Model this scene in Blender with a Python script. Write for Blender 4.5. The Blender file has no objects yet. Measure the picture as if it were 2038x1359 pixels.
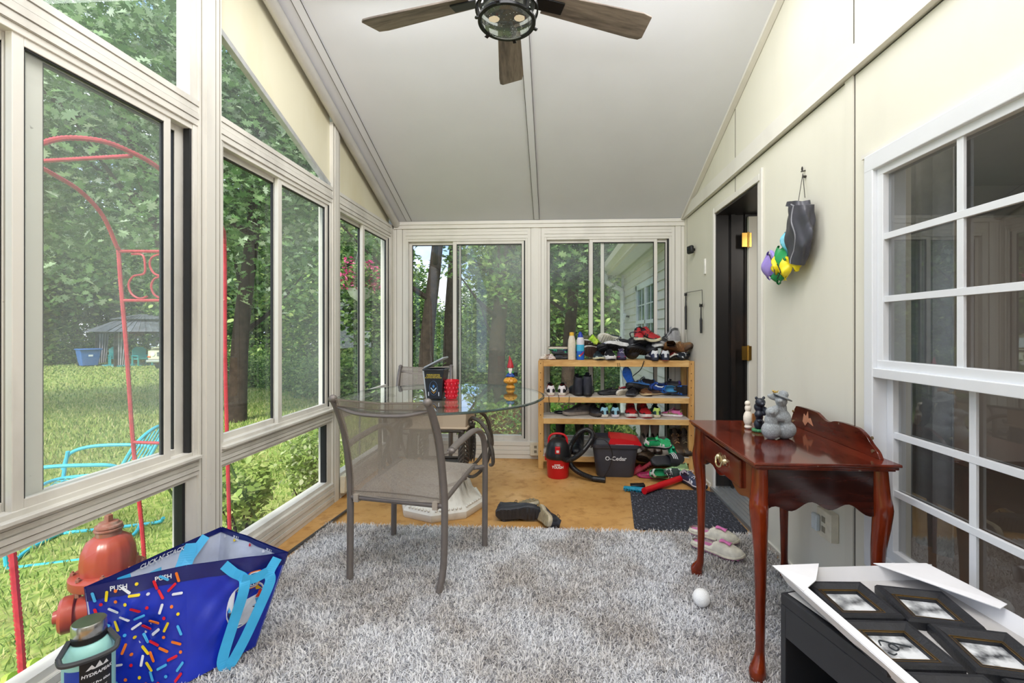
import bpy, math, random
import numpy as np
from mathutils import Vector, Matrix, Euler
random.seed(7); RNG = np.random.default_rng(7)
PI = math.pi; R = math.radians
SC = bpy.context.scene
COL = SC.collection

# ---------------------------------------------------------------- materials
def srgb(r, g=None, b=None):
    if isinstance(r, str):
        r = r.lstrip('#'); r, g, b = int(r[0:2], 16), int(r[2:4], 16), int(r[4:6], 16)
    f = lambda c: (c/255)/12.92 if c/255 <= .04045 else ((c/255+.055)/1.055)**2.4
    return (f(r), f(g), f(b), 1)
class NT:
    def __init__(s, name):
        s.m = bpy.data.materials.new(name); s.m.use_nodes = True
        s.t = s.m.node_tree; s.t.nodes.clear(); s.out = s.n('ShaderNodeOutputMaterial')
    def n(s, kind, **kw):
        x = s.t.nodes.new(kind)
        for k, v in kw.items():
            if k in x.inputs.keys() if False else False: pass
            setattr(x, k, v)
        return x
    def l(s, a, b): s.t.links.new(a, b)
    def math(s, op, a, b=None, c=None):
        x = s.t.nodes.new('ShaderNodeMath'); x.operation = op
        for i, v in enumerate((a, b, c)):
            if v is None: continue
            if isinstance(v, (int, float)): x.inputs[i].default_value = v
            else: s.l(v, x.inputs[i])
        return x.outputs[0]
    def ramp(s, fac, stops):
        x = s.t.nodes.new('ShaderNodeValToRGB'); e = x.color_ramp.elements
        while len(e) < len(stops): e.new(.5)
        for k, (p, c) in enumerate(stops): e[k].position = p; e[k].color = c
        s.l(fac, x.inputs[0]); return x.outputs[0]
    def noise(s, scale, detail=4, vec=None, rough=.55):
        x = s.t.nodes.new('ShaderNodeTexNoise'); x.inputs['Scale'].default_value = scale
        x.inputs['Detail'].default_value = detail; x.inputs['Roughness'].default_value = rough
        if vec is not None: s.l(vec, x.inputs['Vector'])
        return x.outputs['Fac']
    def coord(s, which='Object', scale=None):
        x = s.t.nodes.new('ShaderNodeTexCoord').outputs[which]
        if scale:
            m = s.t.nodes.new('ShaderNodeMapping'); m.inputs['Scale'].default_value = scale; s.l(x, m.inputs[0]); x = m.outputs[0]
        return x
    def mix(s, fac, a, b, mode='MIX'):
        x = s.t.nodes.new('ShaderNodeMix'); x.data_type = 'RGBA'; x.blend_type = mode
        for i, v in ((0, fac), (6, a), (7, b)):
            if isinstance(v, (int, float)): x.inputs[i].default_value = v
            elif isinstance(v, tuple): x.inputs[i].default_value = v
            else: s.l(v, x.inputs[i])
        return x.outputs[2]
    def bsdf(s, color, rough=.5, metal=0, spec=.5):
        b = s.t.nodes.new('ShaderNodeBsdfPrincipled')
        if isinstance(color, tuple): b.inputs['Base Color'].default_value = color
        else: s.l(color, b.inputs['Base Color'])
        if isinstance(rough, (int, float)): b.inputs['Roughness'].default_value = rough
        else: s.l(rough, b.inputs['Roughness'])
        b.inputs['Metallic'].default_value = metal; b.inputs['Specular IOR Level'].default_value = spec
        return b
    def bump(s, b, h, strength=.3, dist=.01):
        x = s.t.nodes.new('ShaderNodeBump'); x.inputs['Strength'].default_value = strength; x.inputs['Distance'].default_value = dist
        s.l(h, x.inputs['Height']); s.l(x.outputs[0], b.inputs['Normal'])
    def done(s, sh):
        s.l(sh.outputs[0] if hasattr(sh, 'outputs') else sh, s.out.inputs[0]); return s.m
_mc = {}
def M(col, rough=.5, metal=0, var=.10, scale=25, bump=0, spec=.5):
    """plain procedural material: colour broken up by noise"""
    key = (col, rough, metal, var, scale, bump, spec)
    if key in _mc: return _mc[key]
    t = NT('mat_'+str(col).strip('#')); c = srgb(col)
    n = t.noise(scale, 4, t.coord())
    lo = tuple(x*(1-var) for x in c[:3])+(1,); hi = tuple(min(1, x*(1+var)) for x in c[:3])+(1,)
    b = t.bsdf(t.ramp(n, [(.3, lo), (.7, hi)]), rough, metal, spec)
    if bump: t.bump(b, t.noise(scale*4, 3, t.coord()), bump)
    _mc[key] = t.done(b); return _mc[key]
def wood(name, dark, light, axis_scale, rough=.35, ring=6., bump=.1, speck=None, spec=.5):
    t = NT(name); v = t.coord('Object', axis_scale)
    n = t.noise(ring, 6, v, .6); n2 = t.noise(ring*6, 3, v)
    f = t.math('ADD', t.math('MULTIPLY', n, .75), t.math('MULTIPLY', n2, .25))
    c = t.ramp(f, [(.36, srgb(dark)), (.62, srgb(light))])
    if speck:
        s = t.ramp(t.noise(60, 3, t.coord()), [(.70, (0, 0, 0, 1)), (.74, (1, 1, 1, 1))]); c = t.mix(s, c, srgb(speck))
    b = t.bsdf(c, rough, 0, spec); t.bump(b, f, bump); return t.done(b)
def painted(name, col, dirt='#6b655a', amt=.35, rough=.45, scale=3.):
    t = NT(name); n = t.noise(scale, 6, t.coord('Object', (1, 1, .35)))
    n2 = t.noise(40, 4, t.coord())
    d = t.math('MULTIPLY', t.ramp(n, [(.52, (0, 0, 0, 1)), (.85, (1, 1, 1, 1))]), amt)
    sp = t.math('MULTIPLY', t.ramp(n2, [(.72, (0, 0, 0, 1)), (.76, (1, 1, 1, 1))]), amt)
    f = t.math('MAXIMUM', d, sp)
    b = t.bsdf(t.mix(f, srgb(col), srgb(dirt)), rough); return t.done(b)
def glass(name, haze=0., tint=(.97, .99, .98, 1), refl=1., hazecol=(.80, .85, .83, 1)):
    t = NT(name)
    lw = t.n('ShaderNodeLayerWeight'); lw.inputs[0].default_value = .5
    p = t.math('POWER', lw.outputs['Facing'], 4.5)
    f = t.math('MINIMUM', t.math('ADD', t.math('MULTIPLY', p, .9*refl), .045*refl), .95)
    tr = t.n('ShaderNodeBsdfTransparent'); tr.inputs[0].default_value = tint
    gl = t.n('ShaderNodeBsdfGlossy'); gl.inputs['Roughness'].default_value = .01; gl.inputs[0].default_value = (.9, .95, .95, 1)
    m = t.n('ShaderNodeMixShader'); t.l(f, m.inputs[0]); t.l(tr.outputs[0], m.inputs[1]); t.l(gl.outputs[0], m.inputs[2])
    if haze <= 0: return t.done(m)
    d = t.n('ShaderNodeBsdfDiffuse'); d.inputs[0].default_value = hazecol
    tl = t.n('ShaderNodeBsdfTranslucent'); tl.inputs[0].default_value = hazecol
    a = t.n('ShaderNodeAddShader'); md = t.n('ShaderNodeMixShader'); md.inputs[0].default_value = .5
    t.l(d.outputs[0], md.inputs[1]); t.l(tl.outputs[0], md.inputs[2])
    n = t.noise(2.2, 5, t.coord('Object', (1, 1, .5)))
    hz = t.math('MULTIPLY', t.ramp(n, [(.3, (.45, .45, .45, 1)), (.75, (1, 1, 1, 1))]), haze)
    m2 = t.n('ShaderNodeMixShader'); t.l(hz, m2.inputs[0]); t.l(m.outputs[0], m2.inputs[1]); t.l(md.outputs[0], m2.inputs[2])
    return t.done(m2)
def island(name, stops, rough=.6, transl=0., big=None, bigscale=.6, spec=.3):
    """colour picked per loose piece (leaf, blade, tuft)"""
    t = NT(name); g = t.n('ShaderNodeNewGeometry')
    c = t.ramp(g.outputs['Random Per Island'], stops)
    if big is not None:
        n = t.ramp(t.noise(bigscale, 3, t.coord('Object')), [(.42, (0, 0, 0, 1)), (.62, (1, 1, 1, 1))]); c = t.mix(n, c, t.mix(1., c, big, 'MULTIPLY'))
    b = t.bsdf(c, rough, 0, spec)
    if transl > 0:
        tl = t.n('ShaderNodeBsdfTranslucent'); t.l(c, tl.inputs[0])
        m = t.n('ShaderNodeMixShader'); m.inputs[0].default_value = transl
        t.l(b.outputs[0], m.inputs[1]); t.l(tl.outputs[0], m.inputs[2]); return t.done(m)
    return t.done(b)

# ---------------------------------------------------------------- object helpers
def props(o, label=None, cat=None, group=None, kind=None):
    if label: o['label'] = label
    if cat: o['category'] = cat
    if group: o['group'] = group
    if kind: o['kind'] = kind
    return o
def thing(name, label, cat, loc=(0, 0, 0), rot=0, group=None):
    o = bpy.data.objects.new(name, None); COL.objects.link(o); o.empty_display_size = .05
    o.location = loc; o.rotation_euler = rot if isinstance(rot, (tuple, list)) else (0, 0, rot)
    return props(o, label, cat, group)
def world_of(o):
    m = Matrix.LocRotScale(o.location, o.rotation_euler, None)
    return world_of(o.parent) @ m if o.parent else m
def perp(d):
    d = Vector(d).normalized(); a = Vector((0, 0, 1)) if abs(d.z) < .95 else Vector((1, 0, 0))
    u = d.cross(a).normalized(); return u, d.cross(u).normalized()
def smooth_path(pts, n=8):
    """Catmull-Rom through the points"""
    P = [Vector(p) for p in pts]; out = []
    for i in range(len(P)-1):
        p0 = P[i-1] if i else P[0]*2-P[1]; p1, p2 = P[i], P[i+1]; p3 = P[i+2] if i+2 < len(P) else P[-1]*2-P[-2]
        for k in range(n):
            t = k/n; out.append(.5*((2*p1)+(p2-p0)*t+(2*p0-5*p1+4*p2-p3)*t*t+(3*p1-p0-3*p2+p3)*t**3))
    out.append(P[-1]); return out
class MB:
    def __init__(s): s.v = []; s.f = []; s.mi = []; s.cur = 0
    def add(s, vs, fs, mi=None):
        o = len(s.v); s.v += [tuple(v) for v in vs]
        for f in fs: s.f.append([o+i for i in f]); s.mi.append(s.cur if mi is None else mi)
        return s
    def box(s, a, b, mi=None, rot=None):
        x0, y0, z0 = a; x1, y1, z1 = b
        v = [(x0, y0, z0), (x1, y0, z0), (x1, y1, z0), (x0, y1, z0), (x0, y0, z1), (x1, y0, z1), (x1, y1, z1), (x0, y1, z1)]
        if rot:
            c = Vector(((x0+x1)/2, (y0+y1)/2, (z0+z1)/2)); m = Euler(rot).to_matrix(); v = [m @ (Vector(p)-c)+c for p in v]
        return s.add(v, [(3, 2, 1, 0), (4, 5, 6, 7), (0, 1, 5, 4), (1, 2, 6, 5), (2, 3, 7, 6), (3, 0, 4, 7)], mi)
    def bar(s, a, b, w, t, up=(0, 0, 1), mi=None):
        """rectangular bar from a to b, w wide across, t thick along up"""
        a, b = Vector(a), Vector(b); d = (b-a).normalized(); u = Vector(up); sd = d.cross(u)
        if sd.length < 1e-4: sd = d.cross(Vector((0, 1, 0)))
        sd.normalize(); u = sd.cross(d).normalized(); v = []
        for p in (a, b):
            for x, y in ((-1, -1), (1, -1), (1, 1), (-1, 1)): v.append(p+sd*w/2*x+u*t/2*y)
        return s.add(v, [(3, 2, 1, 0), (4, 5, 6, 7), (0, 1, 5, 4), (1, 2, 6, 5), (2, 3, 7, 6), (3, 0, 4, 7)], mi)
    def tube(s, path, r, seg=8, mi=None, cap=True, flat=1.):
        P = [Vector(p) for p in path]; n = len(P); rr = r if isinstance(r, (list, tuple)) else [r]*n
        u = None; v = []
        for i, p in enumerate(P):
            d = (P[min(i+1, n-1)]-P[max(i-1, 0)]).normalized()
            if u is None: u, w = perp(d)
            else:
                u = (u-d*u.dot(d)).normalized(); w = d.cross(u)
            for k in range(seg):
                a = 2*PI*k/seg; v.append(p+(u*math.cos(a)+w*math.sin(a)*flat)*rr[i])
        f = [(i*seg+k, i*seg+(k+1) % seg, (i+1)*seg+(k+1) % seg, (i+1)*seg+k) for i in range(n-1) for k in range(seg)]
        if cap: f += [tuple(range(seg))[::-1], tuple(range((n-1)*seg, n*seg))]
        return s.add(v, f, mi)
    def lathe(s, prof, c=(0, 0, 0), seg=24, mi=None, axis='z', start=0, mod=None, cap=True):
        v = []; n = len(prof)
        for r, h in prof:
            for k in range(seg):
                a = start+2*PI*k/seg; q = r*(mod(a, h) if mod else 1)
                x, y = q*math.cos(a), q*math.sin(a)
                p = (x, y, h) if axis == 'z' else ((h, x, y) if axis == 'x' else (x, h, y))
                v.append((p[0]+c[0], p[1]+c[1], p[2]+c[2]))
        f = [(i*seg+k, i*seg+(k+1) % seg, (i+1)*seg+(k+1) % seg, (i+1)*seg+k) for i in range(n-1) for k in range(seg)]
        if cap: f += [tuple(range(seg))[::-1], tuple(range((n-1)*seg, n*seg))]
        return s.add(v, f, mi)
    def prism(s, poly, t0, t1, plane='xy', mi=None):
        """poly in a plane extruded from t0 to t1 along its normal"""
        def q(a, b, t): return {'xy': (a, b, t), 'xz': (a, t, b), 'yz': (t, a, b)}[plane]
        n = len(poly); v = [q(a, b, t0) for a, b in poly]+[q(a, b, t1) for a, b in poly]
        f = [tuple(range(n))[::-1], tuple(range(n, 2*n))]+[(i, (i+1) % n, n+(i+1) % n, n+i) for i in range(n)]
        return s.add(v, f, mi)
    def ell(s, c, r, seg=16, ring=10, mi=None, rot=None):
        if isinstance(r, (int, float)): r = (r, r, r)
        m = Euler(rot).to_matrix() if rot else None; v = []
        def P(x, y, z):
            p = Vector((x*r[0], y*r[1], z*r[2])); p = m @ p if m else p; return p+Vector(c)
        v.append(P(0, 0, -1))
        for i in range(1, ring):
            t = -PI/2+PI*i/ring
            for k in range(seg): a = 2*PI*k/seg; v.append(P(math.cos(t)*math.cos(a), math.cos(t)*math.sin(a), math.sin(t)))
        v.append(P(0, 0, 1)); f = [(0, 1+(k+1) % seg, 1+k) for k in range(seg)]
        for i in range(ring-2):
            for k in range(seg): a = 1+i*seg; f.append((a+k, a+(k+1) % seg, a+seg+(k+1) % seg, a+seg+k))
        a = 1+(ring-2)*seg; T = len(v)-1; f += [(a+k, a+(k+1) % seg, T) for k in range(seg)]
        return s.add(v, f, mi)
    def grid(s, nu, nv, fn, mi=None, closed=False, skip=None):
        v = [fn(i/nu, j/nv) for i in range(nu+1) for j in range(nv+1)]
        f = [(i*(nv+1)+j, (i+1)*(nv+1)+j, (i+1)*(nv+1)+j+1, i*(nv+1)+j+1) for i in range(nu) for j in range(nv) if not (skip and skip(i, j))]
        return s.add(v, f, mi)
    def mesh(s, name, sm=True, angle=35):
        me = bpy.data.meshes.new(name); me.from_pydata([tuple(v) for v in s.v], [], s.f)
        me.polygons.foreach_set('material_index', s.mi)
        if sm:
            me.polygons.foreach_set('use_smooth', [True]*len(s.f))
            try: me.set_sharp_from_angle(angle=R(angle))
            except Exception: pass
        me.update(); return me
    def build(s, name, mats, parent=None, world=False, sm=True, bev=0, angle=35, label=None, cat=None, group=None, kind=None, solid=0, sub=0):
        if parent is not None and world:
            inv = world_of(parent).inverted(); s.v = [tuple(inv @ Vector(v)) for v in s.v]
        loc = (0, 0, 0)
        if parent is None:
            xs = [v[0] for v in s.v]; ys = [v[1] for v in s.v]; zs = [v[2] for v in s.v]
            loc = ((min(xs)+max(xs))/2, (min(ys)+max(ys))/2, min(zs)); s.v = [(v[0]-loc[0], v[1]-loc[1], v[2]-loc[2]) for v in s.v]
        me = s.mesh(name, sm, angle)
        for m in (mats if isinstance(mats, (list, tuple)) else [mats]): me.materials.append(m)
        o = bpy.data.objects.new(name, me); COL.objects.link(o); o.location = loc; o.parent = parent
        if solid: md = o.modifiers.new('solid', 'SOLIDIFY'); md.thickness = solid; md.offset = 0
        if bev: md = o.modifiers.new('bevel', 'BEVEL'); md.width = bev; md.segments = 2; md.limit_method = 'ANGLE'; md.angle_limit = R(40)
        if sub: md = o.modifiers.new('sub', 'SUBSURF'); md.levels = sub; md.render_levels = sub
        return props(o, label, cat, group, kind)
def npmesh(name, V, k, mats, parent=None, loc=(0, 0, 0), mi=None, smooth=False):
    """V: (N*k,3) vertices forming N polygons of k corners"""
    V = np.asarray(V, dtype=np.float32).reshape(-1, 3); N = len(V)//k
    me = bpy.data.meshes.new(name); me.vertices.add(len(V)); me.vertices.foreach_set('co', V.ravel())
    me.loops.add(len(V)); me.loops.foreach_set('vertex_index', np.arange(len(V), dtype=np.int32))
    me.polygons.add(N); me.polygons.foreach_set('loop_start', np.arange(0, N*k, k, dtype=np.int32))
    me.polygons.foreach_set('loop_total', np.full(N, k, dtype=np.int32))
    for m in (mats if isinstance(mats, (list, tuple)) else [mats]): me.materials.append(m)
    if mi is not None: me.polygons.foreach_set('material_index', np.asarray(mi, dtype=np.int32))
    me.update(calc_edges=True); me.validate()
    o = bpy.data.objects.new(name, me); COL.objects.link(o); o.parent = parent; o.location = loc; return o
def strips(name, root, tip, bend, width, side, mat, parent=None, loc=(0, 0, 0), nseg=2):
    """blades: root (N,3), tip (N,3), bend (N,3) mid offset, width (N,), side (N,3) unit"""
    N = len(root); mid = (root+tip)/2+bend; w = width[:, None]*side
    quad = np.stack([root-w, root+w, mid+w*.75, mid-w*.75], 1); tri = np.stack([mid-w*.75, mid+w*.75, tip, tip], 1)
    V = np.concatenate([root-w, root+w, mid+w*.8, mid-w*.8, tip], 0).astype(np.float32)
    a = np.arange(N); me = bpy.data.meshes.new(name)
    me.vertices.add(5*N); me.vertices.foreach_set('co', V.ravel())
    q = np.stack([a, a+N, a+2*N, a+3*N], 1).ravel(); t = np.stack([a+3*N, a+2*N, a+4*N], 1).ravel()
    me.loops.add(7*N); me.loops.foreach_set('vertex_index', np.concatenate([q, t]).astype(np.int32))
    me.polygons.add(2*N)
    me.polygons.foreach_set('loop_start', np.concatenate([np.arange(N)*4, 4*N+np.arange(N)*3]).astype(np.int32))
    me.polygons.foreach_set('loop_total', np.concatenate([np.full(N, 4), np.full(N, 3)]).astype(np.int32))
    me.polygons.foreach_set('use_smooth', [True]*(2*N))
    me.materials.append(mat); me.update(calc_edges=True)
    o = bpy.data.objects.new(name, me); COL.objects.link(o); o.parent = parent; o.location = loc; return o
def text(body, size, fn, mat, parent, name='lettering', align='CENTER', bold=0., shear=0., ext=0.0006, space=1.):
    """flat lettering laid on a surface: fn(x, y, lift) gives the local 3-D point"""
    cu = bpy.data.curves.new('t', 'FONT'); cu.body = body; cu.size = size; cu.align_x = align; cu.align_y = 'CENTER'
    cu.offset = bold; cu.shear = shear; cu.resolution_u = 3; cu.space_character = space
    ob = bpy.data.objects.new('t', cu); COL.objects.link(ob)
    dg = bpy.context.evaluated_depsgraph_get(); me = bpy.data.meshes.new_from_object(ob.evaluated_get(dg))
    bpy.data.objects.remove(ob); me.materials.clear(); me.materials.append(mat)
    for v in me.vertices: v.co = fn(v.co.x, v.co.y, ext)
    me.name = name; o = bpy.data.objects.new(name, me); COL.objects.link(o); o.parent = parent; return o
def plane_fn(o, r, u):
    o, r, u = Vector(o), Vector(r).normalized(), Vector(u).normalized(); n = r.cross(u)
    return lambda x, y, e: o+r*x+u*y+n*e
def children(o): return [c for c in bpy.data.objects if c.parent == o]
def copy_tree(o, parent=None):
    c = o.copy(); COL.objects.link(c); c.parent = parent
    for ch in children(o): copy_tree(ch, c)
    return c
def setmats(o, mats):
    """object-level materials, so copies can share mesh data"""
    for i, m in enumerate(mats):
        o.material_slots[i].link = 'OBJECT'; o.material_slots[i].material = m
def blob(name, parts, mat, parent=None, voxel=.004, **kw):
    b = MB()
    for p in parts: b.ell(p[0], p[1], 14, 9, rot=p[2] if len(p) > 2 else None)
    o = b.build(name, mat, parent, **kw)
    m = o.modifiers.new('remesh', 'REMESH'); m.mode = 'VOXEL'; m.voxel_size = voxel; m.use_smooth_shade = True
    s = o.modifiers.new('smooth', 'SMOOTH'); s.factor = .5; s.iterations = 3; return o

# ================================================================ the room
XL, XR, YE = -1.527, 1.17, 4.2
SL = .385; YR = 1.0                       # roof pitch, ridge
def zc(y): return 2.195+SL*(YE-max(y, 2*YR-y))
WHITE = painted('painted_frame', '#dcd9d1', '#5a544a', .55)
WHITE2 = painted('painted_frame_clean', '#e2dfd7', '#7d766a', .25)
CREAM = painted('cream_panel', '#e0ddcf', '#a09a88', .15, .55)
YELLOWED = painted('yellowed_panel', '#e0dbc2', '#b9a65c', .5, .5, 2.)
CEIL = M('#e0e2e9', .8, 0, .02, 3.)
VINYL = M('#dfe1e4', .35, 0, .02, 5)
SEAM = M('#4a463f', .8)
GASKET = M('#17181a', .6)
ALU = M('#a9adb0', .35, .6, .06, 30)
GL0 = glass('window_glass', .03); GL1 = glass('hazy_glass', .26); GL2 = glass('dusty_glass', .11)
GLH = glass('house_window_glass', .03, (.70, .72, .74, 1), 2.3)
def struct(mb, name, mat, label, cat, **kw): return mb.build(name, mat, label=label, cat=cat, kind='structure', **kw)

# floor: worn tan plywood/paint
t = NT('tan_floor'); v = t.coord('Object')
n1 = t.noise(2.2, 6, v); n2 = t.noise(14, 5, v); n3 = t.noise(45, 4, t.coord('Object', (1, 3, 1)))
c = t.ramp(n1, [(.3, srgb('#b08044')), (.55, srgb('#cc9c5c')), (.75, srgb('#dcb27a'))])
c = t.mix(t.ramp(n2, [(.52, (0, 0, 0, 1)), (.7, (.55, .55, .55, 1))]), c, srgb('#946228'))
c = t.mix(t.ramp(n3, [(.68, (0, 0, 0, 1)), (.74, (.8, .8, .8, 1))]), c, srgb('#5a3b1c'))
b = t.bsdf(c, t.math('ADD', t.math('MULTIPLY', n2, .3), .35)); t.bump(b, n2, .08); FLOORM = t.done(b)
struct(MB().box((XL-.1, -2.3, -.12), (XR, YE+.08, 0)), 'floor', FLOORM, 'worn tan painted wooden floor of the sunroom', 'floor', sm=False)

# ceiling, two slopes meeting at a ridge behind the camera
cb = MB()
def slab(y0, y1):
    z0, z1 = zc(y0), zc(y1)
    return [(XL-.12, y0, z0), (XR, y0, z0), (XR, y1, z1), (XL-.12, y1, z1), (XL-.12, y0, z0+.1), (XR, y0, z0+.1), (XR, y1, z1+.1), (XL-.12, y1, z1+.1)]
for y0, y1 in ((YR, YE+.08), (-2.3, YR)):
    cb.add(slab(y0, y1), [(3, 2, 1, 0), (4, 5, 6, 7), (0, 1, 5, 4), (1, 2, 6, 5), (2, 3, 7, 6), (3, 0, 4, 7)])
struct(cb, 'ceiling', CEIL, 'smooth off-white sloping sunroom ceiling', 'ceiling', sm=False)
def onroof(x, y, d=0): return (x, y, zc(y)-d)
for i, (x, w) in enumerate(((-.17, .045), (-1.36, .05))):
    struct(MB().bar(onroof(x, YE-.03, .004), onroof(x, YR+.05, .004), w, .006, (0, SL, 1)), f'trim_{i+1}', CEIL,
           ['thin white batten down the middle of the ceiling', 'thin white batten along the left side of the ceiling'][i], 'trim', sm=False)
b = MB()
for x in (-.145, -.195, -1.335, -1.385): b.bar(onroof(x, YE-.03, .0065), onroof(x, YR+.05, .0065), .003, .003, (0, SL, 1))
struct(b, 'trim_3', SEAM, 'thin dark seams beside the ceiling battens', 'seams', sm=False)
# roof rail along left wall, rounded grey aluminium
struct(MB().tube([onroof(XL+.045, YE-.02, .03), onroof(XL+.045, YR, .03)], .034, 12), 'trim_4', M('#c3c1bb', .35, .2, .08, 6), 'rounded grey aluminium gutter rail where ceiling meets left wall', 'trim')
struct(MB().bar(onroof(XR-.02, YE-.02, .012), onroof(XR-.02, YR, .012), .035, .022, (0, SL, 1)), 'trim_5', WHITE2, 'thin angle trim where ceiling meets right wall', 'trim', sm=False)

# ---- generic glazing in a wall plane.  P(a, z, d): along wall, height, depth outward
def PL(a, z, d): return (XL-d, a, z)
def PE(a, z, d): return (a, YE+d, z)
def abox(mb, P, a0, a1, z0, z1, d0, d1, mi=None):
    p, q = P(a0, z0, d0), P(a1, z1, d1)
    return mb.box(tuple(min(i, j) for i, j in zip(p, q)), tuple(max(i, j) for i, j in zip(p, q)), mi)
def rails(mb, P, a0, a1, z0, z1, d0, d1, n=4):
    """stepped aluminium rail with fine grooves"""
    abox(mb, P, a0, a1, z0, z1, d0+.008, d1)
    h = (z1-z0)/n
    for k in range(n): abox(mb, P, a0, a1, z0+h*k+.0018, z0+h*(k+1)-.0018, d0+(.0 if k % 2 else .004), d0+.012)
def pane(P, a0, a1, z0, z1, d, mat, parent, name='pane'):
    v = [P(a0, z0, d), P(a1, z0, d), P(a1, z1, d), P(a0, z1, d)]
    return MB().add(v, [(0, 1, 2, 3)]).build(name, mat, parent, world=True, sm=False)
def sash(P, win, a0, a1, z0, z1, d, mat, w0=.03, w1=.03, hb=.028, gk=None):
    s = MB(); abox(s, P, a0, a0+w0, z0, z1, d, d+.022); abox(s, P, a1-w1, a1, z0, z1, d, d+.022)
    abox(s, P, a0+w0, a1-w1, z0, z0+hb, d, d+.022); abox(s, P, a0+w0, a1-w1, z1-hb, z1, d, d+.022)
    o = s.build('sash', WHITE, win, world=True, sm=False, bev=.002)
    g = MB()
    for (x0, x1) in ((a0+w0, a0+w0+.005), (a1-w1-.005, a1-w1)): abox(g, P, x0, x1, z0+hb, z1-hb, d+.004, d+.018)
    abox(g, P, a0+w0, a1-w1, z1-hb-.006, z1-hb, d+.004, d+.018)
    g.build('gasket', GASKET, o, world=True, sm=False)
    pane(P, a0+w0*.8, a1-w1*.8, z0+hb*.8, z1-hb*.8, d+.011, mat, o); return o
def sliding(n, P, a0, a1, z0, z1, sashes, label, side):
    c = P((a0+a1)/2, z0, .03); w = thing(f'window_{n}', label, 'window', c); w['kind'] = 'structure'
    f = MB(); fw = .022
    abox(f, P, a0, a0+fw, z0, z1, -.004, .07); abox(f, P, a1-fw, a1, z0, z1, -.004, .07)
    abox(f, P, a0+fw, a1-fw, z0, z0+.022, .0, .07); abox(f, P, a0+fw, a1-fw, z1-fw, z1, .0, .07)
    f.build('window_frame', WHITE, w, world=True, sm=False, bev=.002)
    g = MB(); abox(g, P, a1-fw-.012, a1-fw, z0+.022, z1-fw, .004, .03); g.build('gasket', GASKET, w, world=True, sm=False)
    for (s0, s1, d, m, ws) in sashes: sash(P, w, s0, s1, z0+.02, z1-.02, d, m, ws, ws)
    return w
ZR0, ZR1, ZH0, ZH1 = .565, .645, 2.05, 2.16
bays = [(-.30, .70, [(-.28, .22, .035, GL0, .03), (.19, .68, .008, GL2, .03)], 'behind the camera'),
        (.82, 1.86, [(.84, 1.235, .036, GL0, .03), (1.204, 1.737, .006, GL1, .03), (1.262, 1.835, .036, GL0, .045)], 'nearest the blue bag'),
        (1.99, 3.03, [(2.01, 2.475, .035, GL0, .025), (2.445, 3.0, .008, GL1, .036)], 'in the middle of the left wall'),
        (3.13, 4.14, [(3.15, 3.60, .035, GL0, .03), (3.555, 4.11, .008, GL2, .04)], 'at the far end of the left wall, before a flower basket')]
wn = 0; tn = 5
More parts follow.
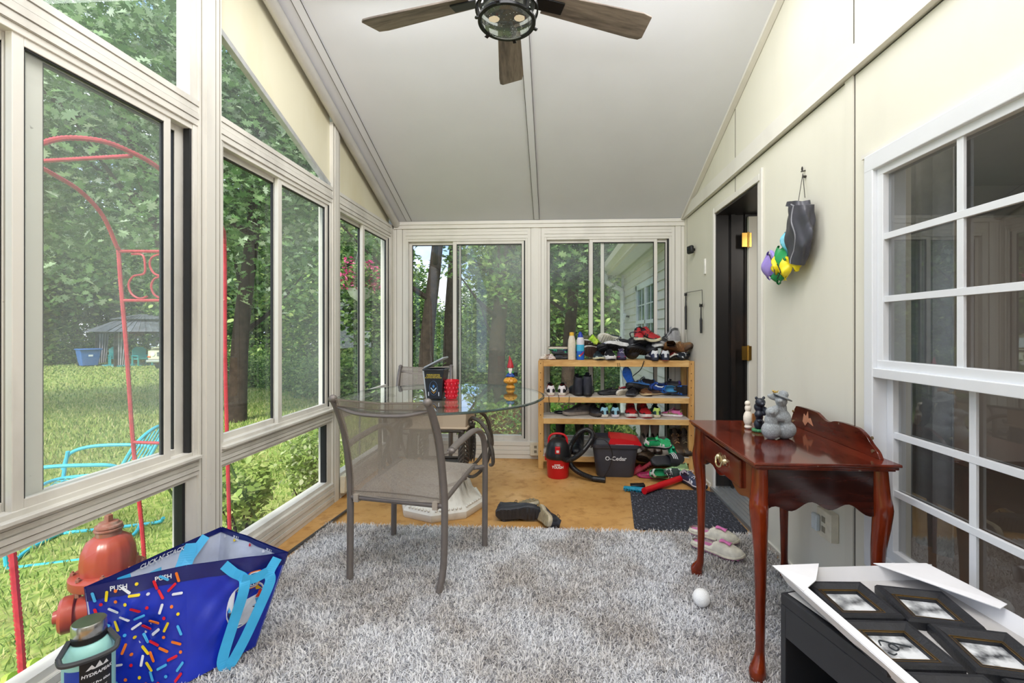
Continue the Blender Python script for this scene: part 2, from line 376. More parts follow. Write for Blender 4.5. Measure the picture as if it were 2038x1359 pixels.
for k, (y0, y1, sa, where) in enumerate(bays):
    wn += 1; sliding(wn, PL, y0, y1, ZR1+.0, ZH0, sa, f'tall white framed sliding window {where}', 'left')
    wn += 1
    w = thing(f'window_{wn}', f'low fixed window pane below the sliding window {where}', 'window', PL((y0+y1)/2, .12, .03)); w['kind'] = 'structure'
    f = MB(); abox(f, PL, y0, y0+.02, .14, ZR0, 0, .06); abox(f, PL, y1-.055, y1, .14, ZR0, 0, .06)
    abox(f, PL, y0+.02, y1-.055, .14, .165, 0, .06); abox(f, PL, y0+.02, y1-.055, ZR0-.012, ZR0, 0, .06)
    f.build('window_frame', WHITE, w, world=True, sm=False)
    g = MB(); abox(g, PL, y1-.07, y1-.055, .165, ZR0-.012, .005, .04); g.build('gasket', GASKET, w, world=True, sm=False)
    pane(PL, y0+.02, y1-.055, .16, ZR0-.01, .03, GL0, w)
    # rails: floor track, mid rail, header
    for z0, z1, nm, nn in ((0, .14, 'ribbed aluminium floor track', 5), (ZR0, ZR1, 'ribbed aluminium middle rail', 4), (ZH0, ZH1, 'ribbed aluminium header rail', 4)):
        tn += 1; r = MB(); rails(r, PL, y0, y1, z0, z1, -.022 if z0 == 0 else -.012, .08, nn)
        if z0 == ZR0: abox(r, PL, y0, y1, z1-.004, z1+.006, -.03, .0)
        struct(r, f'trim_{tn}', WHITE, f'{nm} of the window bay {where}', 'trim', sm=False)
    # transom above the header
    def roofz(y, d=0): return zc(y)-d
    if k == 0: continue
    if k < 3:
        wn += 1; w = thing(f'window_{wn}', f'sloping transom window above the bay {where}', 'window', PL((y0+y1)/2, ZH1, .03)); w['kind'] = 'structure'
        if k == 2:
            zt = lambda y: 2.565-(y-1.993)*.415
        else: zt = lambda y: zc(y)-.16
        v = [PL(y0, ZH1, .03), PL(y1, ZH1, .03), PL(y1, max(ZH1+.012, zt(y1)), .03), PL(y0, zt(y0), .03)]
        MB().add(v, [(0, 1, 2, 3)]).build('pane', GL2 if k == 1 else GL2, w, world=True, sm=False)
        f = MB()
        f.bar(PL(y0, zt(y0), .02), PL(y1, max(ZH1+.012, zt(y1)), .02), .03, .028, (0, 0, 1))
        abox(f, PL, y0, y0+.018, ZH1, zt(y0), .005, .05); abox(f, PL, y1-.035, y1, ZH1, max(zt(y1), ZH1+.01), .0, .05)
        f.build('window_frame', M('#b9bbbb', .35, .3) if k == 2 else WHITE, w, world=True, sm=False)
        p = MB(); p.add([PL(y0, zt(y0), .012), PL(y1, max(ZH1+.012, zt(y1)), .012), PL(y1, zc(y1), .012), PL(y0, zc(y0), .012)], [(0, 1, 2, 3)])
        tn += 1; struct(p, f'trim_{tn}', YELLOWED, f'cream filler panel between transom and roof {where}', 'panel', sm=False)
    else:
        tn += 1; p = MB(); p.add([PL(y0, ZH1, .012), PL(y1, ZH1, .012), PL(y1, zc(y1), .012), PL(y0, zc(y0), .012)], [(0, 1, 2, 3)])
        struct(p, f'trim_{tn}', YELLOWED, 'yellowed cream triangular panel at the far end of the left wall', 'panel', sm=False)
# posts of the left wall
for k, (y0, y1) in enumerate(((.70, .82), (1.86, 1.99), (3.03, 3.13), (4.14, 4.28))):
    tn += 1; z1 = min(zc(y0), zc(y1))
    r = MB(); r.box((XL-.09, y0, 0), (XL+.012, y1, z1))
    yv = (y0+y1)/2
    for a in (y0+.012, yv+.028, y1-.012): r.box((XL+.012, a-.0015, 0), (XL+.0135, a+.0015, z1), mi=1)
    r.box((XL+.012, yv-.03, 0), (XL+.018, yv+.02, z1))
    struct(r, f'trim_{tn}', [WHITE, M('#958f82', .8)], ['broad cream post left of the camera', 'broad cream post between the first two left window bays', 'cream post before the last left window bay', 'white corner post at the far left corner'][k], 'post', sm=False)

# ---- end wall
wn += 1; sliding(wn, PE, -1.398, -.255, .16, 2.035, [(-1.38, -.93, .035, GL0, .03), (-.955, -.275, .008, GL1, .035), (-.90, -.30, .036, GL0, .012)], 'full height sliding window on the end wall behind the glass table', 'end')
wn += 1; sliding(wn, PE, -.10, 1.055, .16, 2.04, [(-.08, .34, .035, GL0, .03), (.315, .93, .008, GL2, .03), (.42, 1.04, .036, GL0, .03)], 'full height sliding window on the end wall behind the shoe rack', 'end')
e = MB(); rails(e, PE, -1.43, 1.10, 0, .16, -.02, .08, 4); tn += 1
struct(e, f'trim_{tn}', WHITE2, 'white ribbed sill track along the end wall floor', 'trim', sm=False)
e = MB(); rails(e, PE, -1.398, -.255, 2.035, 2.13, -.008, .08, 3); rails(e, PE, -.10, 1.055, 2.04, 2.13, -.008, .08, 3)
abox(e, PE, XL, XR, 2.13, 2.196, -.02, .08); abox(e, PE, XL, XR, 2.165, 2.172, -.03, 0); tn += 1
struct(e, f'trim_{tn}', WHITE2, 'white header beam across the end wall under the ceiling', 'trim', sm=False)
for k, (a0, a1) in enumerate(((XL+.012, -1.398), (-.255, -.10), (1.055, XR))):
    r = MB(); abox(r, PE, a0, a1, .16 if k == 1 else 0, 2.13, -.004, .09); c0 = (a0+a1)/2
    for a in (a0+.03, a1-.03): abox(r, PE, a-.0015, a+.0015, .16, 2.13, -.006, 0, 1)
    abox(r, PE, c0-.025, c0+.025, .16, 2.13, -.01, 0)
    tn += 1; struct(r, f'trim_{tn}', [WHITE2, M('#958f82', .8)], ['white corner post left of the end windows', 'white post between the two end windows', 'white post at the right end corner'][k], 'post', sm=False)

# ---- right wall (the house side) with door opening and window opening
TW = .14
def wallbox(name, y0, y1, z0, z1): w = MB().box((XR, y0, z0), (XR+TW, y1, z1)); return w
w = MB()
for y0, y1, z0, z1 in ((3.40, YE+.08, -.1, 3.4), (2.70, 3.40, 2.035, 3.4), (1.753, 2.70, -.1, 3.4), (.70, 1.753, -.1, .325), (.70, 1.753, 1.82, 3.4), (-2.3, .70, -.1, 3.4)):
    w.box((XR, y0, z0), (XR+TW, y1, z1))
struct(w, 'wall_right', CREAM, 'cream panelled house wall on the right of the sunroom', 'wall', sm=False)
w = MB().box((XL-.1, -2.4, -.1), (XR+TW, -2.3, 2.6))
struct(w, 'wall_back', CREAM, 'cream wall behind the camera', 'wall', sm=False)
w = MB(); w.box((XR-.022, -2.3, 2.185), (XR, YE-.005, 2.285)); w.box((XR-.03, -2.3, 2.183), (XR, YE-.005, 2.19))
struct(w, 'trim_60', WHITE2, 'long horizontal cream beam trim along the right wall', 'trim', sm=False)
s = MB()
for y, z0, z1 in ((1.846, 0, 2.18), (3.03, 2.29, 2.62), (1.852, 2.29, 3.05), (3.03, 2.05, 2.18), (4.12, .0, 2.18)):
    s.box((XR-.0015, y-.002, z0), (XR+.002, y+.002, z1))
s.tube([(XR-.001, YE-.1, 2.178), (XR-.001, -1, 2.178)], .0025, 6)
struct(s, 'trim_61', SEAM, 'thin dark panel seams in the right wall', 'seams', sm=False)
s = MB(); s.box((XR-.006, 1.85, 0), (XR, 1.90, 2.18)); s.box((XR-.004, 4.13, 0), (XR, YE, 2.18))
struct(s, 'trim_62', CREAM, 'flat cream battens on the right wall', 'trim', sm=False)
s = MB(); s.box((XR-.012, 1.90, 0), (XR, 2.66, .03)); s.box((XR-.012, 3.5, 0), (XR, YE, .03))
struct(s, 'baseboard_right', WHITE2, 'low white metal edging along the foot of the right wall', 'trim', sm=False)
# doorway
d = thing('door_1', 'open white house door in a black jamb with brass hinges', 'door', (XR, 3.05, 0)); d['kind'] = 'structure'
BLACKP = painted('black_paint', '#171514', '#5b3f2a', .35, .4, 8.)
f = MB(); f.box((XR, 3.385, .05), (XR+.30, 3.41, 2.03)); f.box((XR, 2.69, .05), (XR+.30, 2.71, 2.03)); f.box((XR, 2.70, 2.02), (XR+.30, 3.40, 2.04))
f.box((XR+.10, 3.365, .05), (XR+.13, 3.39, 2.02)); f.box((XR+.20, 3.372, .05), (XR+.235, 3.39, 2.02)); f.build('door_jamb', BLACKP, d, world=True, sm=False)
f = MB()
f.box((XR-.014, 3.395, 0), (XR+.02, 3.425, 2.075)); f.box((XR-.003, 2.66, 0), (XR+.02, 2.70, 2.08)); f.box((XR-.012, 2.661, 2.035), (XR+.02, 3.425, 2.075))
f.box((XR-.012, 2.63, 0), (XR, 2.655, 2.10)); f.build('casing', WHITE2, d, world=True, sm=False, bev=.002)
f = MB(); f.box((XR+.215, 3.345, .06), (XR+1.0, 3.385, 2.0)); lf = f.build('door_leaf', CREAM, d, world=True, sm=False, bev=.003)
for z in (1.83, 1.02, .25):
    h = MB(); h.box((XR+.165, 3.335, z-.05), (XR+.205, 3.345, z+.05)); h.tube([(XR+.208, 3.336, z-.055), (XR+.208, 3.336, z+.055)], .008, 8)
    h.box((XR+.21, 3.338, z-.05), (XR+.232, 3.346, z+.05)); h.build('hinge', M('#c49a4c', .25, .9), d, world=True)
f = MB(); f.box((XR-.02, 2.70, 0), (XR+.30, 3.40, .035)); f.box((XR-.03, 2.66, 0), (XR-.01, 3.43, .03))
for k in range(9): f.box((XR+.0+k*.03, 2.70, .035), (XR+.012+k*.03, 3.40, .041))
f.build('threshold', ALU, d, world=True, sm=False)
# house window
h = thing('window_40', 'white double hung house window with grids beside the console table', 'window', (XR, 1.22, .33)); h['kind'] = 'structure'
y0, y1, z0, z1 = .70, 1.753, .325, 1.82
f = MB()
f.box((XR-.028, y1-.045, z0), (XR+.09, y1, z1)); f.box((XR-.028, y0, z0), (XR+.09, y0+.045, z1))
f.box((XR-.0285, y0+.001, z1-.06), (XR+.089, y1-.001, z1+.001)); f.box((XR-.0285, y0+.001, z0-.01), (XR+.089, y1-.001, z0+.04)); f.build('window_frame', VINYL, h, world=True, sm=False, bev=.003)
f = MB(); f.box((XR-.01, y1-.0, z0), (XR+.0, y1+.028, z1+.02)); f.box((XR-.018, y0, z1+.002), (XR+.0, y1+.03, z1+.017)); f.build('casing', WHITE2, h, world=True, sm=False)
def hsash(zz0, zz1, x, top):
    f = MB(); w = .03
    f.box((x, y0+.045, zz0), (x+.03, y0+.045+w, zz1)); f.box((x, y1-.045-w, zz0), (x+.03, y1-.045, zz1))
    f.box((x-.0008, y0+.046, zz0-.0008), (x+.029, y1-.046, zz0+.045 if top else zz0+.04)); f.box((x-.0008, y0+.046, zz1-.03), (x+.029, y1-.046, zz1+.0008))
    o = f.build('sash', VINYL, h, world=True, sm=False, bev=.002); g = MB()
    a0, a1 = y0+.045+w, y1-.045-w
    for k in (1, 2):
        yy = a0+(a1-a0)*k/3; g.box((x+.0055, yy-.011, zz0+.03), (x+.015, yy+.011, zz1-.02))
        zq = zz0+.04+(zz1-.03-zz0-.04)*k/3; g.box((x+.004, a0, zq-.011), (x+.016, a1, zq+.011))
    g.build('muntin', VINYL, o, world=True, sm=False, bev=.001)
    MB().add([(x+.02, a0, zz0+.03), (x+.02, a1, zz0+.03), (x+.02, a1, zz1-.02), (x+.02, a0, zz1-.02)], [(0, 1, 2, 3)]).build('pane', GLH, o, world=True, sm=False)
hsash(1.03, z1-.055, XR-.012, True); hsash(z0+.035, 1.045, XR+.022, False)
f = MB(); f.box((XR-.026, y0+.04, 1.012), (XR+.02, y1-.04, 1.045)); f.build('meeting_rail', VINYL, h, world=True, sm=False, bev=.002)

# the dim house room seen through door and window
ROOM = M('#a5a5a6', .8, 0, .05, 3); DARKF = M('#5b4a3c', .6)
struct(MB().box((XR+TW, -2.4, -.1), (6, 6, 0)), 'floor_house', DARKF, 'dark wood floor of the house room behind the window', 'floor', sm=False)
s = MB(); s.box((5.0, -2.4, 0), (5.1, 6, 2.6)); s.box((XR+TW, 4.7, 0), (5, 4.8, 2.6)); s.box((XR+TW, -2.4, 0), (5, -2.3, 2.6)); s.box((XR+TW, -2.4, 2.6), (5.1, 4.8, 2.7))
struct(s, 'wall_house', ROOM, 'dim taupe walls of the house room behind the window', 'wall', sm=False)
MB().grid(24, 2, lambda u, v: (XR+.26+.02*math.sin(u*40), 1.72+u*.50, .35+v*1.5)).build('curtain', M('#b4b6b8', .8), label='grey curtain hanging inside the house window', cat='curtain', solid=.004)
s = MB(); s.box((2.5, .5, .0), (3.1, 2.0, .62)); s.box((2.9, .5, .62), (3.1, 2.0, .85)); s.box((2.45, .35, 0), (3.1, .5, .62)); s.box((2.45, 2.0, 0), (3.1, 2.15, .62))
s.build('sofa', M('#2c2a2e', .6), bev=.05, label='dark leather sofa standing inside the house beyond the window', cat='sofa')
fl = thing('added_floor_lamp', 'added floor lamp giving a warm glow inside the house beyond the window', 'lamp', (3.3, 2.2, 0))
MB().lathe([(.13, 0), (.13, .02), (.015, .03), (.012, 1.35)], seg=16).build('pole', M('#5a4630', .4, .5), fl)
t = NT('lamp_shade'); em = t.n('ShaderNodeEmission'); em.inputs[0].default_value = (1, .62, .3, 1); em.inputs[1].default_value = 2.2; t.done(em)  # glowing shade of the lamp added to warm the house room
MB().lathe([(.2, 1.3), (.13, 1.6)], seg=20, cap=False).build('lamp_shade', t.m, fl)

# ================================================================ floor things
# shag rug
rug = thing('shag_rug', 'shaggy grey and white rug covering the front of the floor', 'rug', (-.1, 1.5, 0)); rug['kind'] = 'stuff'
RX0, RX1, RY0, RY1 = -1.36, 1.14, .75, 2.66
MB().box((RX0+.01, RY0, .0), (RX1-.01, RY1-.01, .012)).build('rug_backing', M('#b9b7b8', .9), rug, world=True, sm=False)
def left_edge(y): return np.where(y > 2.1, -1.30+.0*(y), -1.36)
N = 150000
ry = RY0+(RY1-RY0)*RNG.random(N)**.85; rx = RX0+(RX1-RX0)*RNG.random(N)
ang = 2*PI*RNG.random(N)+1.2*np.sin(rx*5)+np.cos(ry*7)
ln = .018+.020*RNG.random(N); lean = .010+.022*RNG.random(N)
root = np.stack([rx, ry, np.full(N, .008)], 1); dr = np.stack([np.cos(ang), np.sin(ang), np.zeros(N)], 1)
tip = root+dr*lean[:, None]+np.array([0, 0, 1])*(ln*.8)[:, None]
sd = np.stack([-np.sin(ang), np.cos(ang), np.zeros(N)], 1)
RUGM = island('shag_pile', [(0, srgb('#7d7f88')), (.08, srgb('#a9aab0')), (.2, srgb('#d8d8dc')), (.45, srgb('#f0f0f2')), (1, srgb('#ffffff'))], .9, .30, srgb('#e2dcd6'), 3.2)
strips('pile', root, tip, np.array([0, 0, .008])*np.ones((N, 1)), .0014+.0016*RNG.random(N), sd, RUGM, rug, (-.0, -.0, 0))
for c in children(rug):
    if c.name.startswith('pile'): c.location = (.1, -1.5, 0); c['kind'] = 'stuff'
# dark door mat
t = NT('doormat'); v = t.coord('Object'); n = t.noise(90, 3, t.coord('Object', (1, .4, 1)))
b = t.bsdf(t.ramp(n, [(.42, srgb('#23252d')), (.6, srgb('#3d404b')), (.68, srgb('#8b8e97'))]), .9); t.bump(b, n, .6); MATM = t.done(b)
mb = MB(); pts = [(.47, 2.74), (.50, 2.72), (1.10, 2.70), (1.125, 2.73), (1.14, 3.36), (1.11, 3.40), (.58, 3.42), (.55, 3.39)]
mb.prism(pts, 0.001, .012).build('doormat', MATM, label='dark charcoal speckled doormat in front of the house door', cat='doormat', bev=.003)

# ================================================================ glass table
IRON = M('#5d5650', .45, .6, .25, 30, .2); PLAST = painted('white_plaster', '#e4e0d8', '#7b6f5f', .75, .7, 9.)
TX, TY = -.757, 3.03
tb = thing('glass_table', 'round glass topped table on carved white plaster base with iron scrolls', 'table', (TX, TY, 0))
GLT = glass('table_glass', 0, (.93, .97, .95, 1), 1.5)
g = MB(); g.lathe([(.0, .746), (.672, .746)], seg=96, cap=False); g.build('tabletop', GLT, tb)
g = MB(); g.lathe([(.672, .7465), (.684, .744), (.686, .737), (.680, .733), (.670, .734), (.672, .7465)], seg=96, cap=False)
t = NT('glass_edge'); b = t.bsdf(srgb('#3b4a47'), .08); b.inputs['Alpha'].default_value = .85; t.done(b); g.build('edge', t.m, tb)
# base
def oct(a, h): k = PI/4; q = ((a) % k)-k/2; return 1/math.cos(q)*(1+(.05*math.sin(a*24) if .10 < h < .24 else 0))
b = MB(); b.lathe([(.255, 0), (.262, .012), (.262, .045), (.245, .06), (.235, .07), (.225, .075), (.205, .10), (.175, .15), (.145, .21), (.125, .25), (.14, .262), (.14, .28), (.05, .285)], seg=96, mod=oct)
for k in range(8):
    a = k*PI/4+PI/8; u = Vector((math.cos(a), math.sin(a), 0)); sdv = Vector((-math.sin(a), math.cos(a), 0))
    for q in (-1, 1):
        for s_ in (0, .022):
            pa = [u*(.235-.35*z)+sdv*q*((.055-s_)*math.sin(PI*min(1, (z-.07)/.14)*.5+.3)*(1-(z-.07)/.2))+Vector((0, 0, z)) for z in [.075+.012*i for i in range(11)]]
            b.tube(pa, .006, 6)
    for j in range(7): b.ell(tuple(u*.243+sdv*(-.075+.025*j)+Vector((0, 0, .066))), (.009, .012, .008), 8, 6)
b.build('plaster_base', PLAST, tb)
b = MB(); b.box((-.19, -.16, .56), (.19, .16, .70)); b.box((-.205, -.175, .695), (.205, .175, .733)); b.box((-.2, -.17, .55), (.2, .17, .565))
b.build('plaster_block', painted('pinkish_plaster', '#bda892', '#6e4a35', .75, .7, 8.), tb, bev=.006)
b = MB()
for sx in (-1, 1):
    for sy in (-1, 1): b.box((sx*.15-.014, sy*.13-.014, .28), (sx*.15+.014, sy*.13+.014, .55))
b.box((-.16, -.14, .27), (.16, .14, .285))
for sy in (-1, 1): b.tube([(-.17, sy*.15, .54), (.17, sy*.15, .54)], .013, 10); b.tube([(-.15, sy*.13, .29), (.15, sy*.13, .29)], .01, 8)
for sx in (-1, 1): b.tube([(sx*.17, -.15, .54), (sx*.17, .15, .54)], .013, 10)
b.build('iron_frame', IRON, tb)
for k in range(4):                       # scroll arms
    a = [-.45, .75, PI-.45, PI+.75][k]; u = Vector((math.cos(a), math.sin(a), 0)); w = Vector((-u.y, u.x, 0)); s = MB()
    def rp(r, z, o=0): return tuple(u*r+w*o+Vector((0, 0, z)))
    path = [rp(.25+.035*math.cos(t_)*(1-t_/9), .585+.035*math.sin(t_)*(1-t_/9)) for t_ in [x*.5 for x in range(13, 2, -1)]]
    path += [rp(.30, .60), rp(.355, .55), rp(.385, .46), rp(.37, .37), rp(.32, .29), rp(.25, .235), rp(.19, .245), rp(.175, .29), rp(.20, .315), rp(.225, .30)]
    path = smooth_path(path, 3); n = len(path)
    s.tube(path, [.007+.006*math.sin(PI*i/n) for i in range(n)], 8)
    s.tube(smooth_path([rp(.385, .46), rp(.40, .42), rp(.405, .34), rp(.375, .33)], 5), [.012]*10+[.010]*5+[.004], 6)
    s.ell(rp(.235, .585), .014, 10, 8); s.build('scroll_arm', IRON, tb)
for k in range(4):                       # acanthus leaves on the corner bars
    sx, sy = ((-1, -1), (1, -1), (1, 1), (-1, 1))[k]; s = MB(); cx_, cy_ = sx*.165, sy*.15
    u = Vector((sx, sy*.8, 0)).normalized(); w = Vector((-u.y, u.x, 0))
    s.ell((cx_, cy_, .535), .016, 10, 8)
    for j in range(9):
        z = .52-.027*j; wd = .045*math.sin(PI*(j+1.5)/11)
        for q in (-1, 1):
            c0 = Vector((cx_, cy_, z))+u*.012; s.tube([tuple(c0), tuple(c0+w*q*wd*.6+u*.006+Vector((0, 0, -.018))), tuple(c0+w*q*wd+Vector((0, 0, -.045)))], [.007, .008, .003], 6)
    s.tube([(cx_, cy_, .53), (cx_+u.x*.012, cy_+u.y*.012, .4), (cx_, cy_, .26)], [.008, .012, .005], 8); s.build('acanthus_leaf', IRON, tb)

# ================================================================ sling chairs
CHM = M('#77706c', .45, .35, .08, 20)
t = NT('sling_mesh'); v = t.coord('Object'); sx = t.n('ShaderNodeSeparateXYZ'); t.l(v, sx.inputs[0])
K = 2*PI/.0052
vy = t.math('MULTIPLY', t.math('ADD', sx.outputs[2], sx.outputs[1]), K)
p = t.math('MULTIPLY', t.math('SINE', t.math('MULTIPLY', sx.outputs[0], K)), t.math('SINE', vy))
n = t.noise(300, 2, v); q = t.math('ADD', p, t.math('MULTIPLY', t.math('SUBTRACT', n, .5), 1.4))
hole = t.ramp(q, [(.30, (0, 0, 0, 1)), (.42, (1, 1, 1, 1))])
c = t.ramp(t.noise(500, 2, v), [(.35, srgb('#7d746b')), (.65, srgb('#b9b0a5'))])
b = t.bsdf(c, .6); tr = t.n('ShaderNodeBsdfTransparent'); m = t.n('ShaderNodeMixShader'); t.l(t.math('MULTIPLY', hole, .85), m.inputs[0]); t.l(b.outputs[0], m.inputs[1]); t.l(tr.outputs[0], m.inputs[2])
SLING = t.done(m)
def sling_chair(label, loc, rot, group=None):
    c = thing('sling_chair', label, 'chair', loc, rot, group)
    for s in (-1, 1):
        rl = smooth_path([(s*.225, -.225, 0), (s*.238, -.205, .12), (s*.240, -.20, .38), (s*.238, -.215, .52), (s*.236, -.25, .68), (s*.232, -.305, .80), (s*.228, -.34, .852)], 6)
        m = MB(); m.tube(rl, .0155, 12); m.ell(rl[-1], .019, 12, 8); m.build('leg', CHM, c)
        m = MB(); m.tube(smooth_path([(s*.272, .235, 0), (s*.272, .24, .30), (s*.270, .243, .48), (s*.268, .225, .575), (s*.266, .16, .632)], 6), .0155, 12); m.build('leg', CHM, c)
        m = MB(); m.tube(smooth_path([(s*.266, .17, .627), (s*.264, .08, .645), (s*.262, -.10, .628), (s*.262, -.17, .615)], 5), .019, 12, flat=.7); m.ell((s*.262, -.178, .613), (.020, .016, .014), 10, 8)
        m.tube([(s*.262, -.17, .612), (s*.238, -.235, .605)], .007, 8); m.build('armrest', CHM, c)
        m = MB(); m.tube(smooth_path([(s*.222, -.20, .372), (s*.222, .0, .405), (s*.222, .20, .43), (s*.225, .245, .415)], 5), .011, 10); m.tube([(s*.222, .19, .425), (s*.27, .24, .425)], .011, 8); m.tube([(s*.222, -.19, .375), (s*.24, -.20, .375)], .012, 8); m.build('seat_rail', CHM, c)
    m = MB(); m.tube([(-.24, -.20, .372), (.24, -.20, .372)], .0125, 12)
    for s in (-1, 1): m.box((s*.20-.012, -.218, .355), (s*.20+.012, -.185, .39), mi=1)
    m.build('rear_bar', [CHM, M('#a79c8f', .6)], c)
    MB().tube([(-.27, .24, .415), (.27, .24, .415)], .0115, 10).build('front_bar', CHM, c)
    MB().tube(smooth_path([(-.229, -.315, .815), (-.12, -.335, .792), (0, -.34, .787), (.12, -.335, .792), (.229, -.315, .815)], 6), .008, 10).build('top_bow', CHM, c)
    MB().tube(smooth_path([(-.22, .10, .40), (-.1, .12, .345), (.1, .12, .345), (.22, .10, .40)], 6), .008, 8).build('under_brace', CHM, c)
    def bk(u, v):
        z = .38+v*.465; y = -.195-.01*v-.135*v**2.2; x = (u-.5)*.452
        return (x, y+.018*math.cos((u-.5)*PI)*(1-.4*v)-.01, z+.012*abs(u-.5)*v*2)
    m = MB(); m.grid(14, 24, bk); m.build('backrest', SLING, c)
    m = MB(); m.grid(14, 18, lambda u, v: ((u-.5)*.438, -.215+v*.455, .388+.045*v-.018*math.cos((u-.5)*PI)*math.sin(PI*min(1, v*.9+.1)))); m.build('seat', SLING, c)
    m = MB()
    for v in (.985, .92, .05): m.tube([Vector(bk(i/14, v))+Vector((0, -.001, 0)) for i in range(15)], .0022, 6)
    for u in (.012, .988): m.tube([bk(u, i/20) for i in range(21)], .003, 6)
    m.build('hem', M('#7b7168', .7), c)
    return c
ch = sling_chair('taupe mesh sling chair with its back to us, standing on the shag rug', (-.689, 2.244, .028), R(-11))
c2 = sling_chair('taupe mesh sling chair behind the glass table, facing us', (-1.13, 3.76, 0), R(188))

# ================================================================ console table
CHW = wood('cherry_wood', '#33100b', '#6a2818', (1, .18, 1), .10, 9., .03, '#8f7a6c'); CHL = wood('cherry_leg', '#481207', '#8c3413', (1, 1, .12), .13, 12., .03)
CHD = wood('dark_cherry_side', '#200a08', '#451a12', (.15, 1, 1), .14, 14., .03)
ct = thing('console_table', 'cherry wood console table with curved legs, one drawer and scalloped gallery', 'table', (.87, 1.88, 0))
x0, x1, y0, y1, zt = .648, 1.115, 1.525, 2.245, .748
b = MB(); b.box((x0, y0, zt-.010), (x1, y1, zt)); b.box((x0+.006, y0+.006, zt-.020), (x1-.006, y1-.006, zt-.010)); b.box((x0+.012, y0+.012, zt-.026), (x1-.012, y1-.012, zt-.020))
b.build('tabletop', CHW, ct, world=True, sm=False, bev=.004)
def scallop(a0, a1, top, amp, n=28):
    pts = [(a0, top), (a0, top-.155)]
    for i in range(n+1):
        q = i/n; pts.append((a0+(a1-a0)*q, top-.155+amp*math.sin(PI*q)**.7*.6+.013*math.sin(q*6*PI)))
    return pts+[(a1, top)]
za = zt-.026
lx0, lx1, ly0, ly1 = x0+.028, x1-.03, y0+.035, y1-.035
for yy in (ly0+.004, ly1-.016):
    MB().prism(scallop(lx0+.02, lx1-.02, za, .05)[::-1], yy, yy+.014, 'xz').build('apron', CHD, ct, world=True, sm=False, bev=.001)
MB().prism(scallop(ly0+.02, ly1-.02, za, .045)[::-1], lx0+.004, lx0+.018, 'yz').build('apron', CHW, ct, world=True, sm=False, bev=.001)
MB().prism([(ly0, za), (ly1, za), (ly1, za-.15), (ly0, za-.15)], lx1-.016, lx1-.004, 'yz').build('apron', CHW, ct, world=True, sm=False)
dr = MB().box((lx0-.008, ly0+.13, za-.115), (lx0+.006, ly1-.13, za-.012)).build('drawer', CHW, ct, world=True, sm=False, bev=.004)
BR = M('#d8c9a2', .25, .95)
k = MB(); yc = (ly0+ly1)/2-.02
for s in (-1, 1): k.lathe([(.012, 0), (.011, .004), (.005, .012)], (lx0-.008, yc+s*.035, za-.055), 12, axis='x', mod=None)
k.v = [(lx0-.008-(v[0]-(lx0-.008)), v[1], v[2]) for v in k.v]
k.tube(smooth_path([(lx0-.02, yc-.035, za-.055), (lx0-.024, yc-.025, za-.078), (lx0-.026, yc, za-.085), (lx0-.024, yc+.025, za-.078), (lx0-.02, yc+.035, za-.055)], 5), .0035, 8)
k.prism([(yc-.05, za-.055), (yc-.02, za-.035), (yc, za-.045), (yc+.02, za-.035), (yc+.05, za-.055), (yc+.02, za-.078), (yc, za-.068), (yc-.02, za-.078)], lx0-.012, lx0-.009, 'yz')
k.build('pull_handle', BR, dr, world=True)
for sx, X_ in ((-1, lx0+.012), (1, lx1-.012)):
    for sy, Y_ in ((-1, ly0+.012), (1, ly1-.012)):
        b = MB(); prof = [(.0, .032, 0), (.03, .03, -.002), (.62, .026, .0)]
        path = [(.0, .016, .0), (.012, .026, .012), (.035, .027, .014), (.06, .020, .006), (.10, .0145, .0), (.25, .0165, -.002), (.42, .021, -.002), (.52, .027, .004), (.58, .030, .007), (.63, .027, .003), (.72, .024, 0)]
        P_ = smooth_path([(X_+sx*o, Y_+sy*o, z+.012) for z, r, o in path], 4); rr = []
        for i in range(len(path)-1):
            for q in range(4): rr.append(path[i][1]+(path[i+1][1]-path[i][1])*q/4)
        rr.append(path[-1][1]); P_[-1].z = za+.002
        b.tube(P_, rr, 16); b.build('leg', CHL, ct, world=True)
# gallery: back rail (against the wall) and two wings
gx = x1-.03
def smooth2(p): return [(q.x, zt+max(0, q.y)) for q in smooth_path([(a, b_, 0) for a, b_ in p], 4)]
GPTS = smooth2([(2.172, .0), (2.150, .045), (2.125, .085), (2.10, .094), (1.975, .094), (1.94, .086), (1.905, .072), (1.87, .070), (1.84, .079), (1.80, .084), (1.72, .084), (1.69, .080), (1.655, .064), (1.63, .042), (1.60, .022), (1.585, 0)])
def gpro(n=36):
    pts = [(ly0-.01, zt)]
    for i in range(n+1):
        q = i/n; y = ly0-.01+(ly1-ly0+.02)*q; z = .108
        e = min(q, 1-q)
        if e < .09: z = .03+.078*math.sin(e/.09*PI/2)
        elif .28 < q < .72: z = .108+.045*math.sin((q-.28)/.44*PI)**.6
        z -= .018*math.exp(-((e-.27)/.035)**2)
        pts.append((y, zt+z))
    return pts+[(ly1+.01, zt)]
MB().prism(GPTS, gx, gx+.014, 'yz').build('gallery', CHW, ct, world=True, sm=False, bev=.0015)
sc_ = MB()
for y in (1.62, 2.14):
    for z in (.02, .065): sc_ = MB(); sc_.lathe([(.006, 0), (.006, .003), (.003, .004)], (gx-.003, y, zt+z), 10, axis='x').build('screw_cap', BR, ct, world=True)
pass
pl = MB(); pl.prism([(1.98, zt+.03), (2.0, zt+.06), (2.015, zt+.055), (2.02, zt+.085), (2.035, zt+.06), (2.05, zt+.07), (2.06, zt+.035), (2.04, zt+.02), (2.02, zt+.04)], gx-.0015, gx, 'yz'); pl.build('peeled_patch', M('#c58a6a', .7), ct, world=True, sm=False)

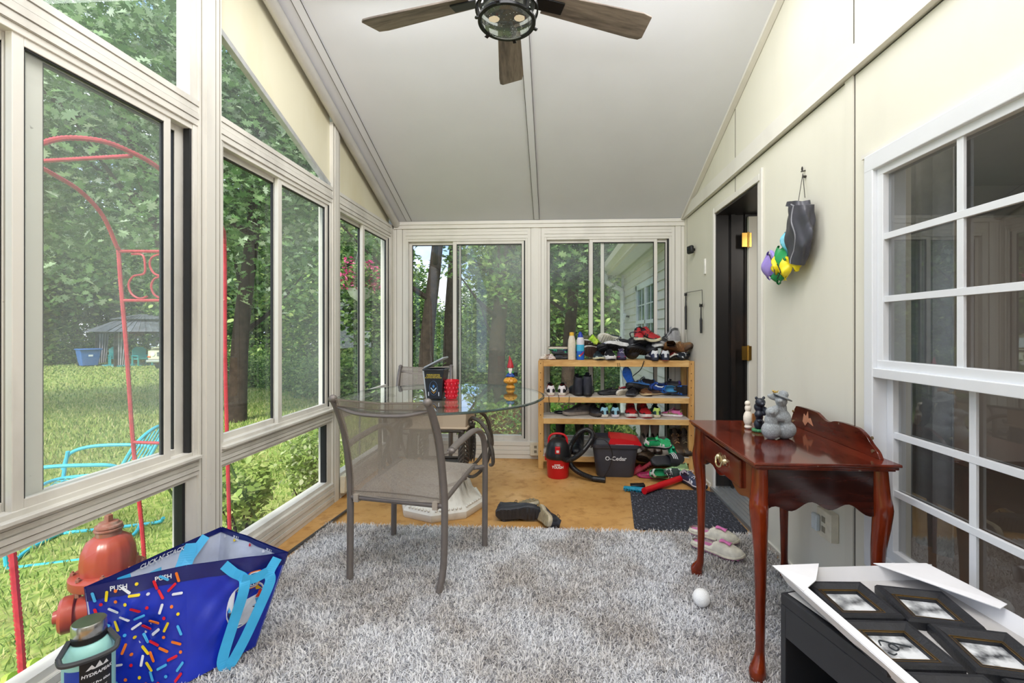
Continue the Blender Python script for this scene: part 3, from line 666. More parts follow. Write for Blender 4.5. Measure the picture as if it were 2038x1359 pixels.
# figurines on the console
STONE = M('#a9aeb0', .85, 0, .3, 220, .6)
f = thing('rabbit_figurine', 'pair of grey speckled stone rabbits, the tall one in a hat with a small bird', 'figurine', (.895, 1.875, zt), R(12))
blob('body', [((-.035, 0, .035), (.038, .034, .037)), ((-.035, 0, .075), (.026, .024, .032)), ((-.038, -.008, .108), (.024, .022, .022)), ((-.052, -.026, .112), (.010, .012, .009)), ((-.024, -.002, .112), (.016, .018, .024), (0, .6, 0)),
      ((.025, .0, .035), (.046, .036, .037)), ((.018, 0, .08), (.030, .028, .042), (0, -.25, 0)), ((.010, 0, .12), (.021, .02, .03)), ((.004, -.008, .150), (.023, .021, .021)), ((-.012, -.022, .155), (.012, .012, .010)), ((-.018, .01, .165), (.028, .010, .012), (0, .3, 0)), ((-.012, -.02, .085), (.022, .012, .011), (0, .6, 0))], STONE, f, .0028)
m = MB(); m.lathe([(.0, .0), (.036, .002), (.037, .006), (.017, .010), (.017, .022), (.010, .030), (.0, .031)], (0, 0, 0), 20); m.v = [tuple(Euler((.1, .42, 0)).to_matrix() @ Vector(v)+Vector((.008, -.006, .163))) for v in m.v]; m.build('hat', STONE, f)
m = MB(); m.ell((-.022, -.004, .188), (.008, .005, .005)); m.ell((-.029, -.004, .192), .004); m.prism([(-.015, .188), (-.006, .194), (-.012, .184)], -.006, -.002, 'xz'); m.build('bird', M('#c7a75a', .4, .4), f)
f = thing('bear_figurine', 'two small black bears stacked on a green grassy base on the console table', 'figurine', (.872, 2.0, zt), R(10))
blob('body', [((0, 0, .032), (.022, .02, .026)), ((0, 0, .062), (.016, .016, .014)), ((-.006, -.006, .075), (.018, .018, .017)), ((.0, 0, .105), (.022, .02, .022)), ((-.004, -.014, .128), (.021, .02, .018)), ((-.004, -.03, .122), (.010, .010, .008)), ((-.02, -.01, .146), (.007, .005, .007)), ((.014, -.01, .146), (.007, .005, .007)), ((-.012, -.022, .05), (.012, .008, .008)), ((.014, -.02, .09), (.009, .012, .02))], M('#1f2430', .35, 0, .3, 90), f, .0025)
m = MB()
for i in range(14): a = i*.45; m.ell((.022*math.cos(a), .02*math.sin(a), .006), (.009, .008, .008), 8, 6)
m.build('grass_base', M('#3f7a4f', .7, 0, .3, 80), f)
f = thing('bird_ornament', 'small cream bird shaped ornament half hidden behind the black bears', 'figurine', (.850, 2.06, zt), 0)
blob('body', [((0, 0, .045), (.020, .02, .036)), ((0, 0, .09), (.014, .014, .018)), ((-.003, -.002, .112), (.012, .012, .012)), ((0, 0, .008), (.016, .016, .010))], M('#e6dccb', .6, 0, .1, 60), f, .0025)
m = MB(); m.box((.010, -.022, .03), (.024, -.016, .07)); m.build('wooden_board', M('#a26a38', .5), f, bev=.001)

# ================================================================ black shelf unit with tray of frames
BLK = M('#26272b', .45, 0, .15, 12); BLKD = M('#0d0d0f', .8)
rs = R(15.4); cs_ = Vector((.632, 1.316))
u = Vector((math.sin(-rs), math.cos(rs))); v_ = Vector((math.cos(rs), math.sin(rs)))
# local frame: origin far-left corner; x across to the wall, y toward us
sh = thing('black_cabinet', 'low black open cabinet in the right front corner holding the framed pictures', 'cabinet', (cs_.x, cs_.y, 0), rs)
W_, D_, H_ = .40, .62, .445
b = MB(); b.box((0, -D_, H_-.03), (W_, 0, H_)); b.build('top_board', BLK, sh, sm=False, bev=.003)
b = MB(); b.box((0, -.018, 0.02), (W_, 0, H_-.03)); b.build('side_panel', BLK, sh, sm=False, bev=.002)
b = MB(); b.box((0, -D_, 0.02), (W_, -D_+.018, H_-.03)); b.build('side_panel', BLK, sh, sm=False, bev=.002)
b = MB(); b.box((0, -D_+.018, H_-.115), (.016, -.018, H_-.03)); b.build('front_rail', BLK, sh, sm=False, bev=.002)
b = MB(); b.box((W_-.01, -D_+.018, 0.02), (W_, -.018, H_-.03)); b.build('back_panel', BLKD, sh, sm=False)
b = MB(); b.box((0.01, -D_+.018, 0.05), (W_-.01, -.018, .068)); b.build('shelf', BLK, sh, sm=False)
# wrinkled paper sheet on top, tray of white card
MB().grid(14, 20, lambda a, c: (.015+a*.37, -.01-c*.6, H_+.002+.003*abs(math.sin(a*9+c*7)))).build('paper_sheet', M('#c9c6c2', .8, 0, .08, 15), label='crumpled grey paper sheet between black cabinet top and white tray', cat='paper').matrix_world
ps = bpy.data.objects['paper_sheet']
# (re-place the sheet: build() centred it on its own base)
ps.location = tuple(Vector((cs_.x, cs_.y, 0))+Euler((0, 0, rs)).to_matrix() @ Vector((.2, -.31, H_+.001))); ps.rotation_euler = (0, 0, rs)
CARD = M('#e9e8ea', .7, 0, .04, 8)
tr_ = thing('card_tray', 'white folded cardboard tray holding the black picture frames', 'tray', (.665, 1.34, H_+.010), R(6))
b = MB(); b.box((0, -.62, 0), (.41, 0, .003)); b.build('tray_base', M('#bdbab8', .8, 0, .06, 10), tr_, sm=False)
b = MB(); b.add([(0, -.62, .001), (0, 0, .001), (-.028, .0, .042), (-.028, -.62, .042)], [(0, 1, 2, 3)]); b.add([(-.028, -.62, .042), (-.028, 0, .042), (-.010, 0, .046), (-.010, -.62, .046)], [(0, 1, 2, 3)]); b.build('tray_side', CARD, tr_, sm=False, solid=.003)
b = MB(); b.add([(.0, 0, .001), (.44, 0, .001), (.44, .012, .040), (.0, .012, .040)], [(0, 1, 2, 3)]); b.build('tray_end', CARD, tr_, sm=False, solid=.003)
b = MB(); b.add([(.41, -.62, .001), (.41, 0, .001), (.425, 0, .040), (.425, -.62, .040)], [(0, 1, 2, 3)]); b.build('tray_side', CARD, tr_, sm=False, solid=.003)
b = MB(); b.add([(-.035, .02, .044), (.105, .02, .046), (.03, -.075, .052), (-.028, -.11, .044)], [(0, 1, 2, 3)]); b.build('folded_corner', CARD, tr_, sm=False, solid=.002)
b = MB(); b.add([(.27, .02, .043), (.425, .012, .043), (.43, -.20, .050), (.40, -.21, .046)], [(0, 1, 2, 3)]); b.build('folded_corner', CARD, tr_, sm=False, solid=.002)
GOLD = M('#8a6a35', .35, .7); FRM = M('#202126', .5, 0, .35, 35, .15)
def photomat(k):
    t = NT(f'grey_photo_{k}'); v = t.coord('Object', (1, 1, 1)); n = t.noise(22+k*3, 3, v); n2 = t.noise(9+k, 2, v)
    b = t.bsdf(t.ramp(t.math('ADD', t.math('MULTIPLY', n, .6), t.math('MULTIPLY', n2, .4)), [(.36+.01*k, srgb('#4c4d50')), (.47, srgb('#a9abad')), (.58, srgb('#e6e8ea'))]), .12); return t.done(b)
FL = [('holding a monochrome street photograph', 'far left of the tray', .772, 1.236, 2), ('holding a faded plain grey photograph', 'far right of the tray', .945, 1.215, -9),
      ('holding a pale sketch of a curved bracket', 'middle left of the tray', .768, 1.066, 1), ('holding a misty grey picture', 'middle right of the tray', .955, 1.050, -9),
      ('cut off by the lower image edge', 'near left of the tray', .790, .898, 0), ('cut off by the right image corner', 'near right of the tray', .965, .880, -9)]
for k, (lb, wh, fx, fy, ra) in enumerate(FL):
    w = Vector((fx, fy, H_+.014))
    f = thing('picture_frame', f'black picture frame {lb}, {wh}', 'picture frame', w, R(ra), 'black picture frames in the tray')
    hw, hh = .080, .078; m = MB()
    outer = [(-hw, -hh), (hw, -hh), (hw, hh), (-hw, hh)]
    def ring(d, z): return [((abs(x)-d)*(1 if x > 0 else -1), (abs(y)-d)*(1 if y > 0 else -1), z) for x, y in outer]
    prof = [(0, 0), (0, .018), (.004, .024), (.012, .024), (.028, .014), (.032, .015), (.034, .011), (.034, 0)]
    vs = [p for d, z in prof for p in ring(d, z)]; n = len(prof)
    fs = [(i*4+j, i*4+(j+1) % 4, (i+1)*4+(j+1) % 4, (i+1)*4+j) for i in range(n-1) for j in range(4)]
    m.add(vs, fs); m.build('moulding', FRM, f, sm=False)
    m = MB()
    for d, z in ((.0275, .0147), (.033, .0152)):
        r_ = ring(d, z); [m.bar(r_[j], r_[(j+1) % 4], .0013, .0013) for j in range(4)]
    m.build('gold_line', GOLD, f, sm=False)
    q = ring(.034, .006); MB().add(q, [(0, 1, 2, 3)]).build('photograph', photomat(k), f, sm=False)
    if k == 2:
        m = MB(); m.tube(smooth_path([(-.03, .01, .007), (-.022, .026, .007), (-.006, .02, .007), (.004, .004, .007), (-.008, -.006, .007), (-.014, .006, .007), (-.002, .018, .007), (.02, .012, .007), (.034, .006, .007)], 5), .0018, 6)
        m.tube(smooth_path([(-.03, -.012, .007), (-.024, -.02, .007), (-.014, -.016, .007)], 4), .0014, 6); m.build('drawn_bracket', M('#2a3136', .6), f)

# ================================================================ shoe rack (bare shelves)
PINE = wood('pine', '#bc8644', '#e8c07e', (.25, 1, 1), .5, 9., .05); PINEV = wood('pine_upright', '#b47e40', '#e2b874', (1, 1, .18), .5, 9., .05)
rk = thing('shoe_rack', 'pine four tier shoe rack standing in front of the end window', 'rack', (.52, 4.02, 0))
SX0, SX1, SY0, SY1 = -.145, 1.165, 3.89, 4.15
SHZ = (.925, .618, .436, .115)
for x in (SX0, SX1-.045):
    for y in (SY0, SY1-.045): MB().box((x, y, 0), (x+.045, y+.04, .925)).build('upright', PINEV, rk, world=True, sm=False, bev=.002)
for z in SHZ:
    s = MB(); s.box((SX0+.045, SY0-.006, z-.05), (SX1-.045, SY0+.016, z-.004)); s.box((SX0+.045, SY1-.016, z-.05), (SX1-.045, SY1, z-.004)); s.build('shelf_rail', PINE, rk, world=True, sm=False, bev=.002)
    s = MB(); s.box((SX0+.04, SY0-.006, z-.004), (SX1-.04, SY1, z+.004)); s.build('shelf_board', M('#cfc5b8', .7, 0, .12, 12) if z < .9 else PINE, rk, world=True, sm=False)
s = MB()
for x in (SX0+.02, SX1-.025):
    for z in (.15, .30, .46, .55, .64, .70, .76, .82, .9): s.lathe([(.004, -.0015), (.004, .002)], (x, SY0-.0005, z), 8, axis='y')
s.build('nail_hole', M('#3a2412', .8), rk, world=True)

# ================================================================ ceiling fan
fn = thing('ceiling_fan', 'black ceiling fan with weathered wood blades and a round seeded glass light', 'ceiling fan', (-.196, 1.838, 2.30))
FB = M('#17181b', .35, .4, .1, 20); WB = wood('weathered_blade', '#4c433e', '#96897e', (.12, 1, 1), .55, 16., .3)
m = MB(); m.lathe([(.018, .30), (.018, .64)], seg=16); m.build('downrod', FB, fn)
m = MB(); m.lathe([(.075, .66), (.072, .70), (.02, .60)], seg=24); m.lathe([(.0, .585), (.05, .6), (.075, .66), (.078, .76)], seg=28); m.build('canopy', FB, fn)
m = MB(); m.lathe([(.05, .20), (.10, .205), (.112, .23), (.112, .29), (.09, .33), (.03, .35)], seg=36); m.build('motor_housing', FB, fn)
a0 = .066
for k in range(5):
    an = a0+PI/2+k*2*PI/5; r_ = Euler((0, 0, an)).to_matrix(); tl_ = Euler((R(-12), 0, 0)).to_matrix()
    pts = [(.16, -.048), (.60, -.066), (.645, -.058), (.66, .05), (.645, .064), (.60, .066), (.16, .048)]
    bl = bpy.data.objects.new('blade', None)
    m = MB(); m.prism(pts, -.004, .004); m.v = [tuple(tl_ @ Vector(v)) for v in m.v]
    o = m.build('blade', WB, fn, bev=.0015, sm=False); o.location = (0, 0, .245); o.rotation_euler = (0, 0, an)
    m = MB(); m.box((.08, -.028, -.012), (.245, .028, -.005)); m.v = [tuple(tl_ @ Vector(v)) for v in m.v]
    q = m.build('blade_bracket', FB, fn, bev=.002, sm=False); q.location = (0, 0, .245); q.rotation_euler = (0, 0, an)
LZ = .0
m = MB()
m.lathe([(.122, .19), (.128, .19), (.128, .155), (.122, .155), (.122, .19)], seg=48, cap=False)
m.lathe([(.104, .052), (.117, .052), (.117, .072), (.104, .072), (.104, .052)], seg=48, cap=False)
for k in range(6):
    a = k*PI/3+.35; c_, s_ = math.cos(a), math.sin(a); m.bar((.125*c_, .125*s_, .19), (.113*c_, .113*s_, .055), .016, .006, (c_, s_, 0)); m.bar((.112*c_, .112*s_, .056), (.128*c_, .128*s_, .046), .014, .01)
m.build('light_cage', FB, fn)
SEED = glass('seeded_glass', .10, (.90, .93, .92, 1), 1.6)
m = MB(); m.lathe([(.106, .20), (.108, .10), (.104, .06), (.092, .035), (.06, .018), (.02, .012), (.0, .0115)], seg=48, cap=False); m.build('glass_bowl', SEED, fn)
m = MB()
for k in range(70):
    a = random.random()*2*PI; r_ = .09*math.sqrt(random.random()); z = .0125+.9*r_*r_*2.4; m.ell((r_*math.cos(a), r_*math.sin(a), z+.0015), .0014, 6, 4)
m.build('seed_bubble', M('#e8eef0', .1), fn)['kind'] = 'stuff'
for c_ in children(fn):
    if c_.name.split('.')[0] in ('light_cage', 'glass_bowl', 'seed_bubble'):
        for v in c_.data.vertices:
            if v.co.z < .19: v.co.z = .19-(.19-v.co.z)*.46
m = MB(); m.lathe([(.0, .185), (.10, .186), (.115, .20), (.05, .205)], seg=32); m.build('light_plate', FB, fn)
t = NT('bulb_warm_glint'); em = t.n('ShaderNodeEmission'); em.inputs[0].default_value = (1, .78, .5, 1); em.inputs[1].default_value = .7; t.done(em)  # bulbs are unlit; the emission imitates a warm reflection on them
for s in (-1, 1):
    m = MB(); m.lathe([(.004, 0), (.013, .012), (.016, .03), (.012, .05), (.008, .06)], seg=14); m.v = [(s*.03+v[2]*s*.7, v[0], .145+v[1]*.6) for v in m.v]; m.build('bulb', t.m, fn)

# ================================================================ on the right wall
hb = thing('hanging_bag', 'grey zipped nylon bag hung from a nail, coloured kite fabric spilling out below', 'bag', (XR, 2.16, 1.45))
BG = M('#414149', .38, 0, .25, 10)
NY = XR-.055
def bagp(u, v):
    a = u*2*PI; k = .45+.55*math.sin(PI*min(1, .25+v*.95))**.8
    w = (.062+.03*math.sin(v*2.6))*(1 if v < .75 else 1-(v-.75)*1.7); wr = 1+.10*math.sin(a*5+v*9)+.06*math.sin(a*3-v*14)
    y = 2.125+.045*v+w*math.cos(a)*wr+(.03 if v < .1 else 0); x = NY+.042*math.sin(a)*wr*(.35+k*.6)
    return (x, y, 1.775-v*.285+.015*math.cos(a))
m = MB(); m.grid(40, 30, bagp); m.build('pouch', BG, hb, world=True)
MB().tube([bagp(.72+.03*math.sin(i*.4), i/20) for i in range(1, 21)], .0035, 6).build('zipper', M('#8f8f95', .4), hb, world=True)
m = MB(); top = (XR-.012, 2.20, 1.915)
m.tube([top, (NY, 2.10, 1.775)], .0016, 6); m.tube([top, (NY, 2.155, 1.775)], .0016, 6); m.tube([(XR, 2.20, 1.93), (XR-.02, 2.20, 1.925)], .003, 6); m.build('cord', M('#3a3632', .6), hb, world=True)
m = MB(); m.tube([(XR+.002, 2.195, 1.90), (XR-.014, 2.195, 1.90)], .006, 10); m.ell((XR-.012, 2.205, 1.94), (.003, .007, .011)); m.build('hook', M('#3a3632', .4, .7), hb, world=True)
def cloth(cy, cz, ry, rz, col, seed, x=NY+.01, nm='kite_fabric'):
    rnd = random.Random(seed); ph = [rnd.random()*6 for _ in range(4)]
    m = MB(); m.grid(22, 16, lambda u, v: (x+.022*math.sin(u*2*PI)*math.sin(PI*v)+.008*math.sin(u*19+ph[0]+v*5), cy+ry*math.cos(u*2*PI)*math.sin(PI*(.12+.8*v))*(1+.22*math.sin(u*6*PI+ph[1])), cz+rz*(1-2*v)+.012*math.sin(u*4*PI+ph[2])))
    m.build(nm, M(col, .45, 0, .15, 20), hb, world=True)
cloth(2.285, 1.60, .03, .05, '#6fc3d6', 1); cloth(2.40, 1.515, .072, .065, '#9a86cf', 2, NY-.016); cloth(2.30, 1.53, .055, .06, '#1f8f4f', 3, NY-.012)
cloth(2.235, 1.475, .05, .045, '#e6d21c', 4, NY-.02); cloth(2.33, 1.455, .045, .035, '#1c8146', 5, NY-.004); cloth(2.17, 1.50, .035, .035, '#e3cf18', 6, NY); cloth(2.30, 1.50, .035, .035, '#e6d21c', 7, NY-.03)
for pp in ([(2.33, 1.56), (2.29, 1.50), (2.27, 1.45)], [(2.25, 1.50), (2.22, 1.46), (2.25, 1.43)]):
    MB().tube(smooth_path([(NY-.05, a, b_) for a, b_ in pp], 5), .0025, 6).build('dark_piping', M('#23232b', .5), hb, world=True)
cm = thing('security_camera', 'small black square security camera high on the wall left of the door', 'camera', (XR-.02, 3.89, 1.86), (0, R(-4), R(12)))
m = MB(); m.box((-.035, -.038, -.034), (-.002, .038, .034)); m.build('housing', M('#121316', .5), cm, bev=.012)
m = MB(); m.lathe([(.012, 0), (.012, .02)], seg=12, axis='x'); m.build('mount', M('#121316', .5), cm)
m = MB(); m.lathe([(.010, -.0365), (.010, -.034)], (0, .006, .008), 16, axis='x'); m.build('lens', M('#2a2f3a', .08), cm)
ub = thing('wall_hooks', 'black wire with two dangling dark bits and clips left of the door', 'hanger', (XR, 3.87, 1.16))
BW = M('#1b1a1a', .5)
m = MB(); m.tube([(XR-.02, 4.09, 1.515), (XR-.02, 3.64, 1.50), (XR-.018, 3.635, 1.38)], .0022, 6); m.build('wire', BW, ub, world=True)
for y, z0, z1 in ((4.085, 1.19, 1.505), (3.665, 1.16, 1.385)):
    m = MB(); m.tube([(XR-.02, y, z1), (XR-.02, y, z1-.10), (XR-.02, y, z1-.12), (XR-.02, y-.004, z0)], [.004, .006, .011, .009], 8); m.box((XR-.03, y-.014, z1-.018), (XR-.012, y+.014, z1+.004)); m.tube([(XR-.02, y+.03, z1+.01), (XR-.02, y, z1-.02), (XR-.02, y-.03, z1+.006)], .003, 6); m.build('dangling_clip', BW, ub, world=True)
def outlet(loc, label, rot=0, cover=False):
    o = thing('power_outlet', label, 'outlet', loc, rot); OC = M('#e0d9c4', .45)
    m = MB(); m.box((-.035, -.05, 0), (0, .05, .12)); m.build('box', OC, o, bev=.004)
    if cover: m = MB(); m.box((-.055, .02, .02), (-.035, .06, .09)); m.build('flap', M('#d5dde0', .2), o, bev=.006)
    for z in (.038, .08):
        m = MB(); m.box((-.0365, -.012, z-.012), (-.035, .012, z+.012)); m.build('socket', M('#8d8674', .6), o, sm=False)
    return o
outlet((XR, 1.995, .30), 'beige outdoor outlet box with clear flap low on the wall under the console', 0, True)
outlet((XL+.02, 3.16, .04), 'cream outlet box low on the post left of the glass table', PI)
o = outlet((-.18, YE-.02, .04), 'white outlet box low on the post beside the shoe rack', R(90))
m = MB(); m.box((XR-.012, 3.60, 1.62), (XR, 3.63, 1.74)); m.build('doorbell', M('#eceae4', .4), bev=.003, label='small white doorbell left of the house door', cat='doorbell')
# dark metal pole lying on the floor along the left wall
m = MB(); m.tube([(-1.372, 2.264, 0.035), (-1.351, 2.919, 0.012)], .0095, 10); m.build('metal_pole', M('#5a5654', .4, .6), label='dark metal pole lying on the floor left of the mesh chair', cat='pole')
# ball
m = MB(); m.ell((0, 0, .036), .036, 24, 16)
o = m.build('white_ball', M('#eeeeea', .5, 0, .03, 30), label='dimpled white ball on the rug in front of the console leg', cat='ball'); o.location = (0.614, 1.951, 0.022)
t = NT('dimpled_white'); b = t.bsdf(srgb('#f8f8f6'), .5); vo = t.n('ShaderNodeTexVoronoi'); vo.inputs['Scale'].default_value = 420.; t.l(t.coord(), vo.inputs['Vector']); t.bump(b, vo.outputs['Distance'], .5, .002); o.data.materials[0] = t.done(b)

# ================================================================ things on the table
tz = .7475
o = thing('storage_tub', 'small black plastic tub with gold and blue printed front, its grey lid tipped open', 'tub', (-.765, 2.89, tz), R(-3))
TUBM = M('#1d2029', .35)
m = MB(); hw0, hw1, hd0, hd1, H = .050, .068, .045, .06, .185
vs = [(-hw0, -hd0, 0), (hw0, -hd0, 0), (hw0, hd0, 0), (-hw0, hd0, 0), (-hw1, -hd1, H), (hw1, -hd1, H), (hw1, hd1, H), (-hw1, hd1, H), (-hw1+.006, -hd1+.006, H), (hw1-.006, -hd1+.006, H), (hw1-.006, hd1-.006, H), (-hw1+.006, hd1-.006, H), (-hw0+.01, -hd0+.01, .02), (hw0-.01, -hd0+.01, .02), (hw0-.01, hd0-.01, .02), (-hw0+.01, hd0-.01, .02)]
fs = [(3, 2, 1, 0)]+[(i, (i+1) % 4, 4+(i+1) % 4, 4+i) for i in range(4)]+[(4+i, 4+(i+1) % 4, 8+(i+1) % 4, 8+i) for i in range(4)]+[(8+i, 8+(i+1) % 4, 12+(i+1) % 4, 12+i) for i in range(4)]+[(12, 13, 14, 15)]
m.add(vs, fs); m.build('tub_body', TUBM, o, sm=False, bev=.004)
m = MB(); [m.bar(a, b_, .008, .010) for a, b_ in (((-hw1, -hd1, H), (hw1, -hd1, H)), ((hw1, -hd1, H), (hw1, hd1, H)), ((hw1, hd1, H), (-hw1, hd1, H)), ((-hw1, hd1, H), (-hw1, -hd1, H)))]; m.build('rim', M('#2b2e36', .25), o, bev=.003)
m = MB(); m.box((-hw1-.002, -hd1, H+.038), (hw1+.004, hd1, H+.050), rot=(0, R(-27), 0)); m.build('lid', M('#9aa1a8', .3), o, bev=.005)
m = MB(); m.prism([(-hw0-.001, 0), (-hw0+.006, 0), (-hw1+.008, H-.006), (-hw1-.001, H-.006)], -.0, .001, 'xz'); m.v = [(v[0], -hd0-(hd1-hd0)*v[2]/H-.001+v[1], v[2]) for v in m.v]; m.build('side_stripe', M('#aeb4ba', .3), o, sm=False)
tf = lambda x, y, e: Vector((x, -hd0-(hd1-hd0)*((y)/H)-e-.0008, y))
def tfat(cy): return lambda x, y, e: tf(x, y+cy, e)
GO = M('#d8c04a', .4)
text('PREMIUM CARE FOR\nA SHINE THAT LASTS\n& LASTING PROTECTION', .0095, tfat(.145), GO, o, bold=.0002)
m = MB()
def tq(pts): m.add([tuple(tf(a, c, .0006)) for a, c in pts], [tuple(range(len(pts)))])
m.cur = 0; m2 = MB()
rr_ = [(.026*math.cos(a)*(1 if abs(math.cos(a)) > .3 else 1), .070+.045*math.sin(a)) for a in [i*PI/12 for i in range(24)]]
for i in range(24): m.bar(tf(*rr_[i], .001), tf(*rr_[(i+1) % 24], .001), .002, .001)
m.build('oval_outline', M('#5b7fae', .4), o)
m = MB(); tq([(-.018, .075), (0, .055), (.018, .075), (.018, .067), (0, .047), (-.018, .067)]); m.build('printed_chevron', M('#cfe6f5', .4), o, sm=False)
m = MB(); tq([(-.014, .055), (0, .040), (.014, .055), (.014, .049), (0, .034), (-.014, .049)]); m.build('printed_chevron', M('#b98a3c', .4), o, sm=False)
m = MB(); tq([(-.008, .083), (0, .092), (.008, .083), (0, .068)]); m.build('printed_diamond', M('#4a86c8', .4), o, sm=False)
m = MB(); tq([(-.036, .02), (-.030, .02), (-.030, .045), (-.036, .045)]); tq([(.030, .02), (.036, .02), (.036, .045), (.030, .045)]); m.build('printed_bar', M('#c9ccd6', .4), o, sm=False)
cup = thing('red_cup', 'red plastic latticed cup on the glass table beside the black tub', 'cup', (-.665, 2.885, tz))
RD = M('#d0162c', .25)
m = MB(); m.lathe([(.0, 0), (.036, 0), (.046, .10), (.049, .112), (.047, .118), (.043, .11), (.033, .01), (0, .008)], seg=40, cap=False, mod=lambda a, h: 1+(.05*math.sin(a*8) if h > .105 else 0)); m.build('cup_body', RD, cup)
m = MB()
for j in range(4):
    for k in range(12):
        a = (k+.5*(j % 2))*PI/6; r_ = .0375+.10*(.018+j*.026)*.95; m.ell((r_*math.cos(a), r_*math.sin(a), .018+j*.026), (.0035, .0035, .0075), 8, 6)
m.build('raised_dot', M('#e8485a', .2), cup)['kind'] = 'stuff'
gn = thing('gnome_figurine', 'gnome with red pointed hat sitting on an orange mushroom at the table edge', 'figurine', (-.335, 3.40, tz))
m = MB(); m.lathe([(0, 0), (.030, 0), (.036, .010), (.028, .022), (.022, .034), (.03, .04)], seg=24); m.lathe([(.024, .036), (.048, .044), (.053, .056), (.046, .072), (.028, .084), (0, .088)], seg=28, cap=False); m.build('mushroom', M('#d99a33', .4, 0, .25, 40), gn)
m = MB()
for a, z in ((-1.6, .062), (-2.1, .058), (-1.0, .068), (-1.4, .078)): m.ell((.048*math.cos(a)*(1 if z < .07 else .8), .048*math.sin(a)*(1 if z < .07 else .8), z), .006, 8, 6)
m.build('mushroom_spot', M('#c77a22', .4), gn)
blob('body', [((0, 0, .105), (.026, .022, .024)), ((-.022, -.016, .095), (.012, .016, .010)), ((.022, -.016, .095), (.012, .016, .010)), ((0, 0, .092), (.032, .026, .010))], M('#2b4f9c', .4), gn, .0025)
blob('tunic', [((0, 0, .125), (.022, .019, .016)), ((-.02, -.008, .12), (.009, .012, .008)), ((.02, -.008, .12), (.009, .012, .008))], M('#3f8a3d', .4), gn, .0025)
blob('beard', [((0, -.014, .138), (.016, .012, .022)), ((0, -.020, .12), (.009, .007, .012))], M('#ece8e0', .6), gn, .0025)
m = MB(); m.ell((0, -.004, .152), (.016, .015, .014)); m.ell((0, -.020, .152), .005); m.build('face', M('#e0ac8a', .5), gn)
m = MB(); m.lathe([(.024, .155), (.026, .160), (.021, .180), (.014, .205), (.007, .228), (.0015, .245)], seg=20); m.v = [(v[0]-.35*max(0, v[2]-.19)**1.3, v[1], v[2]) for v in m.v]; m.build('pointed_hat', M('#b3202c', .45), gn)
m = MB(); m.lathe([(.014, .0), (.016, .03), (.012, .032)], (.040, -.005, .09), 14); m.build('bucket', M('#1b1e26', .4), gn)

# ================================================================ rack floor: vacuum, bucket, brush
vc = thing('wet_dry_vacuum', 'small red and black wet dry vacuum with black hose', 'vacuum', (.022, 3.70, 0), R(-3))
RED = M('#c8101e', .35, 0, .08, 6); BK = M('#17181c', .35, 0, .15, 20)
m = MB(); m.lathe([(0, 0), (.082, 0), (.086, .008), (.094, .155), (.097, .165)], seg=40, cap=False); m.build('tank', RED, vc)
m = MB(); m.lathe([(.10, .155), (.104, .165), (.104, .185), (.099, .20), (.093, .245), (.075, .285), (.045, .308), (0, .315)], seg=40, cap=False); m.build('motor_head', BK, vc)
m = MB(); m.tube(smooth_path([(-.075, -.01, .26), (-.07, -.01, .315), (-.035, -.01, .345), (.035, -.01, .345), (.07, -.01, .315), (.075, -.01, .26)], 6), .009, 10); m.build('carry_handle', RED, vc)
m = MB(); m.box((-.018, -.104, .205), (.022, -.075, .262)); m.build('switch_panel', RED, vc, bev=.004)
m = MB(); m.box((-.008, -.107, .215), (.014, -.10, .235)); m.build('switch', M('#e7dede', .4), vc, bev=.002)
for s in (-1, 1): m = MB(); m.box((s*.098-.008, -.015, .13), (s*.098+.008, .015, .185)); m.build('latch', RED if s < 0 else BK, vc, bev=.003)
def cyl_fn(c, r, a0, z0, slope=0.): return lambda x, y, e: Vector((c[0]+(r+slope*y+e)*math.cos(a0+x/r), c[1]+(r+slope*y+e)*math.sin(a0+x/r), z0+y))
text('HYPER', .016, cyl_fn((0, 0), .0925, -PI/2-.02, .115), M('#f2f2f2', .4), vc, bold=.0006, shear=.2)
text('TOUGH', .026, cyl_fn((0, 0), .0915, -PI/2+.02, .096), M('#f2f2f2', .4), vc, bold=.001, shear=.1)
m = MB(); H_ = [(0.052, 3.62, 0.167), (0.119, 3.6, 0.162), (0.218, 3.62, 0.226), (0.302, 3.68, 0.332), (0.266, 3.74, 0.371), (0.195, 3.78, 0.333), (0.125, 3.8, 0.21), (0.116, 3.76, 0.117), (0.141, 3.68, 0.079), (0.203, 3.62, 0.05), (0.295, 3.585, 0.024)]
H_ = [(x, y, max(z, .022)) for x, y, z in H_]
P_ = smooth_path(H_, 22); rr = [.0185+.0022*(i % 2) for i in range(len(P_))]; m.tube(P_, rr, 12); m.build('hose', BK, vc, world=True)
m = MB(); e0, e1 = Vector(H_[-1]), Vector((0.389, 3.559, 0.022)); m.tube([e0, e1], [.021, .023], 14); m.build('hose_nozzle', BK, vc, world=True)

bk = thing('mop_bucket', 'dark grey mop bucket with red wringer rim and black wire handle', 'bucket', (0.488, 3.80, 0), R(-2))
BUC = M('#3a3d47', .45, 0, .12, 10)
def rrect(hx, hy, z, r=.05, n=6):
    out = []
    for cx_, cy_, a in ((hx-r, hy-r, 0), (-hx+r, hy-r, PI/2), (-hx+r, -hy+r, PI), (hx-r, -hy+r, 3*PI/2)):
        for i in range(n+1): q = a+PI/2*i/n; out.append((cx_+r*math.cos(q), cy_+r*math.sin(q), z))
    return out
def loft(m, rings, cap0=True, cap1=False, mi=None):
    n = len(rings[0]); v = [p for r_ in rings for p in r_]; f = [(i*n+j, i*n+(j+1) % n, (i+1)*n+(j+1) % n, (i+1)*n+j) for i in range(len(rings)-1) for j in range(n)]
    if cap0: f.append(tuple(range(n))[::-1])
    if cap1: f.append(tuple(range((len(rings)-1)*n, len(rings)*n)))
    return m.add(v, f, mi)
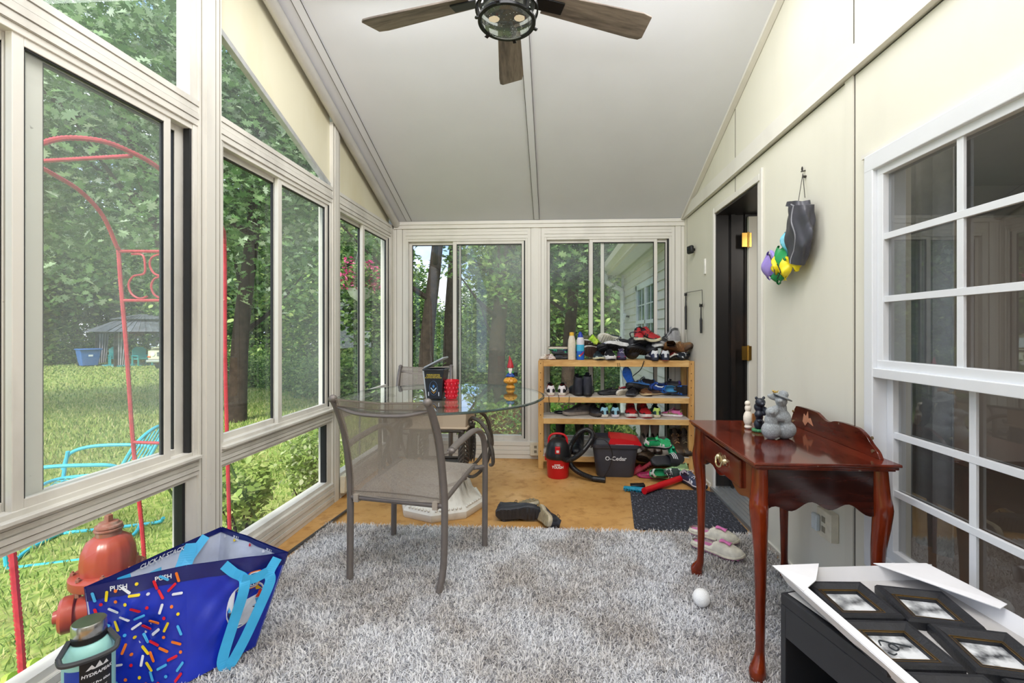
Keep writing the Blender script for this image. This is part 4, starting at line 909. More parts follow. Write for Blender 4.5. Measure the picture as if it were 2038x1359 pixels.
m = MB(); loft(m, [rrect(.145, .10, 0), rrect(.15, .105, .01), rrect(.178, .125, .235), rrect(.195, .14, .24), rrect(.20, .145, .265), rrect(.185, .13, .27), rrect(.165, .115, .12), rrect(.14, .095, .03)], True, True); m.build('bucket_body', BUC, bk)
m = MB(); loft(m, [rrect(.175, .125, .265), rrect(.165, .115, .30), rrect(.15, .10, .312), rrect(.10, .07, .30)], False, True); m.v = [(v[0]*.55-.085, v[1], v[2]) for v in m.v]; m.build('hood', M('#2b2d36', .4), bk)
m = MB(); pts = [(-.06, .268), (-.04, .318), (.05, .314), (.16, .300), (.195, .288), (.205, .268), (.17, .255), (.03, .262), (-.02, .262)]
m.prism(pts, -.13, -.118, 'xz'); m.prism(pts, .10, .118, 'xz'); loft(m, [[(x, -.125, z) for x, z in pts[:6]], [(x, .11, z) for x, z in pts[:6]]], False, False); m.build('wringer', RED, bk, sm=False)
m = MB()
for i in range(12): m.box((.0+i*.012, -.1315, .262), (.006+i*.012, -.130, .272))
m.build('wringer_marks', M('#f0e8e8', .4), bk, sm=False)
m = MB(); m.tube(smooth_path([(-.195, -.10, .23), (-.15, -.17, .33), (-.07, -.19, .30), (-.03, -.165, .20), (-.05, -.155, .10), (-.10, -.16, .01)], 8), .0032, 8); m.build('wire_handle', M('#15161a', .4), bk)
ff = plane_fn((.0, -.128, .155), (1, 0, 0), (0, -.1, 1))
text('O-Cedar', .046, lambda x, y, e: Vector((x, -.1235-.09*(y-0)-e-.002, .155+y)), M('#e6eaee', .4), bk, bold=.0009)
br = thing('hand_brush', 'red tubular sweeper with turquoise brush head lying on the floor by the mat', 'brush', ((0.811, 3.473, 0.02)), 0)
p0, p1 = Vector((0.634, 3.292, 0.035)), Vector((1.021, 3.623, 0.04))
m = MB(); m.tube([p0, p0.lerp(p1, .3), p0.lerp(p1, .35), p1], [.024, .021, .025, .022], 14); m.build('red_tube', RED, br, world=True)
q0, q1 = Vector((0.508, 3.396, 0.022)), Vector((0.65, 3.333, 0.028))
m = MB(); m.tube([q0, q0.lerp(q1, .5), q1], [.018, .026, .028], 12, flat=.6)
for k in range(90):
    b0 = q0.lerp(q1, random.random())+Vector((random.uniform(-.01, .01), random.uniform(-.02, .015), random.uniform(-.01, .01))); m.tube([b0, b0+Vector((random.uniform(-.015, .01), -.018, -.008))], [.003, .001], 4)
m.build('brush_head', M('#1389a8', .6, 0, .2, 60), br, world=True)
m = MB(); q2, q3 = Vector((0.557, 3.404, 0.035)), Vector((0.66, 3.406, 0.04)); m.bar(q2, q3, .05, .02); m.build('black_clip', BK, br, world=True, bev=.004)
m = MB(); e = p1+(p1-p0).normalized()*.03; m.tube([p1, e, e+(p1-p0).normalized()*.02], [.024, .022, .01], 12); m.build('white_cap', M('#e9dfe0', .5), br, world=True)

# ================================================================ blue shopping bag
BB = thing('shopping_bag', 'large open blue shopping bag with sprinkle print and light blue handles', 'bag', (-1.27, 1.56, 0))
Av, Bv, Cv, Dv = [Vector(p) for p in ((-1.505, 1.367, 0.36), (-1.37, 1.799, 0.37), (-0.989, 1.635, 0.355), (-1.271, 1.503, 0.365))]
Ab, Bb, Cb, Db = [Vector(p) for p in ((-1.44, 1.36, .03), (-1.36, 1.74, .03), (-1.09, 1.60, .03), (-1.20, 1.425, .03))]
Av.x = max(Av.x, -1.495)
BLU = M('#1730b4', .28, 0, .16, 7, .05); NAV = M('#141c66', .35); LIN = M('#c9d0e2', .4, 0, .10, 12); LBL = M('#3fb0e6', .4, 0, .06, 20)
def panelfn(p, q, pb, qb, seed, amp=.010):
    rnd = random.Random(seed); ph = [rnd.random()*6 for _ in range(6)]
    nrm = ((q-p).cross(Vector((0, 0, -1)))).normalized()
    def fn(u, v, off=0.):
        a = p.lerp(q, u); b_ = pb.lerp(qb, u); w = a.lerp(b_, v)
        e = math.sin(PI*u)*math.sin(PI*min(1, v+.08))
        wr = amp*e*(math.sin(u*7+v*5+ph[0])+.7*math.sin(v*11-u*6+ph[1])+.5*math.sin(u*15+v*3+ph[2])+.35*math.sin((u+v)*23+ph[3]))
        return w+nrm*(wr+off)+Vector((0, 0, -.0*u))
    return fn, nrm
sides = [('A', Av, Dv, Ab, Db, 1), ('D', Dv, Cv, Db, Cb, 2), ('C', Cv, Bv, Cb, Bb, 3), ('B', Bv, Av, Bb, Ab, 4)]
fns = {}
ctr = (Av+Bv+Cv+Dv)/4
for nm, p, q, pb, qb, sd_ in sides:
    fn, nrm = panelfn(p, q, pb, qb, sd_)
    out = 1 if nrm.dot((p+q)/2-ctr) > 0 else -1
    fns[nm] = lambda u, v, off=0., fn=fn, out=out: fn(u, v, off*out)
    g = fns[nm]
    MB().grid(30, 26, lambda u, v: g(u, v)).build('side_panel', BLU, BB, world=True)
    MB().grid(16, 14, lambda u, v: g(u, v*.985+.004, -.003)).build('lining', LIN, BB, world=True)
    m = MB(); m.grid(24, 2, lambda u, v: g(u, -.012+v*.135, .0018)); m.grid(24, 1, lambda u, v: g(u, -.012+.05*v, -.005)); m.build('rim_band', NAV, BB, world=True)
m = MB(); m.add([Ab, Bb, Cb, Db], [(0, 1, 2, 3)]); m.build('bag_base', NAV, BB, world=True)
SPR = [M('#e8eaf4', .4), M('#e0152b', .4), M('#f0d319', .4), M('#f07818', .4), M('#4cb4ec', .4)]
m = MB(); rnd = random.Random(5); pts_ = []
tries = 0
while len(pts_) < 90 and tries < 6000:
    tries += 1; u, v = rnd.uniform(.07, .93), rnd.uniform(.05, .97)
    if all(((u-a)*.27)**2+((v-c)*.33)**2 > .027**2 for a, c in pts_): pts_.append((u, v))
for u, v in pts_:
    dot = rnd.random() < .38; L_ = .0 if dot else .0122; r_ = .0050 if dot else .0042; a = rnd.random()*PI; ca, sa = math.cos(a), math.sin(a); poly = []
    for i in range(12):
        q = 2*PI*i/12; x, y = r_*math.cos(q)+(L_ if math.cos(q) > 0 else -L_), r_*math.sin(q); poly.append(fns['A'](u+(x*ca-y*sa)/.27, v+(x*sa+y*ca)/.33, .0050))
    m.add(poly, [tuple(range(12))], rnd.randrange(5))
m.build('sprinkle_print', SPR, BB, world=True, sm=False)
m = MB()
for u in (.06, .3, .52, .74, .9):
    poly = [fns['C'](u+.012*math.cos(i)*(2 if i % 2 else 1), .055+.02*math.sin(i), -.008) for i in range(6)]; m.add(poly, [tuple(range(6))], int(u*50) % 5)
m.build('sprinkle_print', SPR, BB, world=True, sm=False)
WT = M('#eceef6', .4)
def bagtext(s, size, side, u0, v0, off, flip=1, bold=.0004, col=WT, wd=.3, ht=.33, sh=0.):
    inv = world_of(BB).inverted()
    return text(s, size, lambda x, y, e: inv @ fns[side](u0+flip*x/wd, v0-y/ht, off), col, BB, bold=bold, shear=sh)
bagtext('PUSH', .020, 'A', .32, .052, .0036, wd=.27); bagtext('PUSH', .020, 'A', .76, .052, .0036, wd=.27)
bagtext('PULL', .018, 'C', .72, .030, -.0085, -1, wd=.45); bagtext('PULL', .018, 'C', .22, .030, -.0085, -1, wd=.45)
bagtext("CLICK N' STACK", .021, 'B', .50, .030, -.0085, -1, wd=.47, sh=.2)
# printed picture patch and store logo inside, oval print and logo outside
m = MB(); m.grid(8, 4, lambda u, v: fns['B'](.50+.30*u, .13+.22*v, -.008)); m.build('printed_patch', M('#5fb9e4', .4), BB, world=True)
def roundq(side, u0, v0, du, dv, off, n=20):
    return [fns[side](u0+du*(abs(math.cos(2*PI*i/n))**.45)*(1 if math.cos(2*PI*i/n) > 0 else -1), v0+dv*(abs(math.sin(2*PI*i/n))**.45)*(1 if math.sin(2*PI*i/n) > 0 else -1), off) for i in range(n)]
def logo(side, u0, v0, du, dv, off, st, flip):
    m = MB(); m.add(roundq(side, u0, v0, du, dv, off), [tuple(range(20))], 0); m.add(roundq(side, u0, v0, du*.86, dv*.88, off+st), [tuple(range(20))], 1); m.add(roundq(side, u0, v0, du*.72, dv*.76, off+2*st), [tuple(range(20))], 2)
    for k in range(3):
        a = -.45+.3*k; m.add([fns[side](u0+flip*du*(a+.18*t_), v0+dv*(.2-.75*t_), off+3*st) for t_ in (0, 1)]+[fns[side](u0+flip*du*(a+.32+.05*t_), v0+dv*(-.55+.75*t_), off+3*st) for t_ in (0, 1)], [(0, 1, 2, 3)], 3)
    m.build('store_logo', [M('#ef7d2a', .4), M('#f4f4f6', .4), M('#1b2f80', .4), M('#8fd0f0', .4)], BB, world=True, sm=False)
    bagtext('ALDI', dv*.33*.62, side, u0, v0+dv*.45, off+4*st, flip, col=WT, wd=.3 if side == 'D' else .47)
logo('B', .60, .235, .052, .085, -.009, -.0006, -1); logo('D', .70, .21, .075, .085, .004, .0006, 1)
bagtext('ter', .05, 'B', .74, .20, -.0092, -1, wd=.47)
m = MB()
for k, (c_, sc2) in enumerate(((0, 1.), (1, .93))): m.add([fns['D'](.66+.22*sc2*math.cos(q), .46+.24*sc2*math.sin(q), .0035+.0006*k) for q in [2*PI*i/30 for i in range(30)]], [tuple(range(30))], c_)
cols = [2, 3, 4, 5, 0]
for k in range(5):
    a0_, a1_ = -.9+.38*k, -.9+.38*(k+1)-.04
    top_ = [fns['D'](.66+.2*s_*math.sqrt(max(0, 1-t_*t_))*.98, .46+.22*t_, .0050) for s_, t_ in ((-1, a0_), (1, a0_), (1, a1_), (-1, a1_))]
    m.add(top_, [(0, 1, 2, 3)], cols[k])
m.build('oval_print', [M('#eef0f6', .4), M('#1730b4', .3), M('#f0c319', .4), M('#e2431f', .4), M('#4cb4ec', .4), M('#3a3f55', .4)], BB, world=True, sm=False)
def strap(path, w, name='handle'):
    P_ = smooth_path(path, 7); n = len(P_); v = []
    nx = Vector((.5, -.86, 0))
    for i, p in enumerate(P_):
        d = (P_[min(i+1, n-1)]-P_[max(i-1, 0)]).normalized(); s_ = d.cross(nx).normalized(); v += [p-s_*w/2, p+s_*w/2]
    MB().add(v, [(2*i, 2*i+1, 2*i+3, 2*i+2) for i in range(n-1)]).build(name, LBL, BB, world=True, sm=False)
g = fns['D']
SW = .033
strap([g(.36, .02, .008), g(.47, .10, .016), g(.60, .16, .022), g(.62, .30, .028), g(.56, .62, .034), g(.50, .92, .03), g(.62, .98, .045), g(.76, .80, .05), g(.86, .48, .05), g(.90, .24, .04), g(.86, .14, .03), g(.90, .02, .012)], SW)
strap([g(.58, .155, .026), g(.70, .17, .03), g(.84, .13, .03)], SW)
g2 = fns['B']
strap([g2(.80, .02, -.012), g2(.80, .14, -.02), g2(.79, .28, -.02)], .05); strap([g2(.30, .0, -.012), g2(.33, .14, -.02), g2(.40, .30, -.025)], .05); strap([g2(.16, .0, -.012), g2(.30, .14, -.024), g2(.38, .26, -.028)], .03)

# ================================================================ steel bottle
bt = thing('water_bottle', 'mint insulated water bottle with steel lid and black label, in front of the blue bag', 'bottle', (-1.365, 1.262, .015))
MINT = M('#9fd8d2', .35, 0, .04, 20)
ba = math.atan2(-1.285, 1.375)
m = MB(); m.lathe([(0, 0), (.054, 0), (.058, .006), (.058, .225), (.054, .245), (.044, .260), (.036, .264)], seg=48); m.build('flask_body', MINT, bt)
m = MB(); m.lathe([(.037, .262), (.040, .266), (.040, .280), (.036, .281)], seg=40); m.build('collar', M('#141518', .4), bt)
m = MB(); m.lathe([(.0385, .280), (.0395, .283), (.0395, .312), (.037, .316), (0, .317)], seg=48); m.build('lid', M('#b9b9b8', .22, .95, .1, 30), bt)
u = Vector((math.cos(ba), math.sin(ba), 0)); w = Vector((-u.y, u.x, 0))
def bl(a, b_, z): return tuple(u*a+w*b_+Vector((0, 0, z)))
m = MB()
for s in (-1, 1): m.bar(bl(.0, s*.041, .272), bl(.045, s*.062, .252), .012, .008)
m.tube(smooth_path([bl(.045, -.062, .252), bl(.064, -.052, .240), bl(.070, 0, .236), bl(.064, .052, .240), bl(.045, .062, .252)], 6), .007, 10); m.build('carry_loop', M('#3a3c40', .4), bt)
def cyl_patch(a0_, a1_, z0_, z1_, r_, mat, nm, ztilt=0):
    MB().grid(20, 2, lambda uu, v: ((r_)*math.cos(a0_+(a1_-a0_)*uu), r_*math.sin(a0_+(a1_-a0_)*uu), z0_+(z1_-z0_)*v+ztilt*uu)).build(nm, mat, bt)
cyl_patch(ba-.35, ba+.95, .105, .225, .0585, M('#17171a', .4), 'black_label'); cyl_patch(ba-1.05, ba-.35, .02, .205, .0584, M('#1b45b5', .4), 'blue_label')
cyl_patch(ba-1.3, ba-1.02, .02, .17, .0586, M('#d8432b', .4), 'red_label'); cyl_patch(ba-.35, ba+.95, .085, .103, .0585, M('#b9bab6', .4), 'grey_strip')
text('HYDRAPEAK', .0125, cyl_fn((0, 0), .0588, ba+.32, .185), WT, bt, bold=.0004, shear=.15)
text('MAX Pro 60oz', .0095, cyl_fn((0, 0), .0588, ba+.34, .158), WT, bt, bold=.0003)
text('Triple Insulated\nStainless Steel', .0065, cyl_fn((0, 0), .0588, ba+.34, .138), WT, bt)
text('BUILT TO LAST', .0125, cyl_fn((0, 0), .0588, ba+.30, .094), M('#1b1b1d', .5), bt, bold=.0003)
text('60', .026, cyl_fn((0, 0), .0588, ba-.68, .165), WT, bt, bold=.0006); text('FLUID\nOUNCE', .006, cyl_fn((0, 0), .0588, ba-.68, .142), WT, bt, bold=.0002)
m = MB(); f_ = cyl_fn((0, 0), .0588, ba+.32, .199)
for a_, b_, c_ in ((-.026, -.004, .014), (-.008, .012, .018), (.010, .026, .012)): m.add([f_(a_, 0, .0006), f_(b_, 0, .0006), f_((a_+b_)/2+.002, c_, .0006)], [(0, 1, 2)])
m.build('mountain_logo', WT, bt, sm=False)

# ================================================================ shoes
def prof(pts, t):
    for (a, x), (b, y) in zip(pts, pts[1:]):
        if t <= b: q = (t-a)/(b-a); q = q*q*(3-2*q); return x+(y-x)*q
    return pts[-1][1]
WS = [(0, .012), (.03, .026), (.12, .036), (.30, .036), (.48, .038), (.70, .049), (.85, .045), (.95, .030), (1, .008)]
def skew(t): return .008*math.sin(PI*min(1, max(0, (t-.3)/.7)))
def shoe_meshes(kind):
    L = .285; D = {}; N_ = 26; K = 11
    H = {'sneaker': [(0, .075), (.06, .098), (.20, .088), (.34, .092), (.40, .100), (.55, .078), (.75, .057), (.90, .048), (1, .022)],
         'boot': [(0, .14), (.06, .165), (.25, .17), (.33, .165), (.42, .115), (.60, .080), (.78, .068), (.92, .058), (1, .028)],
         'slipper': [(0, .030), (.1, .034), (.40, .034), (.47, .062), (.60, .068), (.75, .060), (.92, .045), (1, .022)],
         'low': [(0, .055), (.06, .070), (.20, .060), (.38, .058), (.45, .066), (.60, .058), (.78, .048), (.92, .040), (1, .020)]}
    C = {'sneaker': [(0, .0), (.035, .0), (.08, .026), (.30, .028), (.42, .018), (.46, 0), (1, 0)], 'boot': [(0, 0), (.02, .0), (.05, .030), (.28, .030), (.34, .018), (.40, 0), (1, 0)],
         'slipper': [(0, .0), (.02, .01), (.1, .030), (.36, .032), (.45, .026), (.50, 0), (1, 0)], 'low': [(0, 0), (.035, 0), (.08, .027), (.36, .028), (.46, .018), (.50, 0), (1, 0)]}
    base = {'tallboot': 'boot', 'slide': 'low'}.get(kind, kind)
    st = {'sneaker': .030, 'boot': .028, 'slipper': .016, 'low': .022}[base]
    if kind == 'slide': st = .028
    m = MB()                                     # sole
    def ring(z, k, dz=0):
        out = []
        for i in range(N_+1): t = i/N_; out.append((prof(WS, t)*k+skew(t), (t-.5)*L*(1+.02*(k-1)*10), z+(.012*max(0, (t-.75)/.25)**2 if z < .02 else .006*max(0, (t-.75)/.25)**2)))
        for i in range(N_, -1, -1): t = i/N_; out.append((-prof(WS, t)*k+skew(t), (t-.5)*L*(1+.02*(k-1)*10), z+(.012*max(0, (t-.75)/.25)**2 if z < .02 else .006*max(0, (t-.75)/.25)**2)))
        return out[:-1] if False else out
    r_ = [ring(0, .93), ring(.004, 1.0), ring(st*.45, 1.06), ring(st, 1.02), ring(st+.002, .95)]; n = len(r_[0])
    v = [p for q in r_ for p in q]
    f = [(i*n+j, i*n+(j+1) % n, (i+1)*n+(j+1) % n, (i+1)*n+j) for i in range(4) for j in range(n)]; mi = [1 if i < 1 else 0 for i in range(4) for j in range(n)]
    for lay, tp in ((0, False), (4, True)):
        for i in range(N_):
            q = (lay*n+i, lay*n+i+1, lay*n+n-2-i, lay*n+n-1-i); f.append(q if tp else q[::-1]); mi.append(0 if tp else 1)
    o_ = len(m.v); m.v += v; m.f += [list(q) for q in f]; m.mi += mi
    for i in range(11):
        t = .08+.082*i; w_ = prof(WS, t)*.84; zz = .012*max(0, (t-.75)/.25)**2; m.box((skew(t)-w_, (t-.5)*L-.0055, zz-.004), (skew(t)+w_, (t-.5)*L+.0055, zz+.002), 1)
    D['sole'] = m.mesh('sole', angle=50)
    pass
    # grooves are carried by the tread slot colour
    if kind == 'slide':
        m = MB(); m.grid(12, 20, lambda a, b: ((prof(WS, .48+.30*a)+.005)*math.cos(PI*(1-b))+skew(.5+.3*a), (.48+.30*a-.5)*L, st*.6+.052*math.sin(PI*b)*(1-.2*a))); D['upper'] = m.mesh('upper')
        m = MB()
        for s_ in (.58, .64, .70): m.grid(1, 16, lambda a, b: ((prof(WS, s_)+.0062)*math.cos(PI*(.9-b*.8)), (s_+.028*a-.5)*L, st*.6+.0535*math.sin(PI*(.1+b*.8))*(1-.2*(s_-.48)/.3)))
        D['stripe'] = m.mesh('stripe'); return D
    m = MB(); HH, CC = H[base], C[base]
    def sec(t, k, inset=0.):
        w = max(.004, prof(WS, t)-inset); h = prof(HH, t)-inset*.4; c = prof(CC, t); ph = PI*(1-k/(K-1)); cs, sn = math.cos(ph), math.sin(ph)
        sg = 1 if cs > 0 else -1
        if c > .001:
            half = (K-1)/2; q = abs(k-half); j = (half-.5-q if False else q)  # distance from the middle
            tt = min(1, max(0, (half-q)/(half-.0)))                    # 0 at base, 1 near top
            sg = -1 if k < half else 1
            x = sg*(c+(w-c)*(1-tt**2.2)*1.0+.006*math.sin(PI*tt)); z = st+(h-st)*tt
            if q < .5: x = 0
        else: x = sg*w*abs(cs)**.75; z = st+(h-st)*sn**.8
        return (x+skew(t), (t-.5)*L, z)
    rows = [[sec(i/N_, k) for k in range(K+1)] for i in range(N_+1)] if False else None
    K = 12
    rows = []
    for i in range(N_+1):
        t = i/N_; c = prof(CC, t); w = max(.004, prof(WS, t)); h = prof(HH, t); row = []
        for k in range(K):
            sg = -1 if k < K/2 else 1; j = k if k < K/2 else K-1-k; tt = j/(K/2-1)          # 0 base .. 1 top
            if c > .0015: x = sg*(c+(w-c)*(1-tt**1.8)+.004*math.sin(PI*tt)); z = st+(h-st)*tt
            else:
                a = PI/2*tt; x = sg*max(w*math.cos(a)**.7, .0022); z = st+(h-st)*math.sin(a)**.85
            row.append((x+skew(t), (t-.5)*L+(.010*math.sin(PI*tt*.9) if t < .02 else 0), z))
        rows.append(row)
    v = [p for r in rows for p in r]; fs, mi = [], []
    for i in range(N_):
        for k in range(K-1):
            t = (i+.5)/N_
            if k == K//2-1 and prof(CC, t) > .004: continue
            fs.append((i*K+k, (i+1)*K+k, (i+1)*K+k+1, i*K+k+1))
            j = k if k < K/2 else K-2-k
            mi.append(0 if kind == 'slipper' else 1 if (t < .12 and j >= 2) or (t > .88 and j < 3) or (.45 < t < .70 and j in (1, 2) and int(t*22) % 2) or (kind == 'sneaker' and j == 0 and t > .2) else (2 if j >= 4 and t < .48 and prof(CC, t) > .004 else 0))
    fs.append(tuple(range(K))); mi.append(1); fs.append(tuple(range(N_*K, N_*K+K))[::-1]); mi.append(1)
    mi[-2:] = [0, 0] if kind == 'slipper' else mi[-2:]; m.v = v; m.f = [list(q) for q in fs]; m.mi = mi; D['upper'] = m.mesh('upper', angle=60)
    m = MB(); m.grid(10, 4, lambda a, b: ((prof(WS, .04+.42*a)*.86)*(2*b-1), (.04+.42*a-.5)*L, st+.006)); D['insole'] = m.mesh('insole')
    if kind in ('sneaker', 'boot', 'low'):
        m = MB(); m.grid(8, 5, lambda a, b: (.021*(2*b-1)*(1-.2*a), (.60-.27*a-.5)*L, prof(HH, .60-.27*a)+.006+.016*a-.008*(2*b-1)**2)); D['tongue'] = m.mesh('tongue')
        m = MB()
        for i in range(6):
            t = .40+.042*i; z = prof(HH, t)+.007; y = (t-.5)*L; s_ = 1 if i % 2 else -1
            m.tube([(-.021, y-s_*.004, z-.007), (0, y, z+.002), (.021, y+s_*.004, z-.007)], .0022, 5)
        if kind != 'low':
            for s_ in (-1, 1): m.tube(smooth_path([(0, (.40-.5)*L, prof(HH, .4)+.010), (s_*.02, (.41-.5)*L, prof(HH, .4)+.02), (s_*.03, (.45-.5)*L, prof(HH, .4)+.004), (s_*.012, (.43-.5)*L, prof(HH, .4)+.006)], 4), .0018, 5)
        D['laces'] = m.mesh('laces')
    if kind == 'slipper':
        m = MB(); m.grid(10, 12, lambda a, b: (.024*(2*b-1)*(.55+.9*abs(a-.5))+skew(.7), (.56+.20*a-.5)*L, .0095+.016+(prof(HH, .56+.20*a)-.016)*(1-(.024*(2*b-1)/.049)**2)**.5+.002*math.sin(b*14))); D['bow'] = m.mesh('bow')
    if kind == 'tallboot':
        m = MB(); m.lathe([(.040, .10), (.038, .15), (.044, .22), (.052, .30), (.055, .335), (.050, .333), (.045, .26), (.036, .16)], (0, -.085, 0), 24, cap=False, mod=lambda a, h: 1+.06*math.sin(a*3+h*30)); D['shaft'] = m.mesh('shaft')
    return D
_sm = {}
def shoe(kind, loc, rot, cols, label, scale=1., group=None, cat='shoe', name=None):
    """cols: upper, accent, sole, tread/lining, laces"""
    if kind not in _sm: _sm[kind] = shoe_meshes(kind)
    nm = name or {'sneaker': 'sneaker', 'boot': 'ankle_boot', 'slipper': 'slipper', 'low': 'low_shoe', 'tallboot': 'tall_boot', 'slide': 'slide_sandal'}[kind]
    up, ac, so, li, la = [M(c, .55 if kind != 'tallboot' else .35, 0, .15, 40) for c in cols]
    r = thing(nm, label, cat, loc, tuple(R(a) for a in rot), group)
    for part, me in _sm[kind].items():
        ms = {'sole': (so, li), 'upper': (up, ac, li), 'insole': (li,), 'tongue': (up,), 'laces': (la,), 'stripe': (ac,), 'bow': (ac,), 'shaft': (up,)}[part]
        if not len(me.materials):
            for q in ms: me.materials.append(q)
        o = bpy.data.objects.new(part, me); COL.objects.link(o); o.parent = r; o.scale = (scale,)*3; setmats(o, ms)
    return r
Z1, Z2, Z3, Z4 = .930, .6225, .4405, .1195
T, B_ = 180, 0       # toe toward us / heel toward us
def W(kind, loc, rot, cols, label, scale=1., **k):
    x, y, z = loc
    if z > .935 and y > 3.8: z = .93+(z-.93)*1.3
    return shoe(kind, (x, y, z), rot, cols, label, scale, **k)
# lowest tier of the long shelves first: third shelf
W('sneaker', (0.198, 4.02, Z3), (0, 0, 112), ('#3f3c40', '#55504f', '#8d8279', '#4c4743', '#2a2a2c'), 'dark grey running shoe with chunky taupe sole, side on, third shelf left')
W('sneaker', (0.342, 4.03, Z3), (0, 0, 205), ('#22232a', '#2e2f38', '#4a4038', '#33302e', '#17181c'), 'black walking shoe with brown sole tucked behind the chunky grey running shoe')
W('sneaker', (0.411, 4.02, Z3), (0, 0, 5), ('#1b2028', '#8fc3d6', '#cfc9bb', '#2a2d33', '#20242c'), 'black sneaker with pale blue heel patch, left of its pair, third shelf', .92)
W('sneaker', (0.52, 4.02, Z3), (0, 0, -4), ('#1b2028', '#8fc3d6', '#cfcad0', '#2a2d33', '#20242c'), 'black sneaker with pale blue heel patch and loose lace, right of its pair, third shelf', .92)
W('sneaker', (0.663, 4.02, Z3), (0, 0, 176), ('#a81e24', '#1b1c20', '#d9d2cc', '#b02a30', '#17181b'), 'red and black running shoe, left of its pair, third shelf', 1.05)
W('sneaker', (0.775, 4.01, Z3), (0, 0, 184), ('#a81e24', '#1b1c20', '#d9d2cc', '#b02a30', '#17181b'), 'red and black running shoe touching the dark green shoe, third shelf', 1.05)
W('sneaker', (0.861, 4.03, Z3), (0, 0, 2), ('#123c3c', '#b8d46a', '#cfc3a8', '#1b2a2a', '#17181b'), 'dark green sneaker with lime heel line, third shelf', .9)
W('sneaker', (1.003, 4.00, Z3), (0, 0, 72), ('#e06aa8', '#7a7440', '#efe8ea', '#8a2a50', '#e8d4dc'), 'small pink sneaker alone at the right of the third shelf', .66)
# second shelf
W('sneaker', (-0.048, 4.02, Z2), (0, 0, 6), ('#1d1c22', '#e8e2e6', '#ddd2c2', '#b8253a', '#1c1c20'), 'black and red sneaker with white heel at the left end of the second shelf', .92)
W('sneaker', (0.066, 4.02, Z2), (0, 0, -5), ('#1d1c22', '#e8e2e6', '#ddd2c2', '#b8253a', '#1c1c20'), 'black and red sneaker with white heel beside the black ankle boots, second shelf', .92)
W('boot', (0.18, 4.02, Z2), (0, 0, 12), ('#1c1e28', '#262834', '#14151a', '#0f1014', '#121318'), 'black leather ankle boot on the second shelf, the left of the pair')
W('boot', (0.281, 4.02, Z2), (0, 0, -3), ('#1c1e28', '#262834', '#14151a', '#0f1014', '#121318'), 'black leather ankle boot on the second shelf, the right and taller looking one', 1.06)
W('low', (0.485, 4.0, Z2), (0, 0, 105), ('#1b1c22', '#2a2b33', '#202127', '#121318', '#202127'), 'flat black shoe lying left of the cream soled red shoe, second shelf', .85)
W('sneaker', (0.602, 3.99, Z2+.02), (0, 62, 140), ('#a52230', '#1c1c22', '#e2dccf', '#c9c0b0', '#e8e0d0'), 'small red and navy shoe tipped to show its cream sole, second shelf', .7)
W('low', (0.672, 3.98, Z2), (0, 0, 160), ('#24242a', '#33343c', '#4c5056', '#141519', '#24242a'), 'black shoe with grey toe hanging over the second shelf edge', .9)
W('sneaker', (0.65, 4.03, Z2+.13), (70, 15, 160), ('#2f6ac8', '#8a8f96', '#2464d0', '#2f74e0', '#1c1c22'), 'bright blue shoe standing up with its sole toward us, second shelf', .8)
W('sneaker', (0.754, 4.02, Z2+.045), (10, 28, 115), ('#22232a', '#3c74b8', '#17181c', '#2a2b30', '#c9d2dc'), 'black strappy hiking sandal on top of the second shelf heap', 1.05)
W('sneaker', (0.861, 4.05, Z2+.03), (0, -35, 75), ('#24489a', '#1c1c24', '#2b74d8', '#e6eef2', '#17181c'), 'blue and black shoe lying on its side right of the strappy sandal', .85)
W('low', (0.779, 4.02, Z2), (0, 0, 190), ('#6e4a2e', '#8d6b48', '#cdb48c', '#3c2a1c', '#8d6b48'), 'brown leather shoe with pale sole under the strappy sandal, second shelf', .9)
W('low', (0.904, 4.02, Z2), (0, 0, 110), ('#3a2c26', '#5a463a', '#a08a6a', '#1c1714', '#3a2c26'), 'dark brown flat shoe under the blue shoes, second shelf', .8)
W('sneaker', (1.041, 3.985, Z2+.050), (0, 78, -92), ('#1c1f26', '#2b6fd0', '#2478dc', '#58b4ec', '#17181c'), 'black sneaker with bright blue lining and sole, its opening toward us, second shelf right', .85)
W('sneaker', (0.981, 4.07, Z2+.03), (0, 20, 80), ('#1c1d24', '#4a3a8c', '#17181c', '#2a2b30', '#d0d4da'), 'black and purple sneaker behind the bright blue lined one', .9)
# top shelf, left to right
W('low', (-0.093, 3.99, Z1), (0, 0, 165), ('#e2d6c8', '#c9a48c', '#e8e2da', '#a88a70', '#efe8de'), 'small cream toddler shoe at the left end of the top shelf', .55)
W('low', (-0.031, 3.98, Z1), (0, 0, 190), ('#d9c6bc', '#c49080', '#e8ddd6', '#9a6a58', '#efe0d8'), 'small pinkish toddler shoe second from the left end of the top shelf', .6)
W('slide', (0.057, 4.01, Z1), (0, 0, 95), ('#26282f', '#3c4048', '#2c3038', '#17181c', '#26282f'), 'lower dark slide sandal under the beige soled shoe, top shelf left', .75)
W('slide', (0.07, 4.01, Z1+.03), (4, 0, 98), ('#26282f', '#3c4048', '#2c3038', '#17181c', '#26282f'), 'upper dark slide sandal stacked on its twin, top shelf left', .75)
W('sneaker', (0.022, 4.03, Z1+.085), (0, 178, 70), ('#1b2c4a', '#49b083', '#cfc4b0', '#5a4a40', '#b8e0d0'), 'small navy and green shoe upside down showing beige sole, top shelf left', .66)
W('sneaker', (0.33, 4.06, Z1+.15), (0, 160, 75), ('#8ac12c', '#c6e83c', '#9ad030', '#5a5a30', '#d8f060'), 'lime green shoe with brown speckled sole, thrown on the back of the top heap', .95)
W('sneaker', (0.256, 4.09, Z1+.11), (40, 150, 60), ('#9ac83c', '#d8ee5a', '#a8d838', '#5c6a2c', '#e0f070'), 'lime green shoe behind the blue spray can', .9)
